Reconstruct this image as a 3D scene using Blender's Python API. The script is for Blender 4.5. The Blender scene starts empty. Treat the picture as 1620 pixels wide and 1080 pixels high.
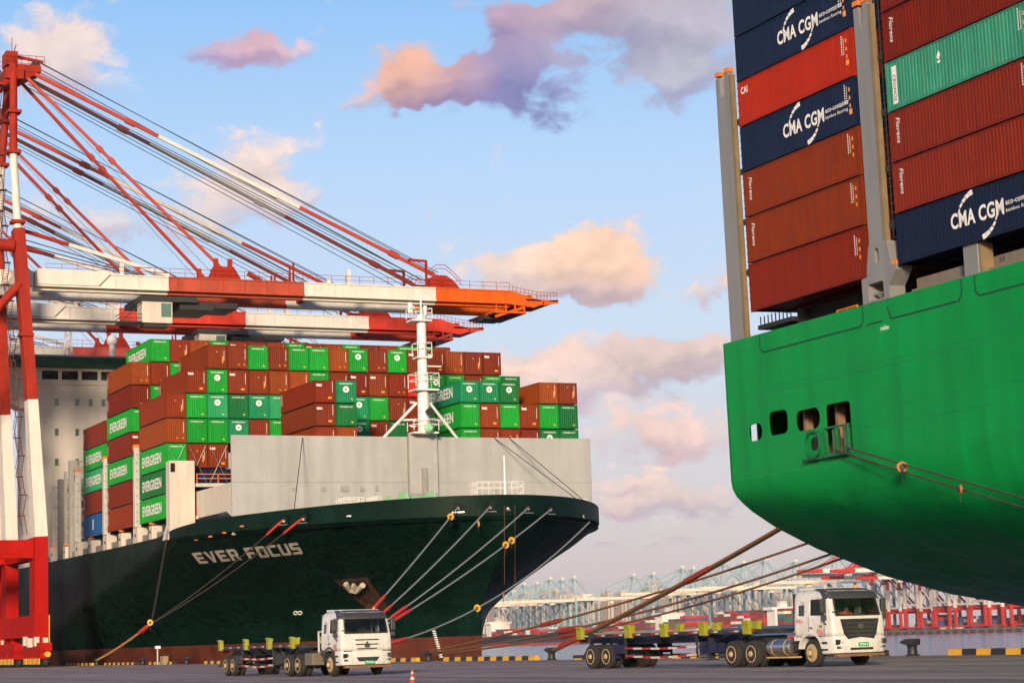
import bpy, bmesh, math, random
from mathutils import Vector, Matrix, Euler
from mathutils.geometry import tessellate_polygon
random.seed(7)
R = math.radians
SC = bpy.context.scene
COL = SC.collection

# ------------------------------------------------------------------ camera
CAM_H = 1.3
cam_data = bpy.data.cameras.new('camera')
cam_data.sensor_width = 36.0
cam_data.lens = 3400.0 / 1620.0 * 36.0
cam_data.clip_start = 0.5
cam_data.clip_end = 20000.0
cam = bpy.data.objects.new('camera', cam_data)
COL.objects.link(cam)
_f, _ax, _ay, _k = 3400.0, -1530.0, 522.0, 0.0315
_u = -(_f * _f + _ay * (_ay + _k * _ax)) / (_ax - _ay * _k)
_v = _ay - _k * (_u - _ax)
_wx = -Vector((_ax, _ay, _f)).normalized()      # world +X in camera axes (right, down, forward)
_wy = Vector((_u, _v, _f)).normalized()
_wz = _wx.cross(_wy)
# rows: camera right / up / back expressed in world axes
_right = Vector((_wx.x, _wy.x, _wz.x))
_up = -Vector((_wx.y, _wy.y, _wz.y))
_back = -Vector((_wx.z, _wy.z, _wz.z))
_m = Matrix((( _right.x, _up.x, _back.x, 0), (_right.y, _up.y, _back.y, 0), (_right.z, _up.z, _back.z, CAM_H), (0, 0, 0, 1)))
cam.matrix_world = _m
SC.camera = cam


def view_dir(px, py):
    """world direction seen at a pixel of the 1620 x 1080 photograph (used to place clouds in the sky)"""
    return (_right * (px - 810.0) + _up * (540.0 - py) - _back * _f).normalized()


# ------------------------------------------------------------------ light
SUN_EL, SUN_AZ = R(13.0), R(-30.0)        # azimuth from +X, towards -Y
to_sun = Vector((math.cos(SUN_EL) * math.cos(SUN_AZ), math.cos(SUN_EL) * math.sin(SUN_AZ), math.sin(SUN_EL)))
sun_data = bpy.data.lights.new('sun', 'SUN')
sun_data.energy = 5.0
sun_data.angle = R(8.0)
sun_data.color = (1.0, 0.79, 0.58)
sun = bpy.data.objects.new('sun', sun_data)
sun.rotation_euler = to_sun.to_track_quat('Z', 'Y').to_euler()
sun.location = (60, -40, 60)
COL.objects.link(sun)

world = bpy.data.worlds.new('World')
SC.world = world
world.use_nodes = True
WN, WL = world.node_tree.nodes, world.node_tree.links
WN.clear()


def wn(kind, **kw):
    n = WN.new(kind)
    for k, v in kw.items():
        setattr(n, k, v)
    return n


def wmath(op, a, b=None, clamp=False):
    n = wn('ShaderNodeMath', operation=op)
    n.use_clamp = clamp
    for i, s in enumerate((a, b)):
        if s is None:
            continue
        if isinstance(s, (int, float)):
            n.inputs[i].default_value = s
        else:
            WL.new(s, n.inputs[i])
    return n.outputs[0]


def wvec(op, a, b=None, scale=None):
    n = wn('ShaderNodeVectorMath', operation=op)
    for i, s in enumerate((a, b)):
        if s is None:
            continue
        if isinstance(s, (tuple, list, Vector)):
            n.inputs[i].default_value = s
        else:
            WL.new(s, n.inputs[i])
    if scale is not None:
        if isinstance(scale, (int, float)):
            n.inputs['Scale'].default_value = scale
        else:
            WL.new(scale, n.inputs['Scale'])
    return n


def srgb(r, g, b):
    def f(c):
        c /= 255.0
        return c / 12.92 if c <= 0.04045 else ((c + 0.055) / 1.055) ** 2.4
    return (f(r), f(g), f(b), 1.0)


SKY_STRENGTH = 0.11
sky = wn('ShaderNodeTexSky', sky_type='NISHITA')
sky.sun_disc = False
sky.sun_elevation = SUN_EL
sky.sun_rotation = math.atan2(to_sun.x, to_sun.y)
sky.air_density = 1.2
sky.dust_density = 1.0
sky.ozone_density = 2.0
tc = wn('ShaderNodeTexCoord')
vdir = tc.outputs['Generated']
sep = wn('ShaderNodeSeparateXYZ')
WL.new(vdir, sep.inputs[0])
elev = sep.outputs['Z']
# warm evening veil low over the horizon, all the way round
ramp = wn('ShaderNodeValToRGB')
WL.new(wmath('MULTIPLY', elev, 2.0, True), ramp.inputs[0])
cr = ramp.color_ramp
K = 1.0 / SKY_STRENGTH
stops = [(0.0, (206, 196, 199)), (0.07, (214, 203, 206)), (0.17, (216, 213, 222)), (0.28, (206, 222, 243)), (0.43, (188, 216, 250)), (0.58, (150, 199, 249)), (0.78, (100, 148, 218)), (1.0, (64, 98, 162))]
while len(cr.elements) < len(stops):
    cr.elements.new(0.5)
for e, (p, c) in zip(cr.elements, stops):
    e.position = p
    e.color = srgb(*c)
veil = wvec('SCALE', ramp.outputs[0], scale=K * 0.98)
mixsky = wn('ShaderNodeMix', data_type='RGBA')
# towards the low sun the clear evening glow of the sky model takes over from the veil
sdot = wvec('DOT_PRODUCT', vdir, tuple(to_sun)).outputs['Value']
glow = wn('ShaderNodeMapRange', interpolation_type='SMOOTHSTEP')
glow.inputs['From Min'].default_value = -0.2
glow.inputs['From Max'].default_value = 0.95
glow.inputs['To Min'].default_value = 0.88
glow.inputs['To Max'].default_value = 0.25
WL.new(sdot, glow.inputs['Value'])
WL.new(glow.outputs[0], mixsky.inputs[0])
WL.new(sky.outputs[0], mixsky.inputs[6])
WL.new(veil.outputs[0], mixsky.inputs[7])
sky_col = mixsky.outputs[2]

# clouds: (pixel x, y, half width, half height, tilt deg, colour, weight)
CLOUDS = [
    (645, 118, 52, 46, 0, (236, 178, 150), 1.0), (700, 140, 66, 30, -4, (212, 162, 158), .95), (775, 130, 66, 34, 10, (166, 146, 180), 1.0),
    (845, 140, 62, 42, 0, (146, 145, 190), .95), (690, 176, 90, 18, 0, (165, 150, 190), .5), (560, 155, 56, 22, 8, (236, 192, 186), .6), (835, 70, 50, 40, -30, (172, 146, 178), .8),
    (905, 18, 100, 34, 8, (202, 166, 176), .72), (1010, 30, 120, 52, 10, (188, 176, 190), .80), (1110, 60, 100, 70, 0, (186, 182, 196), .80), (1080, 130, 70, 40, 0, (196, 196, 212), .5), (770, 10, 50, 16, 0, (214, 182, 196), .5),
    (335, 92, 58, 18, -6, (200, 176, 204), .85), (395, 74, 44, 26, 0, (216, 172, 184), .9), (450, 84, 40, 15, 0, (222, 190, 202), .7),
    (870, 410, 84, 50, 4, (250, 214, 186), 1.1), (955, 412, 74, 46, -8, (248, 204, 176), 1.1), (790, 400, 56, 38, 0, (240, 216, 206), .7), (930, 458, 70, 22, 0, (206, 188, 194), .85),
    (1130, 448, 40, 34, 0, (238, 208, 198), .8), (870, 590, 96, 44, 0, (240, 208, 194), 1.0), (900, 640, 90, 30, 0, (228, 208, 206), .8),
    (1060, 584, 88, 42, 4, (216, 192, 188), 1.0), (1085, 560, 56, 20, 0, (238, 210, 196), .8), (1070, 690, 100, 36, 0, (240, 208, 198), 1.0), (1030, 775, 110, 24, 0, (236, 208, 200), .8), (1100, 805, 90, 20, 0, (220, 202, 200), .75), (960, 812, 60, 16, 0, (232, 206, 200), .6),
    (390, 262, 100, 44, 14, (238, 214, 204), .85), (450, 310, 80, 32, 10, (230, 216, 214), .7), (170, 350, 190, 52, 0, (220, 212, 216), .7), (60, 80, 84, 50, 20, (234, 212, 206), .85), (110, 130, 70, 40, 0, (222, 214, 222), .5),
    (720, 470, 90, 60, 0, (224, 216, 222), .4), (1000, 870, 200, 22, 0, (212, 200, 202), .45),
]
noise = wn('ShaderNodeTexNoise')
WL.new(wvec('MULTIPLY', vdir, (1.0, 1.0, 1.6)).outputs[0], noise.inputs['Vector'])
noise.inputs['Scale'].default_value = 42.0
noise.inputs['Detail'].default_value = 7.0
noise.inputs['Roughness'].default_value = 0.64
noise.inputs['Distortion'].default_value = 0.35
big = wn('ShaderNodeTexNoise')
WL.new(wvec('MULTIPLY', vdir, (1.0, 1.0, 2.2)).outputs[0], big.inputs['Vector'])
big.inputs['Scale'].default_value = 7.0
big.inputs['Detail'].default_value = 5.0
warp = wn('ShaderNodeTexNoise')
WL.new(vdir, warp.inputs['Vector'])
warp.inputs['Scale'].default_value = 17.0
warp.inputs['Detail'].default_value = 4.0
warp.inputs['Roughness'].default_value = 0.6
wob = wvec('SCALE', wvec('SUBTRACT', warp.outputs['Color'], (.5, .5, .5)).outputs[0], scale=0.046)
vwob = wvec('ADD', vdir, wob.outputs[0]).outputs[0]
tot = ctot = yacc = None
for px, py, hw, hh, tilt, col, wgt in CLOUDS:
    d = view_dir(px, py)
    mp = wn('ShaderNodeMapping', vector_type='TEXTURE')
    q = (-d).to_track_quat('Z', 'Y').to_matrix().to_4x4() @ Matrix.Rotation(R(tilt), 4, 'Z')
    mp.inputs['Location'].default_value = d
    mp.inputs['Rotation'].default_value = q.to_euler()
    mp.inputs['Scale'].default_value = (hw / _f * 1.7, hh / _f * 1.7, 3.0)
    WL.new(vwob, mp.inputs['Vector'])
    w_ = wmath('SUBTRACT', 1.0, wvec('LENGTH', mp.outputs[0]).outputs['Value'], True)
    ta = wn('ShaderNodeMath', operation='MULTIPLY_ADD')
    WL.new(w_, ta.inputs[0])
    ta.inputs[1].default_value = wgt
    ta.inputs[2].default_value = 0.0
    if tot is not None:
        WL.new(tot, ta.inputs[2])
    tot = ta.outputs[0]
    ca = wn('ShaderNodeVectorMath', operation='MULTIPLY_ADD')
    WL.new(w_, ca.inputs[0])
    ca.inputs[1].default_value = tuple(v * wgt for v in srgb(*col)[:3])
    ca.inputs[2].default_value = (0, 0, 0)
    if ctot is not None:
        WL.new(ctot, ca.inputs[2])
    ctot = ca.outputs[0]
    ya = wn('ShaderNodeVectorMath', operation='MULTIPLY_ADD')
    WL.new(w_, ya.inputs[0])
    WL.new(mp.outputs[0], ya.inputs[1])
    ya.inputs[2].default_value = (0, 0, 0)
    if yacc is not None:
        WL.new(yacc, ya.inputs[2])
    yacc = ya.outputs[0]
ctot = (ctot, tot)
# a thin field of the same evening clouds over the rest of the sky
field = wmath('ADD', wmath('MULTIPLY', wmath('SUBTRACT', big.outputs[0], 0.56, True), 2.2), 0.03)
fcol = wvec('SCALE', tuple(srgb(226, 206, 206)[:3]), scale=wmath('MULTIPLY', field, 0.25)).outputs[0]
csum = wvec('ADD', ctot[0], fcol).outputs[0]
wsum = wmath('ADD', wmath('ADD', ctot[1], wmath('MULTIPLY', field, 0.25)), 1e-5)
ccol = wvec('DIVIDE', csum, None)
_cmb = wn('ShaderNodeCombineXYZ')
for i in range(3):
    WL.new(wsum, _cmb.inputs[i])
WL.new(_cmb.outputs[0], ccol.inputs[1])
relief = wmath('ADD', wmath('MULTIPLY', noise.outputs[0], 0.7), 0.65)
sepy = wn('ShaderNodeSeparateXYZ')
WL.new(yacc, sepy.inputs[0])
yrel = wmath('DIVIDE', sepy.outputs['Y'], wmath('ADD', tot, 0.15))
under = wn('ShaderNodeMapRange', interpolation_type='SMOOTHSTEP')
under.inputs['From Min'].default_value = -0.34
under.inputs['From Max'].default_value = 0.10
WL.new(yrel, under.inputs['Value'])
tint = wn('ShaderNodeMix', data_type='RGBA')
WL.new(under.outputs[0], tint.inputs[0])
tint.inputs[6].default_value = (0.70, 0.71, 0.84, 1)
tint.inputs[7].default_value = (1.03, 1.02, 1.0, 1)
ccol3 = wvec('MULTIPLY', ccol.outputs[0], None)
WL.new(tint.outputs[2], ccol3.inputs[1])
ccol2 = wvec('SCALE', wvec('SCALE', ccol3.outputs[0], scale=relief).outputs[0], scale=K)
dens = wmath('ADD', tot, wmath('MULTIPLY', field, 0.6))
dens = wmath('ADD', dens, wmath('MULTIPLY', wmath('SUBTRACT', noise.outputs[0], 0.5), 1.7))
mr = wn('ShaderNodeMapRange', interpolation_type='SMOOTHSTEP')
mr.inputs['From Min'].default_value = 0.22
mr.inputs['From Max'].default_value = 0.72
WL.new(dens, mr.inputs['Value'])
mixc = wn('ShaderNodeMix', data_type='RGBA')
WL.new(wmath('MULTIPLY', mr.outputs[0], 0.93), mixc.inputs[0])
WL.new(sky_col, mixc.inputs[6])
WL.new(ccol2.outputs[0], mixc.inputs[7])
bg = wn('ShaderNodeBackground')
bg.inputs['Strength'].default_value = SKY_STRENGTH
WL.new(mixc.outputs[2], bg.inputs['Color'])
wo = wn('ShaderNodeOutputWorld')
WL.new(bg.outputs[0], wo.inputs['Surface'])
world.cycles.sampling_method = 'MANUAL'
world.cycles.sample_map_resolution = 512

SC.view_settings.view_transform = 'Standard'
SC.view_settings.look = 'None'
SC.view_settings.exposure = 0.12
SC.view_settings.gamma = 1.0
SC.view_settings.use_curve_mapping = False
SC.cycles.use_denoising = True
SC.cycles.use_adaptive_sampling = True
SC.cycles.adaptive_threshold = 0.03
SC.cycles.adaptive_min_samples = 12
SC.cycles.max_bounces = 6
SC.cycles.diffuse_bounces = 3
SC.cycles.glossy_bounces = 3
SC.cycles.transmission_bounces = 4
SC.cycles.transparent_max_bounces = 12
SC.cycles.caustics_reflective = False
SC.cycles.caustics_refractive = False
SC.cycles.sample_clamp_indirect = 6.0

# ------------------------------------------------------------------ materials
MATS = {}


def mat(name, rgb, rough=0.5, metal=0.0, var=0.12, scale=1.0, streak=0.0, rust=0.0, rust_scale=1.0, bump=0.0, objcol=False, coat=0.0, emit=0.0, spec=0.5, rust_rgb=(0.16, 0.055, 0.02), plates=None, stretch=0.5):
    if name in MATS:
        return MATS[name]
    m = bpy.data.materials.new(name)
    m.use_nodes = True
    n, l = m.node_tree.nodes, m.node_tree.links
    b = n['Principled BSDF']
    b.inputs['Roughness'].default_value = rough
    b.inputs['Metallic'].default_value = metal
    b.inputs['Coat Weight'].default_value = coat
    b.inputs['Specular IOR Level'].default_value = spec
    t = n.new('ShaderNodeTexCoord')
    if objcol:
        oi = n.new('ShaderNodeObjectInfo')
        base = oi.outputs['Color']
        # every copy gets its own stretch of noise
        ad = n.new('ShaderNodeVectorMath')
        ad.operation = 'ADD'
        sc_ = n.new('ShaderNodeMath')
        sc_.operation = 'MULTIPLY'
        sc_.inputs[1].default_value = 91.0
        l.new(oi.outputs['Random'], sc_.inputs[0])
        l.new(t.outputs['Object'], ad.inputs[0])
        l.new(sc_.outputs[0], ad.inputs[1])
        co = ad.outputs[0]
    else:
        rg = n.new('ShaderNodeRGB')
        rg.outputs[0].default_value = (*rgb, 1)
        base = rg.outputs[0]
        co = t.outputs['Object']
    nz = n.new('ShaderNodeTexNoise')
    nz.inputs['Scale'].default_value = scale
    nz.inputs['Detail'].default_value = 6
    nz.inputs['Roughness'].default_value = 0.62
    l.new(co, nz.inputs['Vector'])
    mr = n.new('ShaderNodeMapRange')
    mr.inputs[1].default_value = 0.28
    mr.inputs[2].default_value = 0.72
    mr.inputs[3].default_value = 1 - var
    mr.inputs[4].default_value = 1 + var
    l.new(nz.outputs[0], mr.inputs[0])
    val = mr.outputs[0]
    if streak > 0:
        mp = n.new('ShaderNodeMapping')
        mp.inputs['Scale'].default_value = (3.0 * scale, 3.0 * scale, 0.22 * scale)
        l.new(co, mp.inputs[0])
        ns = n.new('ShaderNodeTexNoise')
        ns.inputs['Scale'].default_value = 1.0
        ns.inputs['Detail'].default_value = 5
        l.new(mp.outputs[0], ns.inputs['Vector'])
        ms = n.new('ShaderNodeMapRange')
        ms.inputs[1].default_value = 0.40
        ms.inputs[2].default_value = 0.70
        ms.inputs[3].default_value = 1.0
        ms.inputs[4].default_value = 1 - streak
        l.new(ns.outputs[0], ms.inputs[0])
        mu = n.new('ShaderNodeMath')
        mu.operation = 'MULTIPLY'
        l.new(val, mu.inputs[0])
        l.new(ms.outputs[0], mu.inputs[1])
        val = mu.outputs[0]
    sv = n.new('ShaderNodeVectorMath')
    sv.operation = 'SCALE'
    l.new(base, sv.inputs[0])
    l.new(val, sv.inputs['Scale'])
    col = sv.outputs[0]
    if rust > 0:
        mp2 = n.new('ShaderNodeMapping')
        mp2.inputs['Scale'].default_value = (1.6 * rust_scale, 1.6 * rust_scale, stretch * rust_scale)
        l.new(co, mp2.inputs[0])
        nr = n.new('ShaderNodeTexNoise')
        nr.inputs['Scale'].default_value = 1.0
        nr.inputs['Detail'].default_value = 9
        nr.inputs['Roughness'].default_value = 0.7
        l.new(mp2.outputs[0], nr.inputs['Vector'])
        rr = n.new('ShaderNodeMapRange')
        rr.inputs[1].default_value = 0.74 - 0.34 * rust
        rr.inputs[2].default_value = 0.84 - 0.26 * rust
        l.new(nr.outputs[0], rr.inputs[0])
        mx = n.new('ShaderNodeMix')
        mx.data_type = 'RGBA'
        l.new(rr.outputs[0], mx.inputs[0])
        l.new(col, mx.inputs[6])
        mx.inputs[7].default_value = (*rust_rgb, 1)
        col = mx.outputs[2]
    brick = None
    if plates:
        sx = n.new('ShaderNodeSeparateXYZ')
        l.new(co, sx.inputs[0])
        cx3 = n.new('ShaderNodeCombineXYZ')
        xy_ = n.new('ShaderNodeMath')
        xy_.operation = 'ADD'
        l.new(sx.outputs['X'], xy_.inputs[0])
        l.new(sx.outputs['Y'], xy_.inputs[1])
        l.new(xy_.outputs[0], cx3.inputs[0])
        l.new(sx.outputs['Z'], cx3.inputs[1])
        bk_ = n.new('ShaderNodeTexBrick')
        bk_.inputs['Scale'].default_value = 1.0
        bk_.inputs['Brick Width'].default_value = plates[0]
        bk_.inputs['Row Height'].default_value = plates[1]
        bk_.inputs['Mortar Size'].default_value = 0.022
        bk_.inputs['Mortar Smooth'].default_value = 0.6
        bk_.inputs['Color1'].default_value = (1, 1, 1, 1)
        bk_.inputs['Color2'].default_value = (0.94, 0.94, 0.94, 1)
        bk_.inputs['Mortar'].default_value = (0.72, 0.72, 0.72, 1)
        l.new(cx3.outputs[0], bk_.inputs['Vector'])
        mxp = n.new('ShaderNodeMix')
        mxp.data_type = 'RGBA'
        mxp.blend_type = 'MULTIPLY'
        mxp.inputs[0].default_value = plates[2]
        l.new(col, mxp.inputs[6])
        l.new(bk_.outputs['Color'], mxp.inputs[7])
        col = mxp.outputs[2]
        # hungry-horse ripple of the plating
        rp = n.new('ShaderNodeTexNoise')
        rp.inputs['Scale'].default_value = 0.45
        rp.inputs['Detail'].default_value = 2
        l.new(co, rp.inputs['Vector'])
        brick = n.new('ShaderNodeBump')
        brick.inputs['Strength'].default_value = 0.8
        brick.inputs['Distance'].default_value = 0.10
        l.new(rp.outputs[0], brick.inputs['Height'])
        l.new(brick.outputs[0], b.inputs['Normal'])
    l.new(col, b.inputs['Base Color'])
    # uneven gloss
    mg = n.new('ShaderNodeMapRange')
    mg.inputs[1].default_value = 0.3
    mg.inputs[2].default_value = 0.7
    mg.inputs[3].default_value = max(0.02, rough - 0.08)
    mg.inputs[4].default_value = min(1.0, rough + 0.10)
    l.new(nz.outputs[0], mg.inputs[0])
    l.new(mg.outputs[0], b.inputs['Roughness'])
    if bump > 0:
        bp = n.new('ShaderNodeBump')
        bp.inputs['Strength'].default_value = bump
        bp.inputs['Distance'].default_value = 0.05
        l.new(nz.outputs[0], bp.inputs['Height'])
        l.new(bp.outputs[0], b.inputs['Normal'])
    if emit > 0:
        b.inputs['Emission Color'].default_value = (*rgb, 1)
        b.inputs['Emission Strength'].default_value = emit
    MATS[name] = m
    return m


def glass(name, tint, alpha=0.25, rough=0.03):
    if name in MATS:
        return MATS[name]
    m = bpy.data.materials.new(name)
    m.use_nodes = True
    n, l = m.node_tree.nodes, m.node_tree.links
    b = n['Principled BSDF']
    b.inputs['Base Color'].default_value = (*tint, 1)
    b.inputs['Roughness'].default_value = rough
    b.inputs['Specular IOR Level'].default_value = 1.0
    b.inputs['IOR'].default_value = 1.9
    tr = n.new('ShaderNodeBsdfTransparent')
    tr.inputs[0].default_value = (0.75, 0.82, 0.8, 1)
    ms = n.new('ShaderNodeMixShader')
    fr = n.new('ShaderNodeFresnel')
    fr.inputs[0].default_value = 1.75
    ad = n.new('ShaderNodeMath')
    ad.operation = 'ADD'
    ad.use_clamp = True
    ad.inputs[1].default_value = alpha
    l.new(fr.outputs[0], ad.inputs[0])
    l.new(ad.outputs[0], ms.inputs[0])
    l.new(tr.outputs[0], ms.inputs[1])
    l.new(b.outputs[0], ms.inputs[2])
    l.new(ms.outputs[0], n['Material Output'].inputs[0])
    MATS[name] = m
    return m


M_WHITE = mat('white_paint', (0.66, 0.62, 0.55), 0.45, var=0.07, streak=0.10, scale=0.6, rust=0.12)
M_CREAM = mat('cream_ship_paint', (0.58, 0.53, 0.45), 0.5, var=0.06, streak=0.14, scale=0.35, rust=0.16, rust_scale=0.6)
M_GREY = mat('grey_ship_paint', (0.385, 0.385, 0.370), 0.5, var=0.07, streak=0.14, scale=0.3, rust=0.14, rust_scale=0.7, stretch=0.10, spec=0.3, plates=(7.3, 2.7, 0.12))
M_MAST = mat('mast_white_paint', (0.74, 0.72, 0.68), 0.4, var=0.05, rust=0.05)
M_RED = mat('crane_red_paint', (0.32, 0.026, 0.013), 0.62, var=0.14, streak=0.16, scale=0.5, rust=0.10, spec=0.10)
M_ORANGE = mat('crane_orange_paint', (0.66, 0.105, 0.010), 0.6, var=0.14, streak=0.18, scale=0.4, rust=0.10, spec=0.10)
M_OLDRED = mat('crane_faded_red_paint', (0.40, 0.055, 0.018), 0.5, var=0.15, streak=0.2, scale=0.4, rust=0.15)
M_STAY = mat('crane_stay_red_paint', (0.38, 0.030, 0.012), 0.5, var=0.15, rust=0.1)
M_BASERED = mat('crane_base_red_paint', (0.38, 0.007, 0.004), 0.65, var=0.10, streak=0.15, scale=0.5, rust=0.08, spec=0.10)
M_DARK = mat('dark_steel', (0.022, 0.022, 0.022), 0.55, var=0.25, scale=3)
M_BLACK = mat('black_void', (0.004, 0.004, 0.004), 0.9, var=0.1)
M_CABLE = mat('steel_cable', (0.055, 0.075, 0.075), 0.5, metal=0.4, var=0.1)
M_STEEL = mat('bare_steel', (0.42, 0.40, 0.37), 0.28, metal=0.9, var=0.15, scale=4)
M_HULL1 = mat('dark_green_hull_paint', (0.0022, 0.0165, 0.0115), 0.55, var=0.30, streak=0.30, scale=0.22, rust=0.20, rust_scale=0.5, stretch=0.10, rust_rgb=(0.026, 0.016, 0.010), spec=0.10, plates=(11.0, 2.6, 0.8))
M_BOOT = mat('antifouling_rust_red', (0.105, 0.022, 0.010), 0.65, var=0.35, streak=0.35, scale=0.35, rust=0.25, rust_scale=0.4, rust_rgb=(0.05, 0.016, 0.008))
M_HULL2 = mat('bright_green_hull_paint', (0.001, 0.275, 0.055), 0.45, var=0.11, streak=0.20, scale=0.30, rust=0.20, rust_scale=0.8, stretch=0.10, rust_rgb=(0.004, 0.17, 0.040), spec=0.12, plates=(9.0, 2.4, 0.95))
M_UNDER2 = mat('dark_green_under_paint', (0.004, 0.075, 0.045), 0.42, var=0.22, streak=0.12, scale=0.2, spec=0.4)
M_TAN = mat('tan_primer', (0.20, 0.145, 0.075), 0.6, var=0.2, rust=0.2)
M_YELLOW = mat('yellow_paint', (0.62, 0.33, 0.015), 0.5, var=0.18, scale=2, rust=0.12)
M_LIME = mat('lime_guide_paint', (0.27, 0.27, 0.010), 0.5, var=0.18, scale=3, rust=0.12)
M_KBLACK = mat('black_paint', (0.018, 0.018, 0.019), 0.5, var=0.25, scale=3)
M_ORNG = mat('orange_safety_paint', (0.72, 0.19, 0.02), 0.5, var=0.12, rust=0.05)
M_PAINT = mat('container_paint', (1, 1, 1), 0.46, var=0.12, scale=0.7, streak=0.16, rust=0.13, rust_scale=1.3, stretch=0.35, objcol=True, spec=0.10)
M_FADED = mat('weathered_container_paint', (1, 1, 1), 0.55, var=0.14, scale=0.6, streak=0.22, rust=0.50, rust_scale=1.5, objcol=True, rust_rgb=(0.13, 0.09, 0.045), spec=0.10, stretch=0.12)
M_LETTER = mat('white_lettering', (0.80, 0.79, 0.75), 0.5, var=0.07, scale=4)
M_STICK = mat('orange_sticker', (0.80, 0.30, 0.03), 0.5, var=0.1)
M_STICKY = mat('yellow_sticker', (0.75, 0.55, 0.04), 0.5, var=0.1)
M_ROPE_BR = mat('brown_rope', (0.13, 0.055, 0.02), 0.85, var=0.45, scale=9, bump=0.5)
M_ROPE_DK = mat('dark_rope', (0.045, 0.035, 0.026), 0.85, var=0.35, scale=9, bump=0.5)
M_ROPE_GR = mat('grey_rope', (0.22, 0.23, 0.22), 0.8, var=0.3, scale=9, bump=0.4)
M_SLEEVE = mat('red_rope_sleeve', (0.55, 0.035, 0.02), 0.7, var=0.25, scale=6)
M_SLEEVE_D = mat('worn_red_rope_sleeve', (0.22, 0.022, 0.014), 0.8, var=0.35, scale=6)
M_FLOAT = mat('yellow_disc', (0.80, 0.36, 0.01), 0.45, var=0.1, scale=3)
M_WINCH = mat('winch_mint_paint', (0.28, 0.58, 0.30), 0.5, var=0.15, scale=2)
M_TYRE = mat('tyre_rubber', (0.022, 0.020, 0.018), 0.85, var=0.3, scale=6, bump=0.2)
M_RIM = mat('dusty_rim', (0.44, 0.31, 0.15), 0.55, metal=0.0, var=0.25, scale=7)
M_FLOAT_D = mat('dull_orange_disc', (0.42, 0.15, 0.02), 0.6, var=0.2, scale=3)
M_CAB = mat('truck_white_paint', (0.66, 0.64, 0.59), 0.32, var=0.08, scale=2.2, streak=0.16, rust=0.22, rust_scale=2.2, rust_rgb=(0.40, 0.33, 0.24), coat=0.25)
M_CHASSIS = mat('chassis_dark_paint', (0.025, 0.024, 0.028), 0.55, var=0.35, scale=4, rust=0.15)
M_BLUE = mat('trailer_blue_paint', (0.013, 0.015, 0.050), 0.5, var=0.3, scale=3, rust=0.12)
M_VISOR = mat('dark_grey_plastic', (0.045, 0.047, 0.046), 0.5, var=0.12, scale=3)
M_PLATE = mat('green_number_plate', (0.02, 0.36, 0.12), 0.4, var=0.05)
M_REFLR = mat('red_reflector', (0.36, 0.018, 0.016), 0.5, var=0.25, scale=5)
M_REFLW = mat('white_reflector', (0.50, 0.47, 0.43), 0.5, var=0.25, scale=5)
M_LAMP = mat('lamp_glass', (0.62, 0.62, 0.58), 0.12, metal=0.3, var=0.1)
M_AMBER = mat('amber_lamp', (0.8, 0.28, 0.03), 0.3, var=0.05)
M_GLASS_D = mat('dark_window_glass', (0.012, 0.016, 0.017), 0.08, var=0.1, spec=0.8)
M_GLASS_G = mat('greenish_window_glass', (0.10, 0.17, 0.13), 0.12, var=0.1, spec=0.8)
M_WIND = glass('windscreen_glass', (0.02, 0.03, 0.03), 0.08)
M_VEST = mat('orange_vest_cloth', (0.75, 0.10, 0.02), 0.8, var=0.12, scale=6)
M_SKIN = mat('skin', (0.36, 0.19, 0.12), 0.6, var=0.05)
M_HAIR = mat('dark_hair', (0.012, 0.010, 0.009), 0.7, var=0.1)
M_SEAT = mat('dark_seat_cloth', (0.03, 0.03, 0.034), 0.8, var=0.2)
M_TEXTRED = mat('red_lettering', (0.60, 0.03, 0.04), 0.5, var=0.05)
M_DOCKG = mat('house_green_paint', (0.010, 0.105, 0.060), 0.45, var=0.10, streak=0.1, scale=0.5)


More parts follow.
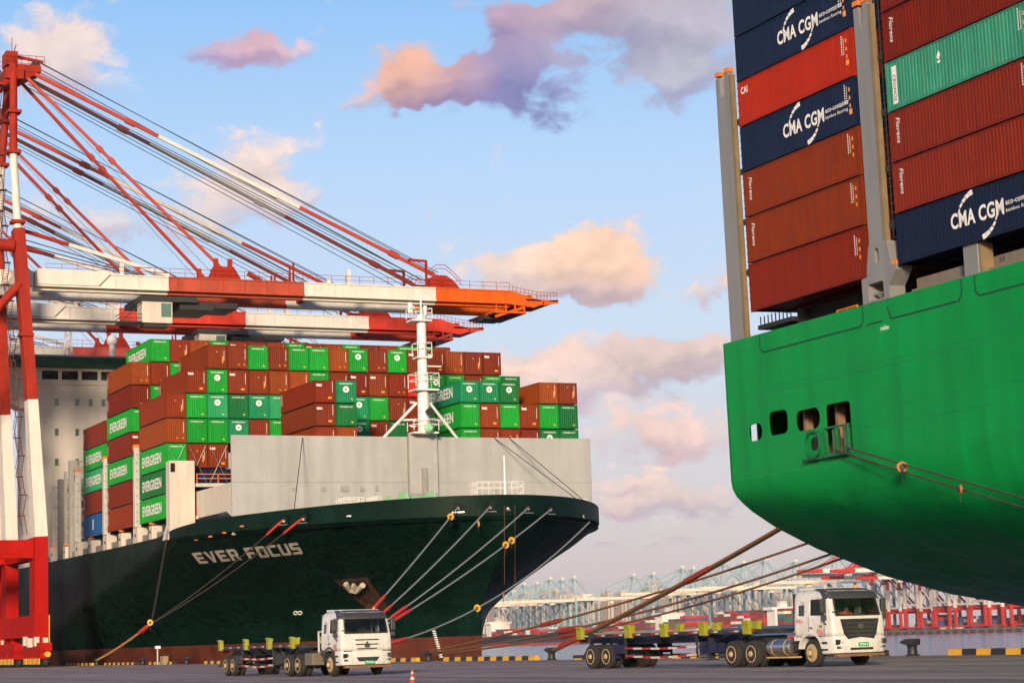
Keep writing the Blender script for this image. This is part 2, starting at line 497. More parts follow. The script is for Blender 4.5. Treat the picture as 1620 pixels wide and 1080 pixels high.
# ------------------------------------------------------------------ mesh builder
class MB:
    def __init__(self, off=(0, 0, 0)):
        self.v, self.f, self.off = [], [], Vector(off)

    def add(self, vs, fs):
        o = len(self.v)
        self.v += [Vector(p) for p in vs]
        self.f += [tuple(i + o for i in q) for q in fs]
        return self

    def box(self, lo, hi):
        x0, y0, z0 = lo
        x1, y1, z1 = hi
        return self.add([(x0, y0, z0), (x1, y0, z0), (x1, y1, z0), (x0, y1, z0), (x0, y0, z1), (x1, y0, z1), (x1, y1, z1), (x0, y1, z1)],
                        [(3, 2, 1, 0), (4, 5, 6, 7), (0, 1, 5, 4), (1, 2, 6, 5), (2, 3, 7, 6), (3, 0, 4, 7)])

    def cbox(self, c, s):
        return self.box([c[i] - s[i] / 2 for i in range(3)], [c[i] + s[i] / 2 for i in range(3)])

    def frame(self, p, q, up=(0, 0, 1)):
        p, q = Vector(p), Vector(q)
        d = (q - p).normalized()
        u = Vector(up)
        if abs(d.dot(u)) > 0.98:
            u = Vector((1, 0, 0))
        s = d.cross(u).normalized()
        return p, q, s, s.cross(d).normalized()

    def bar(self, p, q, w, h=None, w2=None, h2=None, up=(0, 0, 1)):
        h = w if h is None else h
        w2 = w if w2 is None else w2
        h2 = h if h2 is None else h2
        p, q, s, u = self.frame(p, q, up)
        vs = []
        for c, a, b in ((p, w / 2, h / 2), (q, w2 / 2, h2 / 2)):
            vs += [c - s * a - u * b, c + s * a - u * b, c + s * a + u * b, c - s * a + u * b]
        return self.add(vs, [(3, 2, 1, 0), (4, 5, 6, 7), (0, 1, 5, 4), (1, 2, 6, 5), (2, 3, 7, 6), (3, 0, 4, 7)])

    def cyl(self, p, q, r, seg=12, r2=None, caps=True):
        r2 = r if r2 is None else r2
        p, q, s, u = self.frame(p, q)
        vs = []
        for c, rr in ((p, r), (q, r2)):
            for i in range(seg):
                a = 2 * math.pi * i / seg
                vs.append(c + s * (math.cos(a) * rr) + u * (math.sin(a) * rr))
        fs = [(i, (i + 1) % seg, seg + (i + 1) % seg, seg + i) for i in range(seg)]
        if caps:
            fs += [tuple(reversed(range(seg))), tuple(range(seg, 2 * seg))]
        return self.add(vs, fs)

    def tube(self, pts, r, seg=8, caps=True):
        pts = [Vector(p) for p in pts]
        vs, fs = [], []
        rr = r if isinstance(r, (list, tuple)) else [r] * len(pts)
        u0 = None
        for i, p in enumerate(pts):
            d = (pts[min(i + 1, len(pts) - 1)] - pts[max(i - 1, 0)]).normalized()
            if u0 is None:
                u0 = Vector((0, 0, 1)) if abs(d.z) < 0.95 else Vector((1, 0, 0))
            s = d.cross(u0).normalized()
            u = s.cross(d).normalized()
            u0 = u
            for k in range(seg):
                a = 2 * math.pi * k / seg
                vs.append(p + (s * math.cos(a) + u * math.sin(a)) * rr[i])
        for i in range(len(pts) - 1):
            for k in range(seg):
                fs.append((i * seg + k, i * seg + (k + 1) % seg, (i + 1) * seg + (k + 1) % seg, (i + 1) * seg + k))
        if caps:
            fs += [tuple(reversed(range(seg))), tuple(range((len(pts) - 1) * seg, len(pts) * seg))]
        return self.add(vs, fs)

    def lathe(self, c, axis, prof, seg=20):
        """prof: (distance along axis, radius)"""
        c, d = Vector(c), Vector(axis).normalized()
        _, _, s, u = self.frame(c, c + d)
        vs, fs = [], []
        for h, r in prof:
            for k in range(seg):
                a = 2 * math.pi * k / seg
                vs.append(c + d * h + (s * math.cos(a) + u * math.sin(a)) * r)
        n = len(prof)
        for i in range(n - 1):
            for k in range(seg):
                fs.append((i * seg + k, i * seg + (k + 1) % seg, (i + 1) * seg + (k + 1) % seg, (i + 1) * seg + k))
        fs += [tuple(reversed(range(seg))), tuple(range((n - 1) * seg, n * seg))]
        return self.add(vs, fs)

    def plate(self, outer, holes, o, u, v, th):
        """flat plate with holes: 2d loops in the plane o + a u + b v, thickness th along u x v (outward), front face on the plane"""
        o, u, v = Vector(o), Vector(u).normalized(), Vector(v).normalized()
        nn = u.cross(v)
        loops = [list(outer)] + [list(h) for h in holes]
        tri = tessellate_polygon([[Vector((a, b, 0)) for a, b in lp] for lp in loops])
        flat = [p for lp in loops for p in lp]
        n = len(flat)
        vs = [o + u * a + v * b for a, b in flat] + [o + u * a + v * b - nn * th for a, b in flat]
        fs = []
        for t in tri:
            a, b, c = (Vector((*flat[i], 0)) for i in t)
            t = tuple(t) if (b - a).cross(c - a).z > 0 else tuple(reversed(t))
            fs.append(t)
            fs.append(tuple(i + n for i in reversed(t)))
        s = 0
        for lp in loops:
            k = len(lp)
            for i in range(k):
                fs.append((s + i, s + i + n, s + (i + 1) % k + n, s + (i + 1) % k))
            s += k
        return self.add(vs, fs)

    def prism(self, poly, o, u, v, th):
        return self.plate(poly, [], o, u, v, th)

    def mesh(self, name):
        me = bpy.data.meshes.new(name)
        me.from_pydata([tuple(p - self.off) for p in self.v], [], self.f)
        bm = bmesh.new()
        bm.from_mesh(me)
        bmesh.ops.delete(bm, geom=[v_ for v_ in bm.verts if not v_.link_faces], context='VERTS')
        bmesh.ops.recalc_face_normals(bm, faces=bm.faces)
        bm.to_mesh(me)
        bm.free()
        return me

    def build(self, name, m, parent=None, smooth=False, bevel=0.0, raw=False):
        me = bpy.data.meshes.new(name) if raw else self.mesh(name)
        if raw:
            me.from_pydata([tuple(p - self.off) for p in self.v], [], self.f)
        me.materials.append(m)
        if smooth:
            me.polygons.foreach_set('use_smooth', [True] * len(me.polygons))
            me.set_sharp_from_angle(angle=R(38))
        o = bpy.data.objects.new(name, me)
        COL.objects.link(o)
        if parent is not None:
            o.parent = parent
        elif self.off.length > 0:
            o.location = self.off
        if bevel > 0:
            md = o.modifiers.new('bevel', 'BEVEL')
            md.width = bevel
            md.segments = 2
            md.limit_method = 'ANGLE'
        return o


def root(name, loc, label, cat, group=None, rz=0.0):
    o = bpy.data.objects.new(name, None)
    o.empty_display_size = 0.5
    COL.objects.link(o)
    o.location = loc
    o.rotation_euler.z = rz
    return tag(o, label, cat, group)


def tag(o, label, cat, group=None):
    o['label'] = label
    o['category'] = cat
    if group:
        o['group'] = group
    return o


def link_mesh(name, me, m=None, parent=None, loc=(0, 0, 0), color=None):
    if m is not None and not me.materials:
        me.materials.append(m)
    o = bpy.data.objects.new(name, me)
    COL.objects.link(o)
    o.parent = parent
    o.location = loc
    if color:
        o.color = (*color, 1)
    return o


def copy_tree(o, parent=None):
    c = o.copy()
    COL.objects.link(c)
    if parent is not None:
        c.parent = parent
    for ch in o.children:
        copy_tree(ch, c)
    return c


def rrect(x0, x1, z0, z1, r, n=5):
    pts = []
    for cx_, cz_, a0 in ((x1 - r, z0 + r, -90), (x1 - r, z1 - r, 0), (x0 + r, z1 - r, 90), (x0 + r, z0 + r, 180)):
        for i in range(n + 1):
            a = R(a0 + 90.0 * i / n)
            pts.append((cx_ + r * math.cos(a), cz_ + r * math.sin(a)))
    return pts


TEXTS = {}


def text_outline(body, w, h, bold=0.012, shear=0.0, key=None):
    """flat mesh of lettering fitted to a w x h box: list of (x, y) and faces, lower left corner at 0"""
    k = (body, w, h, bold, shear)
    if k in TEXTS:
        return TEXTS[k]
    cu = bpy.data.curves.new('lettering', 'FONT')
    cu.body = body
    cu.size = 1.0
    cu.offset = bold
    cu.shear = shear
    cu.resolution_u = 3
    cu.space_character = 1.06
    o = bpy.data.objects.new('lettering', cu)
    COL.objects.link(o)
    dg = bpy.context.evaluated_depsgraph_get()
    me = bpy.data.meshes.new_from_object(o.evaluated_get(dg))
    vs = [v.co.copy() for v in me.vertices]
    fs = [tuple(p.vertices) for p in me.polygons]
    bpy.data.objects.remove(o)
    bpy.data.meshes.remove(me)
    x0, x1 = min(v.x for v in vs), max(v.x for v in vs)
    y0, y1 = min(v.y for v in vs), max(v.y for v in vs)
    vs = [((v.x - x0) / (x1 - x0) * w, (v.y - y0) / (y1 - y0) * h) for v in vs]
    TEXTS[k] = (vs, fs)
    return TEXTS[k]


def text_mb(mb, body, o, u, v, w, h, bold=0.012, shear=0.0):
    o, u, v = Vector(o), Vector(u), Vector(v)
    vs, fs = text_outline(body, w, h, bold, shear)
    return mb.add([o + u * a + v * b for a, b in vs], fs)

# ------------------------------------------------------------------ quay, water
QY = 61.0          # quay edge
WZ = -4.0          # water level


def ground_mat():
    m = bpy.data.materials.new('worn_quay_paving')
    m.use_nodes = True
    n, l = m.node_tree.nodes, m.node_tree.links
    b = n['Principled BSDF']
    b.inputs['Specular IOR Level'].default_value = 0.25
    t = n.new('ShaderNodeTexCoord')

    def nz(scale, sx=1, sy=1, det=6):
        mp = n.new('ShaderNodeMapping')
        mp.inputs['Scale'].default_value = (sx, sy, 1)
        l.new(t.outputs['Object'], mp.inputs[0])
        k = n.new('ShaderNodeTexNoise')
        k.inputs['Scale'].default_value = scale
        k.inputs['Detail'].default_value = det
        k.inputs['Roughness'].default_value = 0.65
        l.new(mp.outputs[0], k.inputs['Vector'])
        return k.outputs[0]
    lanes = nz(1.0, 0.010, 0.62)
    patch = nz(0.25, 0.5, 1.0)
    fine = nz(9.0)
    r1 = n.new('ShaderNodeValToRGB')
    r1.color_ramp.elements[0].position = 0.3
    r1.color_ramp.elements[0].color = (0.20, 0.150, 0.138, 1)
    r1.color_ramp.elements[1].position = 0.72
    r1.color_ramp.elements[1].color = (0.42, 0.33, 0.285, 1)
    l.new(lanes, r1.inputs[0])
    mx = n.new('ShaderNodeMix')
    mx.data_type = 'RGBA'
    mx.blend_type = 'MULTIPLY'
    mx.inputs[0].default_value = 0.8
    r2 = n.new('ShaderNodeMapRange')
    r2.inputs[1].default_value = 0.3
    r2.inputs[2].default_value = 0.7
    r2.inputs[3].default_value = 0.62
    r2.inputs[4].default_value = 1.2
    l.new(patch, r2.inputs[0])
    l.new(r1.outputs[0], mx.inputs[6])
    l.new(r2.outputs[0], mx.inputs[7])
    mx2 = n.new('ShaderNodeMix')
    mx2.data_type = 'RGBA'
    mx2.blend_type = 'MULTIPLY'
    mx2.inputs[0].default_value = 0.6
    r3 = n.new('ShaderNodeMapRange')
    r3.inputs[3].default_value = 0.6
    r3.inputs[4].default_value = 1.35
    l.new(fine, r3.inputs[0])
    tyre = nz(1.0, 0.02, 2.6, 3)
    rt_ = n.new('ShaderNodeMapRange')
    rt_.inputs[1].default_value = 0.56
    rt_.inputs[2].default_value = 0.70
    rt_.inputs[3].default_value = 1.0
    rt_.inputs[4].default_value = 0.58
    l.new(tyre, rt_.inputs[0])
    mt_ = n.new('ShaderNodeMix')
    mt_.data_type = 'RGBA'
    mt_.blend_type = 'MULTIPLY'
    mt_.inputs[0].default_value = 1.0
    l.new(mx.outputs[2], mt_.inputs[6])
    l.new(rt_.outputs[0], mt_.inputs[7])
    oil = nz(0.35, 0.6, 1.0, 4)
    ro_ = n.new('ShaderNodeMapRange')
    ro_.inputs[1].default_value = 0.62
    ro_.inputs[2].default_value = 0.70
    ro_.inputs[3].default_value = 1.0
    ro_.inputs[4].default_value = 0.62
    l.new(oil, ro_.inputs[0])
    mo_ = n.new('ShaderNodeMix')
    mo_.data_type = 'RGBA'
    mo_.blend_type = 'MULTIPLY'
    mo_.inputs[0].default_value = 1.0
    l.new(mt_.outputs[2], mo_.inputs[6])
    l.new(ro_.outputs[0], mo_.inputs[7])
    l.new(mo_.outputs[2], mx2.inputs[6])
    l.new(r3.outputs[0], mx2.inputs[7])
    l.new(mx2.outputs[2], b.inputs['Base Color'])
    r4 = n.new('ShaderNodeMapRange')
    r4.inputs[3].default_value = 0.6
    r4.inputs[4].default_value = 0.9
    l.new(lanes, r4.inputs[0])
    l.new(r4.outputs[0], b.inputs['Roughness'])
    bp = n.new('ShaderNodeBump')
    bp.inputs['Strength'].default_value = 0.35
    bp.inputs['Distance'].default_value = 0.02
    l.new(fine, bp.inputs['Height'])
    l.new(bp.outputs[0], b.inputs['Normal'])
    return m


q = MB().box((-1200, -400, -9), (600, QY + 0.4, 0)).build('quay', ground_mat())
q['kind'] = 'structure'
# lane lines, worn
M_LANE = mat('worn_lane_paint', (0.30, 0.27, 0.255), 0.7, var=0.35, scale=2.5, rust=0.5, rust_scale=2.0, rust_rgb=(0.13, 0.11, 0.105))
for y in (26.6, 33.8, 47.2, 53.4):
    ln = MB().box((-420, y, 0.0), (40, y + 0.16, 0.004)).build('lane_line', M_LANE)
    ln['kind'] = 'structure'
for y in (56.0, 26.0):
    rl = MB().box((-600, y - 0.05, 0.0), (40, y + 0.05, 0.012)).build('crane_rail', M_DARK)
    rl['kind'] = 'structure'
# concrete cope along the edge
cope = MB().box((-1200, QY + 0.4, -9), (600, QY + 0.9, -0.03)).build('quay_cope', mat('cope_concrete', (0.23, 0.20, 0.18), 0.8, var=0.25, scale=0.8, streak=0.3))
cope['kind'] = 'structure'


def water_mat():
    m = bpy.data.materials.new('harbour_water')
    m.use_nodes = True
    n, l = m.node_tree.nodes, m.node_tree.links
    b = n['Principled BSDF']
    b.inputs['Base Color'].default_value = (0.06, 0.11, 0.15, 1)
    b.inputs['Roughness'].default_value = 0.12
    b.inputs['IOR'].default_value = 1.33
    b.inputs['Specular IOR Level'].default_value = 0.5
    t = n.new('ShaderNodeTexCoord')
    mp = n.new('ShaderNodeMapping')
    mp.inputs['Rotation'].default_value = (0, 0, R(35))
    mp.inputs['Scale'].default_value = (0.16, 0.42, 1)
    l.new(t.outputs['Object'], mp.inputs[0])
    k = n.new('ShaderNodeTexNoise')
    k.inputs['Scale'].default_value = 1.0
    k.inputs['Detail'].default_value = 7
    k.inputs['Roughness'].default_value = 0.62
    l.new(mp.outputs[0], k.inputs['Vector'])
    bp = n.new('ShaderNodeBump')
    bp.inputs['Strength'].default_value = 1.0
    bp.inputs['Distance'].default_value = 0.9
    l.new(k.outputs[0], bp.inputs['Height'])
    l.new(bp.outputs[0], b.inputs['Normal'])
    return m


w = MB().add([(-9000, QY + 0.6, WZ), (3000, QY + 0.6, WZ), (3000, 9000, WZ), (-9000, 9000, WZ)], [(0, 1, 2, 3)]).build('water', water_mat())
w['kind'] = 'structure'

# kerb beam on the quay edge, in runs of painted blocks
KERB_RUNS = [(-276.6, -262.2, 'beside the red crane legs'), (-255.7, -240.4, 'under the yellow rope end'), (-234.8, -224.1, 'below the dark hull, with the white post'), (-212.8, -176.5, 'behind the trailer of the farther truck'),
             (-171.0, -154.4, 'beside the front of the farther truck'), (-148.9, -132.6, 'in front of the stern ropes, between two bollards'), (-126.5, -91.0, 'behind the nearer truck'), (-85.6, -50.0, 'beside open water, nearest run')]
GA = MB().box((0, QY - 0.32, 0.0), (1, QY, 0.30))
kb_mesh = {}
for x0, x1, where in KERB_RUNS:
    n_ = max(2, round((x1 - x0) / 1.12))
    L_ = (x1 - x0) / n_
    kr = root('edge_kerb', (x0, QY, 0), 'yellow and black kerb run ' + where, 'kerb', 'kerb runs along the quay edge')
    for i in range(n_):
        key = (round(L_, 3), i % 2)
        if key not in kb_mesh:
            me = MB().plate([(0, 0), (0.34, 0), (0.31, 0.27), (0.27, 0.30), (0.06, 0.30), (0.02, 0.27)], [], (0.004, -0.34, 0), (0, 1, 0), (0, 0, 1), -(L_ - 0.008)).mesh('kerb_block')
            me.materials.append(M_YELLOW if i % 2 == 0 else M_KBLACK)
            kb_mesh[key] = me
        link_mesh('kerb_block', kb_mesh[key], None, kr, (i * L_, 0, 0))


def bollard_mesh():
    mb = MB()
    prof = [(0.0, 0.42), (0.06, 0.42), (0.08, 0.30), (0.42, 0.26), (0.58, 0.30), (0.64, 0.36)]
    mb.lathe((0, 0, 0), (0, 0, 1), prof, 16)
    # the lopsided head: overhangs towards the ship
    head = [(-0.34, 0.60), (0.16, 0.60), (0.72, 0.72), (0.74, 0.80), (0.30, 0.94), (-0.30, 0.96), (-0.38, 0.88)]
    mb.plate([(a, b) for a, b in head], [], (0, -0.33, 0), (-1, 0, 0), (0, 0, 1), -0.66)
    return mb


bm_ = bollard_mesh()
BOLLARDS = [(-151.3, 'beside the dark ship stem, left ropes leading to it'), (-129.5, 'with the worn red rope hook, beyond the trailer tail'), (-88.2, 'with nothing tied to it, beyond the nearer truck cab'),
            (-173.6, 'hidden behind the farther truck, taking the bow ropes'), (-258.5, 'at the foot of the yellow rope by the red crane'), (-236.5, 'in the gap below the dark hull, ropes far away'), (-218.5, 'below the hull next to the white post'), (-52.0, 'at the far end of the stern spring rope')]
base_b = None
for x, where in BOLLARDS:
    if base_b is None:
        base_b = bm_.build('bollard', M_KBLACK, None, smooth=True, bevel=0.03)
        o = base_b
    else:
        o = base_b.copy()
        COL.objects.link(o)
    o.location = (x, QY - 0.55, 0)
    o.scale = (0.86, 0.86, 0.86)
    tag(o, 'black iron mooring bollard ' + where, 'bollard', 'mooring bollards')

# ------------------------------------------------------------------ dark green container ship (bow on)
S1Y = 89.2           # centre line
S1B = 25.0           # half beam
o1 = (-225.0, S1Y, WZ)
ship1 = root('container_ship', o1, 'dark green container ship with grey breakwater seen from its bow', 'ship')


def lerp_tab(tab, x):
    if x <= tab[0][0]:
        return tab[0][1]
    for (a, va), (b, vb) in zip(tab, tab[1:]):
        if x <= b:
            return va + (vb - va) * (x - a) / (b - a)
    return tab[-1][1]


def stem_x(z):
    return lerp_tab([(-6, -208.6), (4.6, -208.0), (6.9, -206.3), (9.5, -203.8), (12, -201.4), (14.0, -200.0)], z)


def half_b(x, z):
    t = max(0.0, (stem_x(z) - x)) / lerp_tab([(-4, 120), (2, 108), (4.6, 96), (6.9, 82), (9.5, 64), (12, 47), (14.0, 37)], z)
    t = min(1.0, t)
    e = lerp_tab([(-4, 1.05), (4.6, 1.0), (9.5, 0.75), (12, 0.62), (14, 0.5)], z)
    p = lerp_tab([(4.6, 2.0), (9.5, 1.7), (12, 1.5), (14, 1.3)], z)
    return S1B * (1 - (1 - t) ** p) ** e


def rim_top(x):
    return lerp_tab([(-262, 14.3), (-244, 14.4), (-238, 14.9), (-230, 15.5), (-214, 15.8), (-200, 16.1)], x)


KN = 14.0
XEND = -352.0


def hull_rows(zs, ncol=80, side=-1):
    rows = []
    for z in zs:
        row = []
        for i in range(ncol + 1):
            s = i / ncol
            x = stem_x(z) + (XEND - stem_x(z)) * s ** 2.6
            row.append((x, S1Y + side * half_b(x, z), z))
        rows.append(row)
    return rows


def grid(mb, rows):
    n = len(rows[0])
    vs = [p for r in rows for p in r]
    fs = [(j * n + i, j * n + i + 1, (j + 1) * n + i + 1, (j + 1) * n + i) for j in range(len(rows) - 1) for i in range(n - 1)]
    mb.add(vs, fs)


def both_sides(zs):
    mb = MB(o1)
    st = hull_rows(zs, side=-1)
    pt = hull_rows(zs, side=1)
    grid(mb, [list(reversed(a)) + b[1:] for a, b in zip(st, pt)])
    return mb


zs_up = [2.0 + 12.0 * i / 22 for i in range(23)]
hull1_mb = both_sides(zs_up)
hull1 = hull1_mb.build('hull', M_HULL1, ship1, smooth=True)
boot1_mb = both_sides([-4.8, -3, -1, 0.5, 2.0])
boot1_mb.build('boot_topping', M_BOOT, ship1, smooth=True)
# bulwark: plumb strake above the knuckle, thin, with its own top rail
bw = MB(o1)
xs = [XEND + (-200.0 - XEND) * (1 - (1 - i / 120) ** 2.6) for i in range(121)]
rim = []
for side in (-1, 1):
    a = [(x, S1Y + side * half_b(x, KN), rim_top(x)) for x in xs]
    rim.append(a)
for inset, sgn in ((0.0, 1), (0.16, -1)):
    lo = [(x, y + (inset if y < S1Y else -inset), KN) for (x, y, z) in rim[0]] + [(x, y - inset, KN) for (x, y, z) in reversed(rim[1][:-1])]
    hi = [(x, y + (inset if y < S1Y else -inset), z) for (x, y, z) in rim[0]] + [(x, y - inset, z) for (x, y, z) in reversed(rim[1][:-1])]
    grid(bw, [lo, hi])
n_r = len(lo)
bw.f += [(n_r + i, n_r + i + 1, 3 * n_r + i + 1, 3 * n_r + i) for i in range(n_r - 1)]
bulwark1 = bw.build('bulwark', M_HULL1, ship1, smooth=True)
# deck
dk = MB(o1)
grid(dk, [[(x, S1Y - half_b(x, KN) + 0.1, 13.6) for x in xs], [(x, S1Y + half_b(x, KN) - 0.1, 13.6) for x in xs]])
dk.build('deck', mat('deck_paint', (0.03, 0.07, 0.05), 0.7, var=0.2), ship1)
# ray lookup on the hull for fittings welded to it
from mathutils.bvhtree import BVHTree
_pv, _pf = [], []
for _b in (hull1_mb, bw, boot1_mb):
    _pf += [tuple(i + len(_pv) for i in q_) for q_ in _b.f]
    _pv += [tuple(p) for p in _b.v]
_bv = BVHTree.FromPolygons(_pv, _pf)
CAM_P = Vector((0, 0, CAM_H))


def on_hull(px, py, lift=0.03):
    d = view_dir(px, py)
    loc, nor, _, _ = _bv.ray_cast(CAM_P, d)
    if nor.dot(d) > 0:
        nor = -nor
    return loc + nor * lift, nor


# name on the bow, mapped onto the curved plating
def hull_text(body, tl, tr, bl, br, bold, name, m):
    vs, fs = text_outline(body, 1.0, 1.0, bold)
    mb = MB(o1)
    pts = []
    for a, b in vs:
        tx, ty = tl[0] + (tr[0] - tl[0]) * a, tl[1] + (tr[1] - tl[1]) * a
        bx_, by_ = bl[0] + (br[0] - bl[0]) * a, bl[1] + (br[1] - bl[1]) * a
        pts.append(on_hull(bx_ + (tx - bx_) * b, by_ + (ty - by_) * b, 0.035)[0])
    mb.add(pts, fs)
    return mb.build(name, m, ship1, raw=True)


GLYPH = {'E': [[(0, 0), (.26, 0), (.26, 1), (0, 1)], [(.26, 0), (.8, 0), (.8, .22), (.26, .22)], [(.26, .39), (.72, .39), (.72, .61), (.26, .61)], [(.26, .78), (.8, .78), (.8, 1), (.26, 1)]],
         'V': [[(0, 1), (.27, 1), (.44, .3), (.30, 0)], [(.30, 0), (.54, 0), (.84, 1), (.57, 1), (.44, .3)]],
         'R': [[(0, 0), (.26, 0), (.26, 1), (0, 1)], [(.26, .78), (.72, .78), (.8, .9), (.72, 1), (.26, 1)], [(.58, .5), (.82, .5), (.82, .9), (.58, .78)], [(.26, .36), (.74, .36), (.82, .5), (.26, .56)], [(.46, .36), (.70, .36), (.86, 0), (.60, 0)]],
         'F': [[(0, 0), (.26, 0), (.26, 1), (0, 1)], [(.26, .37), (.72, .37), (.72, .59), (.26, .59)], [(.26, .78), (.8, .78), (.8, 1), (.26, 1)]],
         'O': [[(0, .08), (.26, .08), (.26, .92), (0, .92)], [(.58, .08), (.84, .08), (.84, .92), (.58, .92)], [(.08, 0), (.76, 0), (.84, .08), (.58, .22), (.26, .22), (0, .08)], [(0, .92), (.26, .78), (.58, .78), (.84, .92), (.76, 1), (.08, 1)]],
         'C': [[(0, .08), (.26, .08), (.26, .92), (0, .92)], [(.08, 0), (.82, 0), (.82, .22), (.26, .22), (0, .08)], [(0, .92), (.26, .78), (.82, .78), (.82, 1), (.08, 1)]],
         'U': [[(0, .08), (.26, .08), (.26, 1), (0, 1)], [(.58, .08), (.84, .08), (.84, 1), (.58, 1)], [(.08, 0), (.76, 0), (.84, .08), (.58, .22), (.26, .22), (0, .08)]],
         'S': [[(0, 0), (.76, 0), (.84, .08), (.84, .22), (0, .22)], [(.58, .22), (.84, .22), (.84, .5), (.58, .5)], [(0, .5), (.08, .39), (.84, .39), (.84, .5), (.76, .61), (0, .61)], [(0, .61), (.26, .61), (.26, .92), (0, .92)], [(0, .92), (0, .78), (.82, .78), (.82, 1), (.08, 1)]]}
lp_mat = mat('hull_letter_paint', (0.60, 0.54, 0.45), 0.5, var=0.12, streak=0.2, scale=1.0, rust=0.25)
adv, W_ = 0.0, 10 * 0.98 - 0.14 - 0.45
nm = None
for ch_ in 'EVER FOCUS':
    if ch_ == ' ':
        adv += 0.53
        continue
    gm = MB(o1)
    for poly in GLYPH[ch_]:
        pp = []
        for a, b in poly:
            u_ = (adv + a) / W_
            tx, ty = 303 + (471 - 303) * u_, 874 + (857 - 874) * u_
            bx_, by_ = 316 + (480 - 316) * u_, 891 + (875 - 891) * u_
            pp.append(on_hull(bx_ + (tx - bx_) * b, by_ + (ty - by_) * b, 0.045)[0])
        gm.add(pp, [tuple(range(len(pp)))])
    nm = gm.build('name_letter', lp_mat, ship1)
    adv += 0.98
nm['label'] = 'last white letter of the bow name EVER FOCUS'


def hull_patch(poly, name, m, lift=0.02, n=6):
    """patch of plating given by four image corners (tl, tr, br, bl), laid on the hull"""
    mb = MB(o1)
    rows = []
    for j in range(n + 1):
        row = []
        for i in range(n + 1):
            a, b = i / n, j / n
            t = Vector(poly[0]) * (1 - a) + Vector(poly[1]) * a
            q_ = Vector(poly[3]) * (1 - a) + Vector(poly[2]) * a
            p = t * (1 - b) + q_ * b
            row.append(on_hull(p.x, p.y, lift)[0])
        rows.append(row)
    grid(mb, rows)
    return mb.build(name, m, ship1)


# rusty anchor pocket with the anchor crown
M_ANCH = mat('rust_stained_plate', (0.05, 0.022, 0.010), 0.7, var=0.5, scale=0.9, streak=0.6, rust=0.6, rust_scale=1.2, rust_rgb=(0.20, 0.075, 0.022))
hull_patch([(528, 917), (581, 912), (618, 966), (586, 968)], 'anchor_pocket', M_ANCH)
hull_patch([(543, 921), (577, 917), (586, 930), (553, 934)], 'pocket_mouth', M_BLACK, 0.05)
am = MB(o1)
pts_ = [on_hull(x, y, 0.35)[0] for x, y in ((549, 919), (556, 929), (567, 931), (576, 921), (574, 928), (560, 921))]
am.tube([pts_[0], pts_[1], pts_[2], pts_[3]], 0.32, 8)
am.bar(pts_[5], pts_[2], 0.35, 0.5)
am.build('anchor', mat('anchor_paint', (0.42, 0.36, 0.28), 0.6, var=0.3, rust=0.4), ship1, smooth=True)
# white marks: draught figures and the thruster sign
dm = MB(o1)
for k in range(14):
    p, nrm = on_hull(686 + 0.95 * k, 994 + 3.4 * k * 1.0, 0.05)
    dm.cbox(p, (0.30, 0.30, 0.13))
dm.build('draught_marks', M_LETTER, ship1)
tm = MB(o1)
for cx_ in (468, 475):
    pr = [on_hull(cx_ + 3.2 * math.cos(a), 968.5 + 2.6 * math.sin(a), 0.05)[0] for a in [R(45 * i) for i in range(9)]]
    tm.tube(pr, 0.06, 6)
tm.build('thruster_mark', M_LETTER, ship1)


# fairleads in the bulwark: dark mouth, lip and white roller
def fairlead(px, py, w=19, h=14):
    p, nrm = on_hull(px, py, 0.0)
    side = Vector((0, 0, 1)).cross(nrm).normalized()
    sz = w * 225 / 3400 / 2, h * 225 / 3400 / 2
    up = Vector((0, 0, 1))
    mb = MB(o1)
    mb.plate(rrect(-sz[0], sz[0], -sz[1], sz[1], 0.2), [rrect(-sz[0] + .17, sz[0] - .17, -sz[1] + .15, sz[1] - .15, 0.14)], p + nrm * 0.16, side, up, 0.14)
    fl = mb.build('fairlead', M_HULL1, ship1)
    m2 = MB(o1)
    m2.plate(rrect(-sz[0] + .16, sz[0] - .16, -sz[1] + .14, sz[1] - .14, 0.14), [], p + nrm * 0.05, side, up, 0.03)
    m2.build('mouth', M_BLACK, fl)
    m3 = MB(o1)
    m3.cyl(p + nrm * 0.1 - up * sz[1] * .3 - side * .16, p + nrm * 0.1 - up * sz[1] * .3 + side * .10, 0.11, 10)
    m3.build('roller', M_MAST, fl, smooth=True)
    m4 = MB(o1)
    e = p + nrm * 0.2 - up * (sz[1] + 0.05)
    m4.bar(e - side * sz[0], e + side * sz[0], 0.08, 0.09)
    m4.build('sill', M_STEEL, fl)
    return p + nrm * 0.2


FL = [fairlead(px, py) for px, py in ((450, 822), (481, 819), (725, 802), (775, 801), (834, 803), (870, 805))]
for px, py in ((803, 803), (921, 815)):
    fairlead(px, py, 7, 6)
for px, py in ((383, 832), (355, 842), (333, 848), (311, 853), (552, 816)):
    p, nrm = on_hull(px, py, 0.03)
    MB(o1).cbox(p, (0.5, 0.35, 0.16)).build('scupper', M_ORNG if px < 500 else M_MAST, ship1)

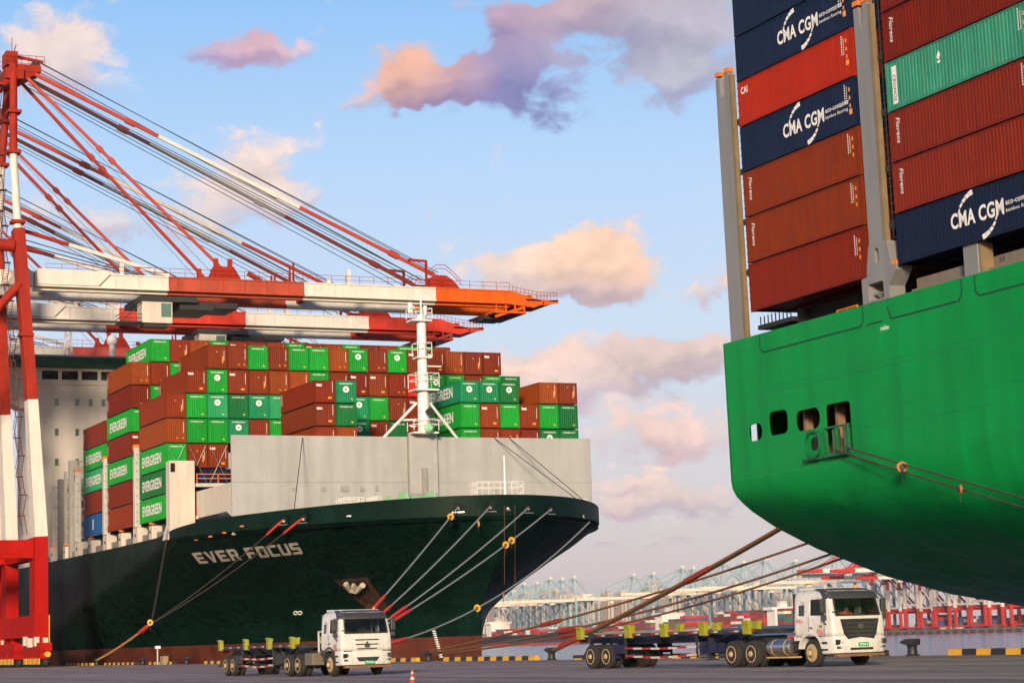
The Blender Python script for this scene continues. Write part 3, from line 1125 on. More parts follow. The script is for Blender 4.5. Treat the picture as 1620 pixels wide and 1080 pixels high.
# grey breakwater wall across the fore deck
BX = -224.9
bk = MB(o1)
bk.box((BX - 0.35, 67.45, 13.6), (BX, 110.9, 24.45))
bwall = bk.build('breakwater', M_GREY, ship1)
sm = MB(o1)
sm.box((BX + 0.001, 67.46, 19.3), (BX + 0.03, 110.88, 19.34))
sm.build('weld_seam', mat('seam_grey', (0.24, 0.23, 0.21), 0.6), bwall)
ps = MB(o1)
ps.box((BX + 0.002, 88.0, 14.5), (BX + 0.45, 91.4, 24.85))
ps.build('mast_trunk', M_GREY, bwall)
for y in (87.9, 91.42):
    MB(o1).box((BX + 0.003, y, 14.6), (BX + 0.2, y + 0.08, 24.4)).build('trunk_edge', mat('seam_grey', (0.24, 0.23, 0.21), 0.6), bwall)
lad = MB(o1)
lad.box((BX + 0.46, 89.4, 16.2), (BX + 0.75, 90.0, 20.9))
lad.box((BX + 0.452, 88.1, 17.5), (BX + 0.52, 91.3, 18.1))
lad.build('cable_duct', mat('duct_grey', (0.27, 0.26, 0.24), 0.55, var=0.15), bwall)
for y, z, w_, h_ in ((77.6, 18.3, 0.5, 0.5), (79.9, 18.3, 0.9, 0.6), (82.2, 18.3, 0.4, 0.5), (84.0, 18.35, 0.3, 0.6), (95.5, 18.0, 0.4, 1.3), (98.3, 18.35, 0.4, 0.5), (101.2, 18.35, 0.5, 0.5), (74.3, 18.4, 0.35, 0.35)):
    MB(o1).box((BX + 0.002, y, z), (BX + 0.14, y + w_, z + h_)).build('locker', mat('locker_grey', (0.30, 0.29, 0.265), 0.55, var=0.1), bwall)
# side return of the breakwater sloping aft on the quay side
rt = MB(o1)
rt.plate([(0, 15.6), (0, 19.35), (-13.9, 19.35), (-13.9, 16.3), (-2.0, 16.3)], [], (BX - 0.36, 67.5, 0), (1, 0, 0), (0, 0, 1), 0.2)
rt.build('breakwater_return', M_CREAM, ship1)
# forward lashing tower on the quay side
lt = MB(o1)
lt.box((-240.7, 64.35, 15.0), (-239.0, 67.3, 22.9))
lt.build('lashing_tower', M_CREAM, ship1, bevel=0.06)
lt2 = MB(o1)
lt2.plate([(63.9, 13.9), (67.9, 13.9), (67.3, 15.6), (64.35, 15.6)], [rrect(65.2, 66.3, 14.0, 15.0, 0.3)], (-238.9, 0, 0), (0, 1, 0), (0, 0, 1), 1.9)
lt2.build('tower_foot', M_CREAM, ship1)
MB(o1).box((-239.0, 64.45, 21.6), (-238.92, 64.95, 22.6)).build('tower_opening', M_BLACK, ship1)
# lashing bridge platforms across the ship at bay fronts
for bx_ in (-238.8,):
    for z, nm_ in ((20.3, 'walkway'), (16.6, 'walkway')):
        wk = MB(o1)
        wk.box((bx_ - 0.6, 67.4, z - 0.4), (bx_, 111, z))
        wko = wk.build(nm_, M_CREAM, ship1)
        rl = MB(o1)
        for zz in (0.55, 1.05):
            rl.bar((bx_ - 0.05, 67.4, z + zz), (bx_ - 0.05, 111, z + zz), 0.09)
        for i in range(18):
            rl.bar((bx_ - 0.05, 67.5 + i * 2.5, z), (bx_ - 0.05, 67.5 + i * 2.5, z + 1.05), 0.09)
        rl.build('handrail', M_ORNG, wko)
# deck-edge pedestals and side coaming
co_ = MB(o1)
co_.box((-335, 64.9, 13.6), (-239, 65.3, 15.2))
co_.build('hatch_coaming', mat('coaming_grey', (0.20, 0.20, 0.19), 0.6, var=0.2, streak=0.2, rust=0.15), ship1)
for x, big in ((-247.8, 0), (-254.9, 1), (-262.6, 0), (-270.4, 1), (-278.6, 0), (-286.4, 1), (-294, 0), (-302, 1)):
    wd = 1.15 if big else 0.75
    pd = MB(o1)
    pd.box((x - wd, 64.35, 13.9), (x + wd, 65.6, 16.2 if big else 16.0))
    po = pd.build('deck_pedestal', M_CREAM, ship1, bevel=0.05)
    MB(o1).box((x - 0.2, 64.30, 15.1), (x + 0.15, 64.36, 15.45)).build('pedestal_slot', M_BLACK, po)
    MB(o1).box((x - wd, 64.4, 16.2), (x - wd + 0.5, 65.0, 16.45)).build('cone_stop', M_ORNG, po)
for x, zt in ((-254.6, 25.9), (-270.4, 25.9), (-286.6, 25.6)):
    lp = MB(o1)
    lp.box((x - 0.75, 64.2, 16.25), (x + 0.15, 65.0, zt))
    lo_ = lp.build('lashing_post', mat('post_grey', (0.50, 0.49, 0.46), 0.5, var=0.08, streak=0.15, rust=0.12), ship1, bevel=0.04)
    cp_ = MB(o1)
    cp_.box((x - 0.8, 64.15, zt + 0.002), (x + 0.2, 65.0, zt + 0.3))
    cp_.build('post_cap', M_ORNG, lo_)
    sl = MB(o1)
    sl.box((x - 0.55, 64.17, zt - 1.2), (x - 0.25, 64.21, zt - 0.4))
    sl.build('post_slot', M_DARK, lo_)
    rg_ = MB(o1)
    for k in range(9):
        rg_.bar((x + 0.15, 64.4, 17 + k), (x + 0.5, 64.4, 17 + k), 0.06)
    rg_.build('rung', M_DARK, lo_)
# empty bay with open lashing frames
fr_m = mat('frame_grey', (0.30, 0.29, 0.265), 0.55, var=0.15, streak=0.2, rust=0.2)
for x0, y0 in ((-292.6, 64.6), (-299.5, 64.6)):
    for yy in (y0, y0 + 3.6):
        pass
    fb = MB(o1)
    fz = 27.6 if x0 > -295 else 25.6
    fb.box((x0, y0, 14), (x0 + 0.9, y0 + 0.8, fz))
    fb.box((x0, y0 + 3.2, 14), (x0 + 0.9, y0 + 4.0, fz))
    for z in (16.2, 18.6, 21.2, 23.6, fz - 1.7):
        fb.box((x0 + 0.1, y0 + 0.8, z), (x0 + 0.8, y0 + 3.2, z + 0.7))
    fb.plate([(y0 + 0.8, fz - 1.0), (y0 + 3.2, fz - 1.0), (y0 + 3.2, fz), (y0 + 0.8, fz)], [rrect(y0 + 1.1, y0 + 2.9, fz - 0.75, fz - 0.12, 0.2)], (x0 + 0.85, 0, 0), (0, 1, 0), (0, 0, 1), 0.7)
    fo_ = fb.build('lashing_frame', fr_m, ship1)
    fr2 = MB(o1)
    for z in (17.2, 19.6, 22.2, 24.6):
        for zz in (0.35, 0.75):
            fr2.bar((x0 + 0.85, y0 + 0.8, z + zz), (x0 + 0.85, y0 + 3.2, z + zz), 0.07)
    fr2.build('frame_handrail', M_ORNG, fo_)
for x0, zt in ((-289.5, 24.5), (-295.8, 26.4), (-303.5, 25.0)):
    lf = MB(o1)
    for y in (64.7, 66.4, 68.6, 70.8):
        lf.box((x0, y, 14), (x0 + 0.45, y + 0.35, zt))
    for k in range(7):
        z = 16.0 + k * 1.45
        lf.box((x0 + 0.05, 64.7, z), (x0 + 0.4, 71.1, z + 0.16))
    for k in range(3):
        lf.bar((x0 + 0.2, 64.9, 16 + 3 * k), (x0 + 0.2, 70.9, 18.9 + 3 * k), 0.14)
    lf.build('lashing_frame', fr_m, ship1)
for k, x0 in enumerate((-296, -303)):
    cr_ = MB(o1)
    for z in (17, 19.5, 22):
        cr_.box((x0, 68.8, z), (x0 + 0.7, 110, z + 0.5))
    for y in range(70, 110, 4):
        cr_.box((x0, y, 14), (x0 + 0.6, y + 0.4, 23.5 - k))
    cr_.build('lashing_bridge', fr_m, ship1)

# accommodation block with wheelhouse
HX = -312.0
ho = MB(o1).box((HX - 14, 64.3, 13.6), (HX, 114.1, 43.0)).build('deckhouse', mat('house_cream_paint', (0.62, 0.57, 0.50), 0.5, var=0.04, streak=0.08, scale=0.3), ship1)
MB(o1).box((HX - 14.5, 60.0, 43.05), (HX + 0.6, 118.4, 44.6)).build('roof_band', M_DOCKG, ship1)
MB(o1).box((HX - 14.3, 60.6, 44.603), (HX + 0.3, 117.8, 44.9)).build('roof_edge', M_CREAM, ship1)
wg = MB(o1)
wg.plate([(57.4, 43.0), (64.3, 43.0), (64.3, 37.0), (61.9, 37.0), (57.4, 39.6)], [], (HX - 0.02, 0, 0), (0, 1, 0), (0, 0, 1), 4.0)
wgo = wg.build('bridge_wing', mat('house_cream_paint', (1, 1, 1)), ship1)
w2_ = MB(o1)
w2_.plate([(114.1, 43.0), (121, 43.0), (121, 39.6), (116.5, 37.0), (114.1, 37.0)], [], (HX - 0.02, 0, 0), (0, 1, 0), (0, 0, 1), 4.0)
w2_.build('bridge_wing', mat('house_cream_paint', (1, 1, 1)), ship1)
for i in range(17):
    y = 65.0 + i * 2.9
    wf = MB(o1)
    wf.plate([(y - 0.1, 41.05), (y + 2.6, 41.05), (y + 2.6, 42.75), (y - 0.1, 42.75)], [[(y + 0.05, 41.25), (y + 2.45, 41.25), (y + 2.45, 42.55), (y + 0.05, 42.55)]], (HX + 0.12, 0, 0), (0, 1, 0), (0, 0, 1), 0.12)
    wo_ = wf.build('bridge_window', mat('house_cream_paint', (1, 1, 1)), ho)
    MB(o1).box((HX + 0.005, y + 0.05, 41.25), (HX + 0.06, y + 2.45, 42.55)).build('pane', M_GLASS_D, wo_)
MB(o1).box((HX + 0.002, 64.3, 40.55), (HX + 0.16, 114.1, 40.72)).build('rain_ledge', M_CREAM, ho)
for zw in (37.4, 33.0, 28.6):
    for y in (66.9, 69.9, 71.9, 73.8, 79.5, 84.0):
        if zw < 36 and y in (71.9, 73.8):
            continue
        wf = MB(o1)
        wf.plate([(y - 0.06, zw - 0.06), (y + 0.66, zw - 0.06), (y + 0.66, zw + 1.16), (y - 0.06, zw + 1.16)], [[(y + 0.04, zw + 0.04), (y + 0.56, zw + 0.04), (y + 0.56, zw + 1.06), (y + 0.04, zw + 1.06)]], (HX + 0.07, 0, 0), (0, 1, 0), (0, 0, 1), 0.07)
        wo_ = wf.build('cabin_window', M_CREAM, ho)
        MB(o1).box((HX + 0.003, y + 0.04, zw + 0.04), (HX + 0.03, y + 0.56, zw + 1.06)).build('pane', M_GLASS_G, wo_)
ra = MB(o1)
ra.cyl((HX - 4, 76.4, 44.9), (HX - 4, 76.4, 47.2), 0.45, 12)
ra.lathe((HX - 4, 76.4, 47.2), (0, 0, 1), [(0, 0.6), (0.5, 0.8), (1.1, 0.7), (1.5, 0.3)], 14)
ra.build('radome', M_MAST, ship1, smooth=True)
ra = MB(o1)
for dx in (-0.5, 0.5):
    for dy in (-0.5, 0.5):
        ra.bar((HX - 3 + dx, 69.6 + dy, 44.9), (HX - 3 + dx * .6, 69.6 + dy * .6, 51.2), 0.16)
for z in range(45, 51):
    ra.bar((HX - 3 - .5, 69.1, z), (HX - 2.5, 70.1, z + 0.8), 0.1)
    ra.bar((HX - 2.5, 69.1, z), (HX - 2.5, 70.1, z), 0.1)
ra.build('signal_mast', M_MAST, ship1)

# foremast on the breakwater trunk
MX, MY = BX + 0.9, 89.65
mb = MB(o1)
mb.cyl((MX, MY, 24.6), (MX, MY, 31.5), 0.68, 20, 0.64)
mb.cyl((MX, MY, 31.5), (MX, MY, 38.2), 0.57, 20, 0.52)
fm = mb.build('foremast', M_MAST, ship1, smooth=True)


def mast_deck(z, r, name, rail=1.0, y0=None, y1=None):
    y0 = MY - r if y0 is None else y0
    y1 = MY + r if y1 is None else y1
    d = MB(o1)
    d.plate([(y0, -r), (y1, -r), (y1, r), (y0, r)], [], (MX, 0, z), (0, 1, 0), (1, 0, 0), -0.18)
    pk = d.build(name, M_MAST, fm)
    ra_ = MB(o1)
    for zz in (0.55, 1.0):
        c = [(MX - r, y0, z + .18 + zz * rail), (MX + r, y0, z + .18 + zz * rail), (MX + r, y1, z + .18 + zz * rail), (MX - r, y1, z + .18 + zz * rail)]
        for i in range(4):
            ra_.bar(c[i], c[(i + 1) % 4], 0.07)
    for yy in (y0, (y0 + y1) / 2, y1):
        for xx in (-r, r):
            ra_.bar((MX + xx, yy, z + 0.18), (MX + xx, yy, z + .18 + rail), 0.07)
    ra_.build('guard_rail', M_MAST, pk)
    return pk


mast_deck(37.6, 0.95, 'top_platform', 1.1, MY - 1.45, MY + 0.95)
mast_deck(33.4, 0.85, 'crow_platform', 1.4)
mast_deck(29.7, 1.2, 'lamp_platform', 1.6, MY - 1.3, MY + 1.5)
mast_deck(24.86, 1.0, 'foot_platform', 1.2, MY - 1.6, MY + 1.4)
for s in (-1, 1):
    MB(o1).cyl((MX, MY + s * 0.8, 28.2), (BX - 0.2, MY + s * 4.6, 24.2), 0.17, 10).build('stay_leg', M_MAST, fm, smooth=True)
    MB(o1).cyl((MX, MY + s * 0.9, 26.3), (BX, MY + s * 2.6, 26.3), 0.12, 8).build('stay_strut', M_MAST, fm, smooth=True)
tp = MB(o1)
tp.cyl((MX, MY - 1.3, 38.4), (MX, MY - 1.3, 39.6), 0.3, 10)
tp.build('mast_light', M_MAST, fm, smooth=True)
MB(o1).cyl((MX, MY, 38.2), (MX, MY, 40.4), 0.10, 8).build('aerial', M_MAST, fm)
MB(o1).cyl((MX, MY + .5, 38.2), (MX, MY + .5, 39.3), 0.22, 8).build('mast_light', M_MAST, fm)
MB(o1).bar((MX, MY + 0.6, 32.4), (MX, MY + 2.3, 32.4), 0.14).build('spreader', M_MAST, fm)
hn = MB(o1)
hn.cyl((MX + 1.0, MY, 27.1), (MX + 2.0, MY, 27.0), 0.22, 12, 0.45)
hn.build('fog_horn', M_DARK, fm, smooth=True)
bell = MB(o1)
bell.lathe((MX + 1.5, MY - 0.1, 25.2), (1, 0, 0), [(0, 0.5), (0.3, 0.55), (0.6, 0.3)], 14)
bell.build('floodlight', M_WINCH, fm, smooth=True)

# jackstaff, bow rails, winches
js = MB(o1)
js.cyl((-201.0, S1Y, 15.5), (-201.0, S1Y, 20.2), 0.13, 8, 0.07)
js.build('jackstaff', M_MAST, ship1, smooth=True)


def rail_box(c, sx, sy, z, h, name='bow_rail', m=None):
    mb_ = MB(o1)
    x, y = c
    P_ = [(x - sx, y - sy), (x + sx, y - sy), (x + sx, y + sy), (x - sx, y + sy)]
    for zz in (0.4, 0.75, 1.0):
        for i in range(4):
            a, b = P_[i], P_[(i + 1) % 4]
            mb_.bar((*a, z + h * zz), (*b, z + h * zz), 0.06)
    for i in range(4):
        a, b = P_[i], P_[(i + 1) % 4]
        for k in range(4):
            t = k / 4
            mb_.bar((a[0] + (b[0] - a[0]) * t, a[1] + (b[1] - a[1]) * t, z), (a[0] + (b[0] - a[0]) * t, a[1] + (b[1] - a[1]) * t, z + h), 0.06)
    mb_.build(name, m or M_MAST, ship1)


rail_box((-203.0, S1Y), 0.8, 2.6, 15.2, 2.4)
rail_box((-219.0, 105.6), 1.0, 1.2, 14.9, 2.0)
rail_box((-214.5, 77.2), 1.2, 1.1, 14.6, 2.2)
rail_box((-214.5, 79.9), 0.8, 0.5, 14.6, 2.3)
for y, s in ((81.9, 1.0), (84.0, 1.35), (87.0, 0.8), (95.5, 0.7), (92.0, 0.9)):
    wi = MB(o1)
    X0 = -212.5
    wi.cyl((X0, y - 1.1 * s, 15.55), (X0, y + 1.1 * s, 15.55), 1.0 * s, 18)
    wi.cyl((X0, y - 1.25 * s, 15.55), (X0, y - 1.05 * s, 15.55), 1.35 * s, 18)
    wi.cyl((X0, y + 1.05 * s, 15.55), (X0, y + 1.25 * s, 15.55), 1.35 * s, 18)
    wi.box((X0 - 1, y - 1.4 * s, 13.6), (X0 + 1, y + 1.4 * s, 14.8))
    wi.build('winch', M_WINCH, ship1, smooth=True)
# stay wires on the breakwater
for a, b in (((BX + 0.2, 75.5, 24.2), (-217.5, 72.0, 15.7)), ((BX + 0.1, 98.6, 24.4), (-214.5, 104.8, 16.0)), ((BX + 0.1, 100.5, 24.4), (-216, 106.6, 15.7))):
    MB(o1).cyl(a, b, 0.045, 6).build('stay_wire', M_DARK, ship1)
# containers' lashing rods on the open bay front

# ------------------------------------------------------------------ containers
CL, CW = 12.192, 2.438
SHELL, FRAME = {}, {}


def corrugated(mb, length, z0, z1, place, pitch=0.279, depth=0.027, margin=0.16):
    """a corrugated wall strip: place(a, d) -> (x, y) with a along the wall and d the inset"""
    n = int((length - 2 * margin) / pitch)
    pr = [(0, 0.0), (margin, 0.0)]
    a = margin
    p = (length - 2 * margin) / n
    for i in range(n):
        pr += [(a + p * 0.18, depth), (a + p * 0.50, depth), (a + p * 0.68, 0.0), (a + p, 0.0)]
        a += p
    pr.append((length, 0.0))
    vs, fs = [], []
    for q_, d in pr:
        x, y = place(q_, d)
        vs += [(x, y, z0), (x, y, z1)]
    for i in range(len(pr) - 1):
        fs.append((2 * i, 2 * i + 2, 2 * i + 3, 2 * i + 1))
    mb.add(vs, fs)


def shell_mesh(H):
    if H in SHELL:
        return SHELL[H]
    mb = MB()
    hx, hy = CL / 2 - 0.04, CW / 2 - 0.02
    z0, z1 = 0.14, H - 0.07
    corrugated(mb, 2 * hx, z0, z1, lambda a, d: (-hx + a, -hy + d))
    corrugated(mb, 2 * hx, z0, z1, lambda a, d: (hx - a, hy - d))
    corrugated(mb, 2 * hy, z0, z1, lambda a, d: (hx - d, -hy + a), 0.25, 0.026)
    corrugated(mb, 2 * hy, z0, z1, lambda a, d: (-hx + d, hy - a), 0.25, 0.026)
    mb.add([(-hx, -hy, z1), (hx, -hy, z1), (hx, hy, z1), (-hx, hy, z1), (-hx, -hy, z0), (hx, -hy, z0), (hx, hy, z0), (-hx, hy, z0)], [(0, 1, 2, 3), (7, 6, 5, 4)])
    me = bpy.data.meshes.new('container')
    me.from_pydata([tuple(v) for v in mb.v], [], mb.f)
    SHELL[H] = me
    return me


def frame_mesh(H):
    if H in FRAME:
        return FRAME[H]
    mb = MB()
    hx, hy = CL / 2, CW / 2
    for sx in (-1, 1):
        for sy in (-1, 1):
            x0, y0 = (hx - 0.12) * sx, (hy - 0.09) * sy
            mb.box((min(x0, hx * sx - .01 * sx), min(y0, hy * sy), 0.118), (max(x0, hx * sx - .01 * sx), max(y0, hy * sy), H - 0.118))
            for zz in (0, H - 0.118):      # corner castings
                mb.box((min(hx * sx, (hx - .178) * sx), min((hy + .004) * sy, (hy - .162) * sy), zz), (max(hx * sx, (hx - .178) * sx), max((hy + .004) * sy, (hy - .162) * sy), zz + 0.118))
    for sy in (-1, 1):
        y1 = hy * sy
        mb.box((-hx + .18, min(y1, y1 - .07 * sy), 0.02), (hx - .18, max(y1, y1 - .07 * sy), 0.18))
        mb.box((-hx + .18, min(y1, y1 - .07 * sy), H - 0.075), (hx - .18, max(y1, y1 - .07 * sy), H - 0.01))
    for sx in (-1, 1):
        x1 = (hx - .005) * sx
        mb.box((min(x1, x1 - .08 * sx), -hy + .165, 0.02), (max(x1, x1 - .08 * sx), hy - .165, 0.18))
        mb.box((min(x1, x1 - .08 * sx), -hy + .165, H - 0.11), (max(x1, x1 - .08 * sx), hy - .165, H - 0.01))
    FRAME[H] = mb.mesh('frame')
    return FRAME[H]


C_BROWN = [(0.190, 0.026, 0.007), (0.205, 0.033, 0.008), (0.165, 0.019, 0.007), (0.185, 0.030, 0.011)]
C_ORB = (0.25, 0.050, 0.009)
C_GREEN = (0.008, 0.28, 0.028)
C_DGREEN = (0.008, 0.135, 0.035)
C_LGREEN = (0.022, 0.30, 0.11)
C_TEAL = (0.010, 0.215, 0.085)
C_RED = (0.46, 0.020, 0.008)
C_NAVY = (0.010, 0.017, 0.060)
C_BLUE = (0.008, 0.085, 0.26)
COLS = {'b': C_BROWN, 'o': [C_ORB], 'g': [C_GREEN], 'd': [C_DGREEN], 'l': [C_LGREEN], 't': [C_TEAL], 'r': [C_RED], 'n': [C_NAVY], 'u': [C_BLUE]}
CNAME = {'b': 'red-brown', 'o': 'orange-brown', 'g': 'bright green', 'd': 'dark green', 'l': 'pale green', 't': 'teal green', 'r': 'bright red', 'n': 'navy blue', 'u': 'blue'}
PRINT = {}


def print_mesh(kind, H):
    """white print of a kind on the near end (+x) or the quay side (-y): list of (name, mesh, material)"""
    k = (kind, H)
    if k in PRINT:
        return PRINT[k]
    ex, ey = CL / 2 + 0.002, -CW / 2 + 0.012
    U_, V_ = Vector((0, 1, 0)), Vector((0, 0, 1))
    out = []

    def end_text(body, y, z, w, h, bold=0.02):
        return text_mb(MB(), body, (ex, y, z), U_, V_, w, h, bold)
    if kind == 'eg':            # small company line on the green ends
        out.append(('company_line', end_text('EVERGREEN LINE', -0.75, H - 0.42, 1.5, 0.15), M_LETTER))
        out.append(('end_sticker', MB().plate([(0.55, 0.42), (0.78, 0.32), (0.80, 0.46), (0.60, 0.54)], [], (ex, 0, 0), U_, V_, 0.004), M_STICKY))
    elif kind == 'logo':
        mb = MB()
        r = 0.36
        disc = [(r * math.cos(R(18 * i)), r * math.sin(R(18 * i))) for i in range(20)]
        star = []
        for i in range(16):
            rr = 0.20 if i % 2 == 0 else 0.07
            star.append((rr * math.cos(R(22.5 * i)), rr * math.sin(R(22.5 * i))))
        mb.plate(disc, [star], (ex, 0.0, H - 0.98), U_, V_, 0.004)
        out.append(('round_emblem', mb, M_LETTER))
        out.append(('company_line', end_text('EVERGREEN', -0.75, H - 0.42, 1.5, 0.15), M_LETTER))
        out.append(('end_sticker', MB().plate([(0.55, 0.42), (0.78, 0.32), (0.80, 0.46), (0.60, 0.54)], [], (ex, 0, 0), U_, V_, 0.004), M_STICKY))
    elif kind in ('tex', 'code'):
        mb = MB()
        for i in range(11):
            mb.box((ex - .003, 0.86, 1.15 + i * 0.115), (ex, 0.94, 1.215 + i * 0.115))
        out.append(('number_column', mb, M_LETTER))
        if kind == 'tex':
            out.append(('maker_word', end_text('tex', -1.02, H - 0.70, 0.72, 0.34, 0.035), M_LETTER))
            out.append(('end_sticker', MB().box((ex - .003, 0.35, 0.42), (ex, 0.78, 0.64)), M_STICK))
        else:
            mb = MB()
            for y in (0.02, 0.68):
                mb.plate([(y, 0.52), (y + 0.2, 0.44), (y + 0.22, 0.56), (y + 0.06, 0.64)], [], (ex, 0, 0), U_, V_, 0.004)
            out.append(('end_sticker', mb, M_STICK))
    elif kind == 'code2':
        mb = MB()
        for i in range(9):
            mb.box((ex - .003, 0.80, 1.0 + i * 0.13), (ex, 0.88, 1.07 + i * 0.13))
        out.append(('number_column', mb, M_LETTER))
        mb = MB()
        mb.plate([(-0.1, 1.96), (0.08, 1.9), (0.1, 2.0), (-0.02, 2.06)], [], (ex, 0, 0), U_, V_, 0.004)
        mb.box((ex - .003, 0.62, 0.7), (ex, 0.76, 1.5))
        out.append(('end_sticker', mb, M_STICK))
    elif kind == 'EVER':
        S_ = Vector((1, 0, 0))
        out.append(('side_name', text_mb(MB(), 'EVERGREEN', (-4.6, ey - .016, 0.78), S_, V_, 8.6, 1.25, 0.035), M_LETTER))
    elif kind == 'side_small':
        mb = MB()
        for i in range(6):
            mb.box((-5.75, ey - .016, 0.9 + i * 0.22), (-5.45, ey - .012, 1.02 + i * 0.22))
        out.append(('side_number', mb, M_LETTER))
    elif kind == 'emblem':
        mb = MB()
        for i in range(4):
            a = [( -0.6 + 0.5 * math.cos(R(30 * j)), 1.0 + i * 0.34 + 0.16 * math.sin(R(30 * j))) for j in range(12)]
            a2 = [(-0.6 + 0.28 * math.cos(R(30 * j)), 1.0 + i * 0.34 + 0.06 * math.sin(R(30 * j))) for j in range(12)]
            mb.plate(a, [a2], (0, ey - .016, 0), (1, 0, 0), V_, 0.004)
        out.append(('side_emblem', mb, M_LETTER))
    PRINT[k] = [(n_, b.mesh(n_), m_) for n_, b, m_ in out]
    for n_, me, m_ in PRINT[k]:
        me.materials.append(m_)
    return PRINT[k]


def container(c, H, colour, prints, label, group, material=None, name='shipping_container'):
    rgb = COLS[colour] if isinstance(colour, str) else [colour]
    rgb = rgb[random.randrange(len(rgb))]
    k = random.uniform(0.88, 1.12)
    rgb = tuple(v * k for v in rgb)
    key = ('faded' if material is M_FADED else 'plain')
    me = shell_mesh(H)
    fm_ = frame_mesh(H)
    if not me.materials:
        me.materials.append(M_PAINT)
        fm_.materials.append(M_PAINT)
    o = link_mesh(name, me, None, None, c, rgb)
    f = link_mesh('frame', fm_, None, o, (0, 0, 0), tuple(v * 0.9 for v in rgb))
    if material is not None:
        for t in (o, f):
            t.material_slots[0].link = 'OBJECT'
            t.material_slots[0].material = material
    for kind in prints:
        for n_, pm, m_ in print_mesh(kind, H):
            link_mesh(n_, pm, None, o)
    tag(o, label, 'container', group)
    return o


ORD = ['first', 'second', 'third', 'fourth', 'fifth', 'sixth', 'seventh', 'eighth', 'ninth', 'tenth', 'eleventh', 'twelfth', 'thirteenth', 'fourteenth', 'fifteenth', 'sixteenth', 'seventeenth', 'eighteenth', 'nineteenth', 'twentieth', 'twenty-first', 'twenty-second', 'twenty-third']
HC = 2.896


def style(code):
    """'g+' style codes: colour letter, then l=round logo, e=company line, x=tex, c=code stickers, k=other stickers, E=EVERGREEN on the side, s=small side number"""
    pr, ds = [], ''
    for ch in code[1:]:
        if ch == 'l':
            pr.append('logo')
            ds = ' with round emblem'
        elif ch == 'e':
            pr.append('eg')
        elif ch == 'x':
            pr.append('tex')
            ds = ' with tex lettering'
        elif ch == 'c':
            pr.append('code')
        elif ch == 'k':
            pr.append('code2')
        elif ch == 'E':
            pr.append('EVER')
        elif ch == 's':
            pr.append('side_small')
        elif ch == 'm':
            pr.append('emblem')
            ds = ' with side emblem'
    return code[0], pr, ds


def stack(bay, xf, y0, c0, cols, z0, H, group, rows_total):
    """cols: {column: {tier: code}}; xf the front of the bay"""
    for c, tiers in cols.items():
        for t, code in tiers.items():
            col, pr, ds = style(code)
            row = rows_total - t
            lab = f'{CNAME[col]} container{ds}, {ORD[c - c0]} from quay side, {ORD[row]} row of {bay} stack'
            container((xf - CL / 2, y0 + 2.5 * c + CW / 2, z0 + t * H), 2.80, col, pr, lab, group)


# main stack (bay A): column -> tier codes, tier 6 is the top row
A = {0: {0: 'gE', 1: 'dE', 2: 'gEe', 3: 'oc', 4: 'bk'}, 1: {0: 'n', 1: 'n', 2: 'bk', 3: 'ge', 4: 'ge', 5: 'bxs'}, 2: {1: 'n', 2: 'bx', 3: 'ge', 4: 'ldl'.replace('d', ''), 5: 'gl', 6: 'bks'},
     3: {1: 'n', 3: 'tl', 4: 'de', 5: 'bx', 6: 'bc'}, 4: {3: 'bc', 4: 'tl', 5: 'bk', 6: 'ge'}, 5: {3: 'ge', 4: 'le', 5: 'oc', 6: 'bc'}, 6: {3: 'bc', 4: 'ge', 5: 'oc', 6: 'ge'}, 7: {4: 'bc', 5: 'ge', 6: 'ge'},
     8: {4: 'te', 5: 'bc', 6: 'oc'}, 9: {3: 'tl', 4: 'tl', 5: 'bx', 6: 'gl'}, 10: {3: 'bx', 4: 'ge', 5: 'bx', 6: 'bc'}, 11: {3: 'de', 4: 'bk', 5: 'bc', 6: 'gl'}, 12: {3: 'bx', 4: 'bx', 5: 'rc', 6: 'bx'},
     13: {3: 'bc', 4: 'bc', 5: 'gl', 6: 'bx'}, 14: {4: 'de', 5: 'ge', 6: 'oc'}, 15: {4: 'bc', 5: 'bc', 6: 'bk'}, 16: {4: 'ge', 5: 'ge', 6: 'bx'}, 17: {3: 'be', 4: 'ge', 5: 'de'}}
A[2][4] = 'll'
stack('main', -240.8, 64.4, 0, A, 16.45, HC, 'containers of the main stack on the dark ship', 6)
# bay in front of it, half hidden by the breakwater
Z = {0: {0: 'bc', 1: 'bx', 2: 'bxs'}, 1: {0: 'oc', 1: 'de', 2: 'tl'}, 7: {0: 'ge', 1: 'geE', 2: 'tlE'}, 8: {0: 'bc', 1: 'bx', 2: 'tl'}, 9: {0: 'bk', 1: 'ge', 2: 'dl'}, 10: {0: 'bc', 1: 'bx'}, 11: {0: 'dl', 1: 'ge', 2: 'ok'}, 12: {0: 'de', 1: 'de', 2: 'bk'}}
for c, tiers in Z.items():
    zz = 22.75
    for t in range(3):
        H = HC if t < 2 else 2.591
        if c < 2 and t == 1:
            H = 2.591
        if t in tiers:
            col, pr, ds = style(tiers[t])
            lab = f'{CNAME[col]} container{ds}, {ORD[c]} place from the mast-side end, {ORD[2 - t]} row of front stack behind breakwater'
            if c >= 7:
                lab = f'{CNAME[col]} container{ds}, {ORD[c - 7]} from mast, {ORD[2 - t]} row of seaward front block'
            else:
                lab = f'{CNAME[col]} container{ds}, {"quay" if c == 0 else "mast"} side of the breakwater pair, {ORD[2 - t]} row'
            container((-225.6 - CL / 2, 77.3 + 2.5 * c + CW / 2, zz), H - 0.09, col, pr, lab, 'containers close behind the breakwater')
        zz += H + 0.01
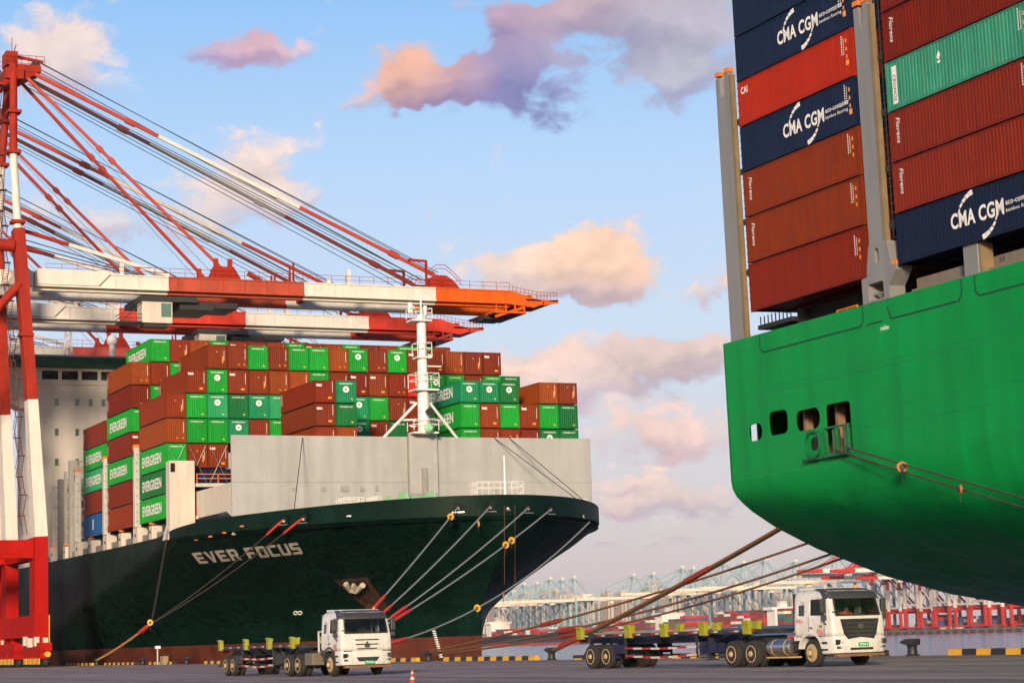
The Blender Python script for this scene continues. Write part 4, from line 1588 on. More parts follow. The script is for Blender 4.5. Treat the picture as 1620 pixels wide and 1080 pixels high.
    # the tiers below, hidden by the wall, carry the visible ones
# second bay (B)
B = {0: {0: 'bs', 1: 'bs', 2: 'gE', 3: 'bsx', 4: 'gEe', 5: 'bcs', 6: 'ocs'}, 1: {4: 'bc', 5: 'ge', 6: 'bc', 7: 'gEe'}, 2: {6: 'ge', 7: 'bk'}}
for c, code in zip(range(3, 17), ('oc', 'ge', 'bx', 'bc', 'bc', 'ge', 'bx', 'bc', 'ge', 'bc', 'bk', 'ge', 'ge', 'bc')):
    B[c] = {7: code, 6: 'bc'}
stack('second', -257.0, 64.4, 0, B, 16.45, HC, 'containers of the second stack on the dark ship', 7)
Cc = {0: {0: 'um', 1: 'bs', 2: 'lE', 3: 'gEe', 4: 'bcs'}, 1: {3: 'ge', 4: 'bx'}, 2: {4: 'bc'}}
stack('third', -270.4, 64.4, 0, Cc, 16.45, HC, 'containers of the third stack on the dark ship', 4)
D = {0: {4: 'de', 3: 'bc', 2: 'bc'}, 1: {4: 'bc', 3: 'ge', 2: 'bc'}}
stack('aft', -338.0, 60.4, 0, D, 16.45, HC, 'containers aft of the deckhouse', 4)
# crossed lashing rods on the lower main-stack fronts
for c in (0, 1, 2):
    y = 64.4 + 2.5 * c
    lr = root('lashing_rods', (-240.6, y, 20.4), ('pair of crossed lashing rods on the %s column of the main stack' % ORD[c]), 'lashing rod', 'crossed lashing rods')
    for a, b in ((0.2, 2.2), (2.2, 0.2)):
        MB().cyl((0, a, 0.2), (0, b, 4.4), 0.035, 6).build('rod', M_STEEL, lr)

# ------------------------------------------------------------------ bright green container ship (stern)
S2Y0, S2YC = 63.3, 88.5
TX = -110.1           # transom
o2 = (-90.0, S2YC, WZ)
ship2 = root('container_ship', o2, 'bright green container ship with rounded stern, loaded with blue and red containers', 'ship')
SHIP2 = [ship2]
TOP2, LOW2 = 18.35, 10.2
HOLES = [rrect(-107.8, -106.25, 12.3, 13.28, 0.42), rrect(-105.5, -103.4, 12.4, 13.75, 0.40), rrect(-102.6, -100.05, 12.35, 13.5, 0.50), rrect(-99.5, -97.0, 10.75, 13.5, 0.30)]
sp = MB(o2)
sp.plate([(TX, LOW2), (-84, LOW2), (-84, TOP2), (TX, TOP2)], HOLES, (0, S2Y0, 0), (1, 0, 0), (0, 0, 1), 0.10)
side2 = sp.build('side_plating', M_HULL2, ship2)
s2 = MB(o2)
s2.box((-83.999, S2Y0, LOW2), (60, S2Y0 + 0.28, TOP2))
s2.build('side_plating', M_HULL2, ship2)
SEC = [(63.3, 10.2), (63.36, 9.75), (63.6, 9.3), (64.0, 8.9), (64.6, 8.4), (66.2, 7.4), (68.9, 6.1), (73.7, 4.3), (78.2, 3.1), (83.8, 2.1), (88.5, 1.6)]


def sec_at(x):
    d = x - TX
    out = []
    for y, z in SEC:
        w = max(0.0, min(1.0, (10.2 - z) / 1.4))
        full = max(0.0, min(1.0, d / 70.0))
        out.append((x, y - (y - 63.3) * 0.35 * full * w, z - w * (0.045 * d + 0.0006 * d * d)))
    return out


st_x = [TX, -109, -107, -104, -100, -95, -90, -84, -76, -66, -54, -40, -20, 0, 30, 60]


def under_grid(i0, i1, name, m):
    mb = MB(o2)
    rows = []
    for x in st_x:
        a = sec_at(x)
        a = a + [(p[0], 2 * S2YC - p[1], p[2]) for p in reversed(a[:-1])]
        rows.append(a)
    if i1 is None:
        grid(mb, rows)
    return mb.build(name, m, ship2, smooth=True)


under_grid(0, None, 'stern_counter', M_HULL2)
ps2 = MB(o2)
ps2.box((TX, 2 * S2YC - S2Y0 - 0.28, LOW2), (60, 2 * S2YC - S2Y0, TOP2))
ps2.build('side_plating', M_HULL2, ship2)
tr = MB(o2)
sec = [(y, z) for _, y, z in sec_at(TX)]
loop = [(63.3, TOP2 - 0.002)] + sec + [(2 * S2YC - y, z) for y, z in reversed(sec[:-1])] + [(2 * S2YC - 63.3, TOP2 - 0.002)]
tr.plate([(-(y), z) for y, z in loop], [rrect(-65.25, -64.75, 11.9, 13.9, 0.2)], (TX - 0.002, 0, 0), (0, -1, 0), (0, 0, 1), 0.2)
tr.build('transom', M_HULL2, ship2)
dk2 = MB(o2)
dk2.box((TX + 0.3, S2Y0 + 0.3, 17.2), (60, 2 * S2YC - S2Y0 - 0.3, 17.4))
dk2.build('deck', mat('deck_green', (0.02, 0.06, 0.03), 0.7, var=0.2), ship2)
md = MB(o2)
md.box((TX + 0.25, S2Y0 + 0.3, 10.25), (-84, 110, 10.45))
md.build('mooring_deck', mat('mooring_deck_brown', (0.10, 0.055, 0.035), 0.7, var=0.25), ship2)
bk2 = MB(o2)
bk2.box((-105.9, 69.6, 10.45), (-84, 69.9, 17.2))
bk2.box((-106.1, 66.0, 10.45), (-105.9, 69.9, 17.2))
bk2.box((-96.6, 63.6, 10.45), (-96.4, 69.6, 17.2))
for x in (-103.2, -99.9):
    bk2.box((x, 64.2, 10.45), (x + 0.25, 64.7, 17.2))
bk2.build('inner_bulkhead', mat('inner_primer', (0.24, 0.14, 0.08), 0.7, var=0.2, streak=0.2), ship2)
# roller fairlead in the big opening, with its frame
rf = MB(o2)
for x in (-99.4, -98.3, -97.2):
    rf.box((x - 0.05, 63.1, 10.9), (x + 0.05, 63.26, 12.25))
rf.box((-99.45, 63.1, 12.18), (-97.1, 63.28, 12.28))
rf.box((-99.52, 62.95, 10.62), (-96.98, 63.26, 10.82))
rfo = rf.build('roller_fairlead', mat('fairlead_green', (0.004, 0.12, 0.035), 0.6, var=0.3, rust=0.2), ship2)
for x in (-98.85, -97.75):
    MB(o2).cyl((x, 63.5, 10.85), (x, 63.5, 12.15), 0.22, 12).build('roller', mat('roller_green', (0.03, 0.12, 0.05), 0.5, var=0.3, rust=0.4), rfo, smooth=True)
ck = MB(o2)
ck.plate(rrect(-101.55, -100.05, 10.75, 12.25, 0.55), [rrect(-101.42, -100.18, 10.9, 12.12, 0.46)], (0, 63.16, 0), (1, 0, 0), (0, 0, 1), 0.13)
cko = ck.build('chock', mat('fairlead_green', (1, 1, 1)), ship2, bevel=0.03)
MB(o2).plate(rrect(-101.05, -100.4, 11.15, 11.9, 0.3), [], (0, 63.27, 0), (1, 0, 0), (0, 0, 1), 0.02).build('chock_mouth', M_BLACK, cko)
MB(o2).box((-101.6, 62.95, 10.6), (-100.0, 63.29, 10.72)).build('chock_sill', mat('dirty_green', (0.005, 0.06, 0.02), 0.7), cko)
# panel joints of the bulwark, recessed lines, and weld seams
M_JOINT = mat('panel_joint_dark', (0.0025, 0.05, 0.016), 0.7, var=0.2)


def joint(pts, w=0.10, name='panel_joint', m=None):
    mb_ = MB(o2)
    for a, b in zip(pts, pts[1:]):
        mb_.bar((a[0], S2Y0 - 0.004, a[1]), (b[0], S2Y0 - 0.004, b[1]), 0.016, w, up=(0, 0, 1) if a[0] != b[0] else (1, 0, 0))
    mb_.build(name, m or M_JOINT, ship2)


joint([(-105.9, 18.3), (-105.9, 17.5), (-105.6, 17.25), (-95.5, 17.25), (-95.2, 17.5), (-95.2, 18.3)])
joint([(-92.9, 17.9), (-92.6, 17.25), (-86.7, 17.25), (-86.4, 17.6), (-86.4, 18.3)])
joint([(-85.3, 18.3), (-85.3, 17.5), (-85.0, 17.25), (-70, 17.25)])
joint([(-94.9, 17.25), (-93.4, 17.25)], 0.08)
M_SEAM2 = mat('weld_seam_green', (0.002, 0.17, 0.045), 0.5, var=0.1)
for x in (-92.2, -87.0, -81.6):
    joint([(x, 10.4), (x, 17.15)], 0.035, 'weld_seam', M_SEAM2)
joint([(TX + 0.2, 14.9), (-84.2, 14.9)], 0.03, 'weld_seam', M_SEAM2)
joint([(TX + 0.2, 10.35), (-102.0, 10.35)], 0.025, 'weld_seam', M_SEAM2)
joint([(-96.4, 11.9), (-84.2, 11.9)], 0.025, 'weld_seam', M_SEAM2)
tm2 = MB(o2)
text_mb(tm2, 'robo', (-93.6, S2Y0 - 0.012, 16.75), (1, 0, 0), (0, 0, 1), 0.75, 0.26, 0.03)
tm2.build('hull_marking', M_LETTER, ship2)
rs = MB(o2)
rs.plate([(-99.3, 10.0), (-97.4, 10.0), (-97.7, 8.2), (-98.9, 8.0)], [], (0, S2Y0 - 0.006, 2.2), (1, 0, 0), (0, 0, 1), 0.004)
# lashing posts
M_POST2 = mat('grey_post_paint', (0.215, 0.215, 0.212), 0.5, var=0.07, streak=0.14, scale=0.6, rust=0.14)


def big_post(x0, x1, zt, foot):
    pb = MB(o2)
    pb.plate([(x0, 18.3 if not foot else 21.4), (x1, 18.3 if not foot else 21.4), (x1, zt), (x1 - 0.45, zt + 0.02), (x1 - 0.5, zt - 1.2), (x0 + 0.55, zt - 1.35), (x0 + 0.45, zt - 0.1), (x0, zt - 0.1)], [], (0, S2Y0 + 0.05, 0), (1, 0, 0), (0, 0, 1), 0.35)
    po_ = pb.build('lashing_post', M_POST2, ship2)
    e = MB(o2)
    e.box((x1 + 0.002, S2Y0 + 0.05, 18.35 if not foot else 21.4), (x1 + 0.30, S2Y0 + 0.34, zt - 0.2))
    e.build('post_flange', M_TAN, po_)
    for xx in (x0 + 0.22, x1 - 0.2):
        MB(o2).box((xx - 0.25, S2Y0 + 0.02, zt + 0.02), (xx + 0.25, S2Y0 + 0.4, zt + 0.28)).build('post_cap', M_ORNG, po_)
    l_ = MB(o2)
    zz = 20.6 if not foot else 21.5
    while zz < zt - 0.5:
        l_.bar((x1 + 0.38, S2Y0 + 0.4, zz), (x1 + 0.8, S2Y0 + 0.4, zz), 0.06)
        zz += 0.45
    for dy in (0.35, 1.2):
        l_.bar((x1 + 0.60, S2Y0 + dy, 20.2 if not foot else 21.5), (x1 + 0.60, S2Y0 + dy, zt), 0.05)
    for z in range(22, int(zt), 3):
        l_.box((x1 + 0.3, S2Y0 + 0.3, z), (x1 + 0.7, S2Y0 + 22, z + 0.35))
    l_.build('post_ladder', M_DARK, po_)
    if foot:
        ft = MB(o2)
        ft.plate([(x0 - 0.42, 19.75), (x1 + 0.65, 20.0), (x1 + 0.32, 21.4), (x0 - 0.02, 21.4)], [rrect((x0 + x1) / 2 - 0.18, (x0 + x1) / 2 + 0.22, 20.3, 21.15, 0.19)], (0, S2Y0 + 0.02, 0), (1, 0, 0), (0, 0, 1), 0.9)
        ft.build('post_foot', M_POST2, po_)
        f2 = MB(o2)
        f2.plate([(x0 - 0.85, 18.3), (x1 + 0.35, 18.3), (x1 + 0.35, 19.0), (x1 + 1.1, 19.75), (x1 + 1.1, 20.05), (x0 - 0.85, 19.7)], [rrect(x0 - 0.3, x1 - 0.15, 18.45, 19.35, 0.15)], (0, S2Y0 + 0.0, 0), (1, 0, 0), (0, 0, 1), 1.0)
        f2.build('post_pedestal', M_POST2, po_)
        MB(o2).box((x0 - 0.4, S2Y0 + 0.3, 18.75), (x1 - 0.05, S2Y0 + 0.42, 18.85)).build('pedestal_bar', M_POST2, po_)
        MB(o2).box((x1 + 0.6, S2Y0 + 0.1, 20.06), (x1 + 1.0, S2Y0 + 0.7, 20.25)).build('cone_stop', M_ORNG, po_)


big_post(-109.25, -107.75, 34.3, False)
big_post(-94.25, -92.95, 34.35, True)
# hatch and coaming below the boxes
hk = MB(o2)
hk.box((-103.8, 65.5, 17.4), (-94.9, 112, 19.66))
hk.box((-92.0, 66.5, 17.4), (-40, 112, 19.8))
hk.build('hatch_cover', mat('hatch_black_red', (0.016, 0.010, 0.009), 0.8, var=0.3), ship2)
cm = MB(o2)
cm.box((-91.6, 64.35, 17.4), (-40, 64.6, 19.2))
cm.box((-91.6, 64.0, 18.36), (-40, 64.35, 18.62))
cm.build('hatch_coaming', mat('coaming_tan', (0.20, 0.165, 0.13), 0.6, var=0.15, streak=0.2, rust=0.15), ship2)
mk = MB(o2)
text_mb(mk, '33', (-84.6, 64.34, 18.85), (1, 0, 0), (0, 0, 1), 0.42, 0.24, 0.02)
text_mb(mk, '30', (-82.5, 64.34, 18.85), (1, 0, 0), (0, 0, 1), 0.42, 0.24, 0.02)
mk.build('bay_number', M_KBLACK, ship2)
pd = MB(o2)
pd.box((-86.35, 63.5, 18.3), (-85.15, 64.3, 20.0))
pdo = pd.build('deck_pedestal', M_POST2, ship2, bevel=0.04)
MB(o2).box((-85.148, 63.55, 18.3), (-85.0, 64.3, 19.9)).build('pedestal_flange', M_TAN, pdo)
MB(o2).box((-85.6, 63.6, 20.002), (-85.2, 64.2, 20.15)).build('cone_stop', M_ORNG, pdo)
orl = MB(o2)
orl.tube([(-99.6, 64.6, 17.9), (-99.6, 64.6, 18.75), (-97.6, 64.6, 18.75), (-97.6, 64.6, 17.9)], 0.06, 6)
orl.tube([(-98.6, 64.6, 17.9), (-98.6, 64.6, 18.75)], 0.05, 6)
orl.build('orange_rail', M_ORNG, ship2)
gr2 = MB(o2)
gr2.box((-108.0, 64.5, 18.9), (-104.2, 66.5, 19.15))
gr2.box((-104.4, 65.0, 17.4), (-103.9, 66.0, 19.6))
gr2.box((-106.6, 65.0, 18.5), (-104.8, 66.0, 18.62))
for i in range(9):
    gr2.bar((-107.8 + i * 0.42, 64.6, 18.9), (-107.8 + i * 0.42, 64.6, 19.65), 0.05)
gr2.build('catwalk', M_DARK, ship2)

# containers of the bright ship
def side_print(o, items):
    for n_, mb_, m_ in items:
        me = mb_.mesh(n_)
        me.materials.append(m_)
        link_mesh(n_, me, None, o)


SY = -CW / 2 - 0.006


def cma():
    mb_ = MB()
    text_mb(mb_, 'CMA CGM', (-1.35, SY, 0.92), (1, 0, 0), (0, 0, 1), 4.3, 0.80, 0.03)
    ar = MB()
    for k, a in enumerate((158, 144, 131, 119, 108)):
        r1, r2 = 1.42 - 0.02 * k, 1.52 + 0.035 * k
        p = [(r1 * math.cos(R(a + 5.2)), r1 * math.sin(R(a + 5.2))), (r2 * math.cos(R(a + 5.2)), r2 * math.sin(R(a + 5.2))), (r2 * math.cos(R(a - 5.2)), r2 * math.sin(R(a - 5.2))), (r1 * math.cos(R(a - 5.2)), r1 * math.sin(R(a - 5.2)))]
        p = [(x * 1.15, z * 0.82) for x, z in p]
        ar.plate(list(reversed(p)), [], (0.95, SY, 1.30), (1, 0, 0), (0, 0, 1), 0.003)
        ar.plate([(-x, -z) for x, z in reversed(p)], [], (0.75, SY, 1.32), (1, 0, 0), (0, 0, 1), 0.003)
    ec = MB()
    text_mb(ec, 'eco-container', (3.1, SY, 1.32), (1, 0, 0), (0, 0, 1), 2.35, 0.27, 0.01)
    text_mb(ec, 'bamboo flooring', (3.1, SY, 0.93), (1, 0, 0), (0, 0, 1), 2.2, 0.24, 0.005)
    return [('company_name', mb_, M_LETTER), ('company_arc', ar, M_LETTER), ('slogan', ec, M_LETTER)]


def marks(dense=True):
    a = MB()
    for i in range(8):
        a.box((5.05, SY, 1.35 + i * 0.14), (5.14, SY + .004, 1.43 + i * 0.14))
        a.box((5.25, SY, 1.35 + i * 0.12), (5.31, SY + .004, 1.42 + i * 0.12))
    b = MB()
    for z in (1.12, 1.55, 2.0):
        b.plate([(5.45, z), (5.58, z - 0.06), (5.62, z + 0.12), (5.5, z + 0.2)], [], (0, SY, 0), (1, 0, 0), (0, 0, 1), 0.004)
    if dense:
        b.box((5.42, SY, 0.70), (5.72, SY + .004, 1.0))
    return [('side_number', a, M_LETTER), ('side_sticker', b, M_STICK)]


def script(word, x=-5.42, sh=0.25):
    mb_ = MB()
    text_mb(mb_, word, (x, SY, 2.25), (0, 0, -1), (1, 0, 0), 1.35, 0.34, 0.012, sh)
    return [('maker_script', mb_, M_LETTER)]


def horiz(word):
    mb_ = MB()
    text_mb(mb_, word, (-5.7, SY, 1.85), (1, 0, 0), (0, 0, 1), 0.75, 0.42, 0.03)
    return [('maker_word', mb_, M_LETTER)]


def boxed():
    a = MB()
    a.box((-5.5, SY - 0.0, 0.3), (-5.08, SY + 0.004, 2.3))
    b = MB()
    text_mb(b, 'CRONOS', (-5.42, SY - 0.006, 1.85), (0, 0, -1), (1, 0, 0), 1.4, 0.25, 0.012, 0.2)
    c_ = MB()
    c_.plate([(-1.55, 1.75), (-1.35, 1.62), (-1.2, 1.85), (-1.35, 2.1)], [], (0, SY, 0), (1, 0, 0), (0, 0, 1), 0.004)
    c_.box((-1.5, SY, 1.45), (-1.25, SY + 0.004, 1.58))
    return [('name_panel', a, M_LETTER), ('panel_word', b, M_DARK), ('emblem', c_, M_LETTER)]


rng2 = random.Random(3)
RB1, RB2, ROR, RRD, NAV, TEA = (0.165, 0.014, 0.003), (0.170, 0.018, 0.007), (0.20, 0.027, 0.003), (0.40, 0.022, 0.003), (0.008, 0.015, 0.042), (0.045, 0.27, 0.175)
BAY1 = [(2.85, RB1, [marks(False)], 'red-brown container at the bottom of the outer stack, above the stern rail', None), (2.70, ROR, [script('Florens'), marks(False)], 'orange-brown container with vertical script, second up above the stern', None),
        (2.70, ROR, [script('Florens'), marks(False)], 'orange-brown container with vertical script, directly below a navy one', None), (2.70, NAV, [cma(), marks()], 'navy CMA CGM container between the orange-brown and bright red ones', None),
        (2.70, RRD, [horiz('CAI'), marks()], 'bright red container with dark stains near its top edge', M_PAINT), (2.70, NAV, [cma(), marks()], 'navy CMA CGM container directly above the bright red one', None),
        (2.70, NAV, [marks()], 'navy container cut by the top of the picture, outermost stack', None), (2.70, NAV, [], 'navy container above the picture edge', None)]
zz = 19.75
for i, (H, rgb, pr, lab, mt) in enumerate(BAY1[:7]):
    o = container((-100.62, S2Y0 + CW / 2 + 0.02, zz), H - 0.055, rgb, [], lab, 'containers on the stern of the bright green ship', mt)
    for p in pr:
        side_print(o, p)
    SHIP2.append(o)
    zz += H
BAY2 = [(2.68, NAV, [cma(), marks()], 'navy CMA CGM container at the bottom of the nearer stack', None), (2.68, RB2, [script('Florens'), marks(False)], 'red-brown container resting on the bottom navy one, nearer stack', None),
        (2.68, RB2, [script('Florens'), marks(False)], 'red-brown container right below the rusty teal one', None), (2.68, TEA, [boxed(), marks(False)], 'teal container with rust runs and a white name panel', M_FADED),
        (2.68, RB1, [script('Florens'), marks(False)], 'red-brown container right above the rusty teal one', None), (2.68, RB1, [], 'dark red container at the top edge, nearer stack', None)]
zz = 19.9
for H, rgb, pr, lab, mt in BAY2:
    o = container((-85.55, S2Y0 + CW / 2 + 0.02, zz), H - 0.055, rgb, [], lab, 'containers on the stern of the bright green ship', mt)
    for p in pr:
        side_print(o, p)
    SHIP2.append(o)
    zz += H
# inner columns: plain boxes seen from below between the deck and the outer stack
for k, (x, z0, hs, who) in enumerate(((-100.62, 19.75, (2.85, 2.70), 'farther'), (-85.55, 19.9, (2.68, 2.68), 'nearer'))):
    for c in (1, 2, 3):
        zz = z0
        for i, H in enumerate(hs):
            o = container((x, S2Y0 + CW / 2 + 0.02 + c * 2.5, zz), H - 0.055, rng2.choice([RB1, RB2, NAV]), [], f'container inside the {who} stern stack, {ORD[c]} column inboard, {"bottom" if i == 0 else "second"} tier', 'inboard containers on the bright green ship')
            SHIP2.append(o)
            zz += H
# the ship lies with a slight list towards the quay
_pv2 = Matrix.Translation((0, S2Y0, 18.35))
HEEL = _pv2 @ Matrix.Rotation(R(0.9), 4, 'X') @ _pv2.inverted()
for o in SHIP2:
    o.matrix_world = HEEL @ Matrix.Translation(o.location)

# ------------------------------------------------------------------ ship-to-shore cranes
def col_at(z):
    return lerp_tab([(0, 0.15), (16, 0.15), (32, -0.65), (48, -1.9), (64, -2.0), (74, -1.5)], z), lerp_tab([(0, 9), (16, 9), (46, 8.2), (53, 7), (64, 4), (76, 1.6)], z)


def make_crane():
    t = root('quay_crane', (0, 0, 0), '', 'crane', 'quay cranes')
    # legs: seaside pair in painted lengths, landside pair behind
    bands = [(4.5, 15.6, M_BASERED), (15.6, 32.4, M_WHITE), (32.4, 54.0, M_RED), (54.0, 64.5, M_WHITE), (64.5, 76.5, M_RED)]
    for sx in (1, -1):
        for z0, z1, m in bands:
            y0, x0 = col_at(z0)
            y1, x1 = col_at(z1)
            mb = MB()
            if z0 < 50:
                w0 = 1.7 if z0 < 20 else lerp_tab([(15.6, 1.7), (33, 1.35), (54, 1.5)], z0)
                w1 = lerp_tab([(15.6, 1.7), (33, 1.35), (54, 1.5)], z1)
                d0, d1 = (3.4, 3.2) if z0 < 10 else ((3.2, 2.2) if z0 < 20 else (2.2, 2.0))
                mb.bar((sx * x0, y0, z0), (sx * x1, y1, z1), w0 * 0.92, d0, w1 * 0.92, d1, up=(1, 0, 0))
                mb.build('leg', m, t)
            else:
                mb.cyl((sx * x0, y0, z0), (sx * x1, y1, z1), 0.52, 14, 0.48)
                mb.build('mast_leg', m, t, smooth=True)
        for z in (40.5, 55, 64.5, 70.0):
            y, x = col_at(z)
            MB().box((sx * x - 0.9, y - 0.85, z - 0.2), (sx * x + 0.9, y + 0.85, z + 0.2)).build('leg_collar', M_RED, t)
        # landside leg
        MB().bar((sx * 9, -30, 4.5), (sx * 8, -30, 50), 1.6, 2.6, 1.4, 2.0, up=(1, 0, 0)).build('leg', M_WHITE, t)
        # long side members between sea and land legs
        MB().bar((sx * 8.9, 0, 14.2), (sx * 8.9, -30, 14.2), 1.2, 2.2).build('portal_beam', M_BASERED, t)
        MB().cyl((sx * 7.6, -2.6, 51.8), (sx * 7.6, -30, 51.8), 0.75, 14).build('top_tie', M_RED, t, smooth=True)
        MB().cyl((sx * 8.0, -1.9, 47.0), (sx * 8.7, -28, 17.0), 0.55, 12).build('diagonal_brace', M_RED, t, smooth=True)
        MB().cyl((sx * 1.2, -2.0, 74.5), (sx * 6.5, -30, 52.0), 0.5, 12).build('back_stay', M_RED, t, smooth=True)
    for y in (0.15, -30):
        MB().box((-9.2, y - 0.8, 13.0), (9.2, y + 0.8, 15.55)).build('portal_beam', M_BASERED, t)
        MB().box((-10.6, y - 0.85, 3.6), (10.6, y + 0.85, 6.2)).build('sill_beam', M_BASERED, t)
        for sx in (-1, 1):
            bg_ = MB()
            bg_.box((sx * 8 - 5.2, y - 0.7, 1.9), (sx * 8 + 5.2, y + 0.7, 2.9))
            for k in (-1, 1):
                bg_.box((sx * 8 + k * 2.6 - 2.2, y - 0.6, 1.0), (sx * 8 + k * 2.6 + 2.2, y + 0.6, 2.0))
                bg_.bar((sx * 8 + k * 2.6, y, 1.9), (sx * 8 + k * 1.8, y, 3.8), 0.9, 1.2)
            bo = bg_.build('bogie', M_BASERED, t)
            for k in range(8):
                MB().cyl((sx * 8 - 4.4 + k * 1.26, y - 0.25, 0.55), (sx * 8 - 4.4 + k * 1.26, y + 0.25, 0.55), 0.54, 12).build('gantry_wheel', M_DARK, bo, smooth=True)
            yl = MB()
            for k in range(4):
                yl.box((sx * 8 - 4.6 + k * 2.5, y - 0.75, 0.35), (sx * 8 - 2.9 + k * 2.5, y - 0.62, 1.05))
            yl.build('wheel_guard', M_YELLOW, bo)
            bf = MB()
            bf.cyl((sx * 13.4, y, 1.5), (sx * 14.2, y, 1.5), 0.35, 12)
            bf.build('buffer', M_YELLOW, bo, smooth=True)
    for k, (x, yy, z) in enumerate(((10.7, -0.5, 3.1), (10.7, 0.55, 3.0), (8.4, -0.85, 3.0), (6.0, -0.85, 3.2))):
        MB().box((x - 0.3, yy - 0.3, z - 0.6), (x + 0.3, yy + 0.3, z + 0.5)).build('cable_box', M_CREAM, t)
    MB().bar((10.9, 1.0, 0.6), (10.9, 1.0, 6.2), 0.12).build('signal_pole', M_YELLOW, t)
    sg = MB()
    sg.plate([(0.42 * math.cos(R(20 * i)), 0.42 * math.sin(R(20 * i))) for i in range(18)], [], (10.64, 0.1, 7.1), (0, 1, 0), (0, 0, 1), 0.03)
    so = sg.build('warning_disc', M_YELLOW, t)
    hz = MB()
    for d in (-0.25, -0.02, 0.21):
        hz.plate([(-0.3, d - 0.12), (0.3, d + 0.08), (0.3, d + 0.18), (-0.3, d - 0.02)], [], (10.65, 0.1, 7.1), (0, 1, 0), (0, 0, 1), 0.004)
    hz.build('hazard_stripe', M_KBLACK, so)
    # zig-zag stair beside the near mast leg
    sr = MB()
    z = 16.0
    i = 0
    while z < 74:
        y, x = col_at(z)
        a, b = (x - 0.4, x - 2.4) if i % 2 == 0 else (x - 2.4, x - 0.4)
        sr.bar((a, y - 1.9, z), (b, y - 1.9, z + 2.4), 0.06, 0.16)
        sr.bar((a, y - 1.3, z), (b, y - 1.3, z + 2.4), 0.06, 0.16)
        for q_ in range(8):
            sr.bar((a + (b - a) * q_ / 8, y - 1.9, z + 0.3 * q_), (a + (b - a) * q_ / 8, y - 1.3, z + 0.3 * q_), 0.16, 0.03)
        sr.bar((a, y - 1.95, z + 1.0), (b, y - 1.95, z + 3.4), 0.06)
        sr.bar((b, y - 1.2, z + 2.4), (b, y - 2.0, z + 2.4), 0.8, 0.1)
        z += 2.4
        i += 1
    sr.build('stair', mat('stair_dark_red', (0.10, 0.03, 0.02), 0.6), t)
    # apex head with platforms and sheaves
    ah = MB()
    ah.box((-2.2, -2.6, 74.6), (2.2, -0.3, 76.0))
    ah.bar((0, -2.0, 76.2), (0, 2.0, 76.2), 3.6, 0.9)
    ah.plate([(-0.5, 74.4), (2.0, 75.9), (2.0, 76.6), (-0.5, 76.6)], [], (1.7, 0, 0), (0, 1, 0), (0, 0, 1), 3.4)
    ah.box((-1.4, -2.4, 76.6), (1.4, -0.9, 78.4))
    ah.bar((0, -1.6, 78.2), (0, 2.6, 77.6), 0.35, 0.35)
    ao = ah.build('apex_head', M_RED, t)
    ar_ = MB()
    for zz in (77.2, 77.8):
        ar_.bar((1.9, -2.6, zz), (1.9, 2.4, zz), 0.06)
        ar_.bar((-1.9, -2.6, zz), (-1.9, 2.4, zz), 0.06)
    for k in range(6):
        for s in (-1, 1):
            ar_.bar((s * 1.9, -2.6 + k, 76.7), (s * 1.9, -2.6 + k, 77.8), 0.06)
    ar_.bar((0, -1.4, 78.4), (0, -1.4, 80.6), 0.09)
    ar_.bar((0, -1.2, 78.4), (0.2, -0.9, 79.6), 0.09)
    ar_.build('apex_rail', M_RED, ao)
    sv_ = MB()
    for x in (-1.2, -0.4, 0.4, 1.2):
        sv_.cyl((x - 0.1, 1.4, 76.9), (x + 0.1, 1.4, 76.9), 0.55, 14)
    sv_.build('sheave', M_DARK, ao, smooth=True)
    # twin boom girders in painted lengths
    segs = [(0.6, 17.8, M_WHITE), (17.8, 36.2, M_OLDRED), (36.2, 55.0, M_WHITE), (55.0, 66.0, M_ORANGE)]
    for sx in (1, -1):
        for y0, y1, m in segs:
            mb = MB()
            x = sx * 4.0
            mb.box((x - 0.55, y0, 47.55), (x + 0.55, y1, 49.08))
            mb.box((x - 0.68, y0, 49.08), (x + 0.68, y1, 49.25))
            mb.box((x - 0.75, y0, 47.35), (x + 0.75, y1, 47.55))
            so_ = mb.build('boom_segment', m, t)
            rb = MB()
            yy = y0 + 1.2
            while yy < y1:
                rb.box((x + sx * 0.55, yy, 47.56), (x + sx * 0.66, yy + 0.06, 49.04))
                yy += 3.0
            rb.build('stiffener', m, so_)
            ib = MB()
            ib.box((x - sx * 0.55 - 0.5, y0, 46.95), (x - sx * 0.55 + 0.5, y1, 47.34))
            ib.build('trolley_rail', m, so_)
        mb = MB()
        x = sx * 4.0
        mb.plate([(66.0, 47.35), (69.6, 47.0), (71.2, 47.55), (71.2, 47.9), (66.3, 49.25), (66.0, 49.25)], [], (x + 0.6, 0, 0), (0, 1, 0), (0, 0, 1), 1.2)
        mb.build('boom_nose', M_ORANGE, t)
        # landside girder
        MB().box((x - 0.55, -46, 47.4), (x + 0.55, 0.4, 49.3)).build('back_girder', M_WHITE, t)
        # top rails
        rl = MB()
        for zz in (49.75, 50.3):
            rl.bar((sx * 4.6, 2, zz), (sx * 4.6, 66, zz), 0.05)
        yy = 2.0
        while yy < 66.2:
            rl.bar((sx * 4.6, yy, 49.25), (sx * 4.6, yy, 50.3), 0.05)
            yy += 2.0
        rl.build('boom_rail', M_RED, t)
    for y in (3, 20, 38, 56, 69.5):
        MB().box((-3.4, y - 0.35, 47.7), (3.4, y + 0.35, 48.9)).build('boom_tie', M_RED if y > 18 else M_WHITE, t)
    np_ = MB()
    np_.box((-4.6, 68.5, 47.92), (4.6, 73.3, 48.15))
    np_.bar((4.5, 71.0, 47.6), (4.5, 73.4, 48.0), 0.2, 0.5)
    np_.box((-4.4, 63.5, 46.1), (4.6, 68.4, 46.4))
    np_.bar((4.3, 63.8, 45.6), (4.3, 68.2, 47.0), 0.25, 0.35)
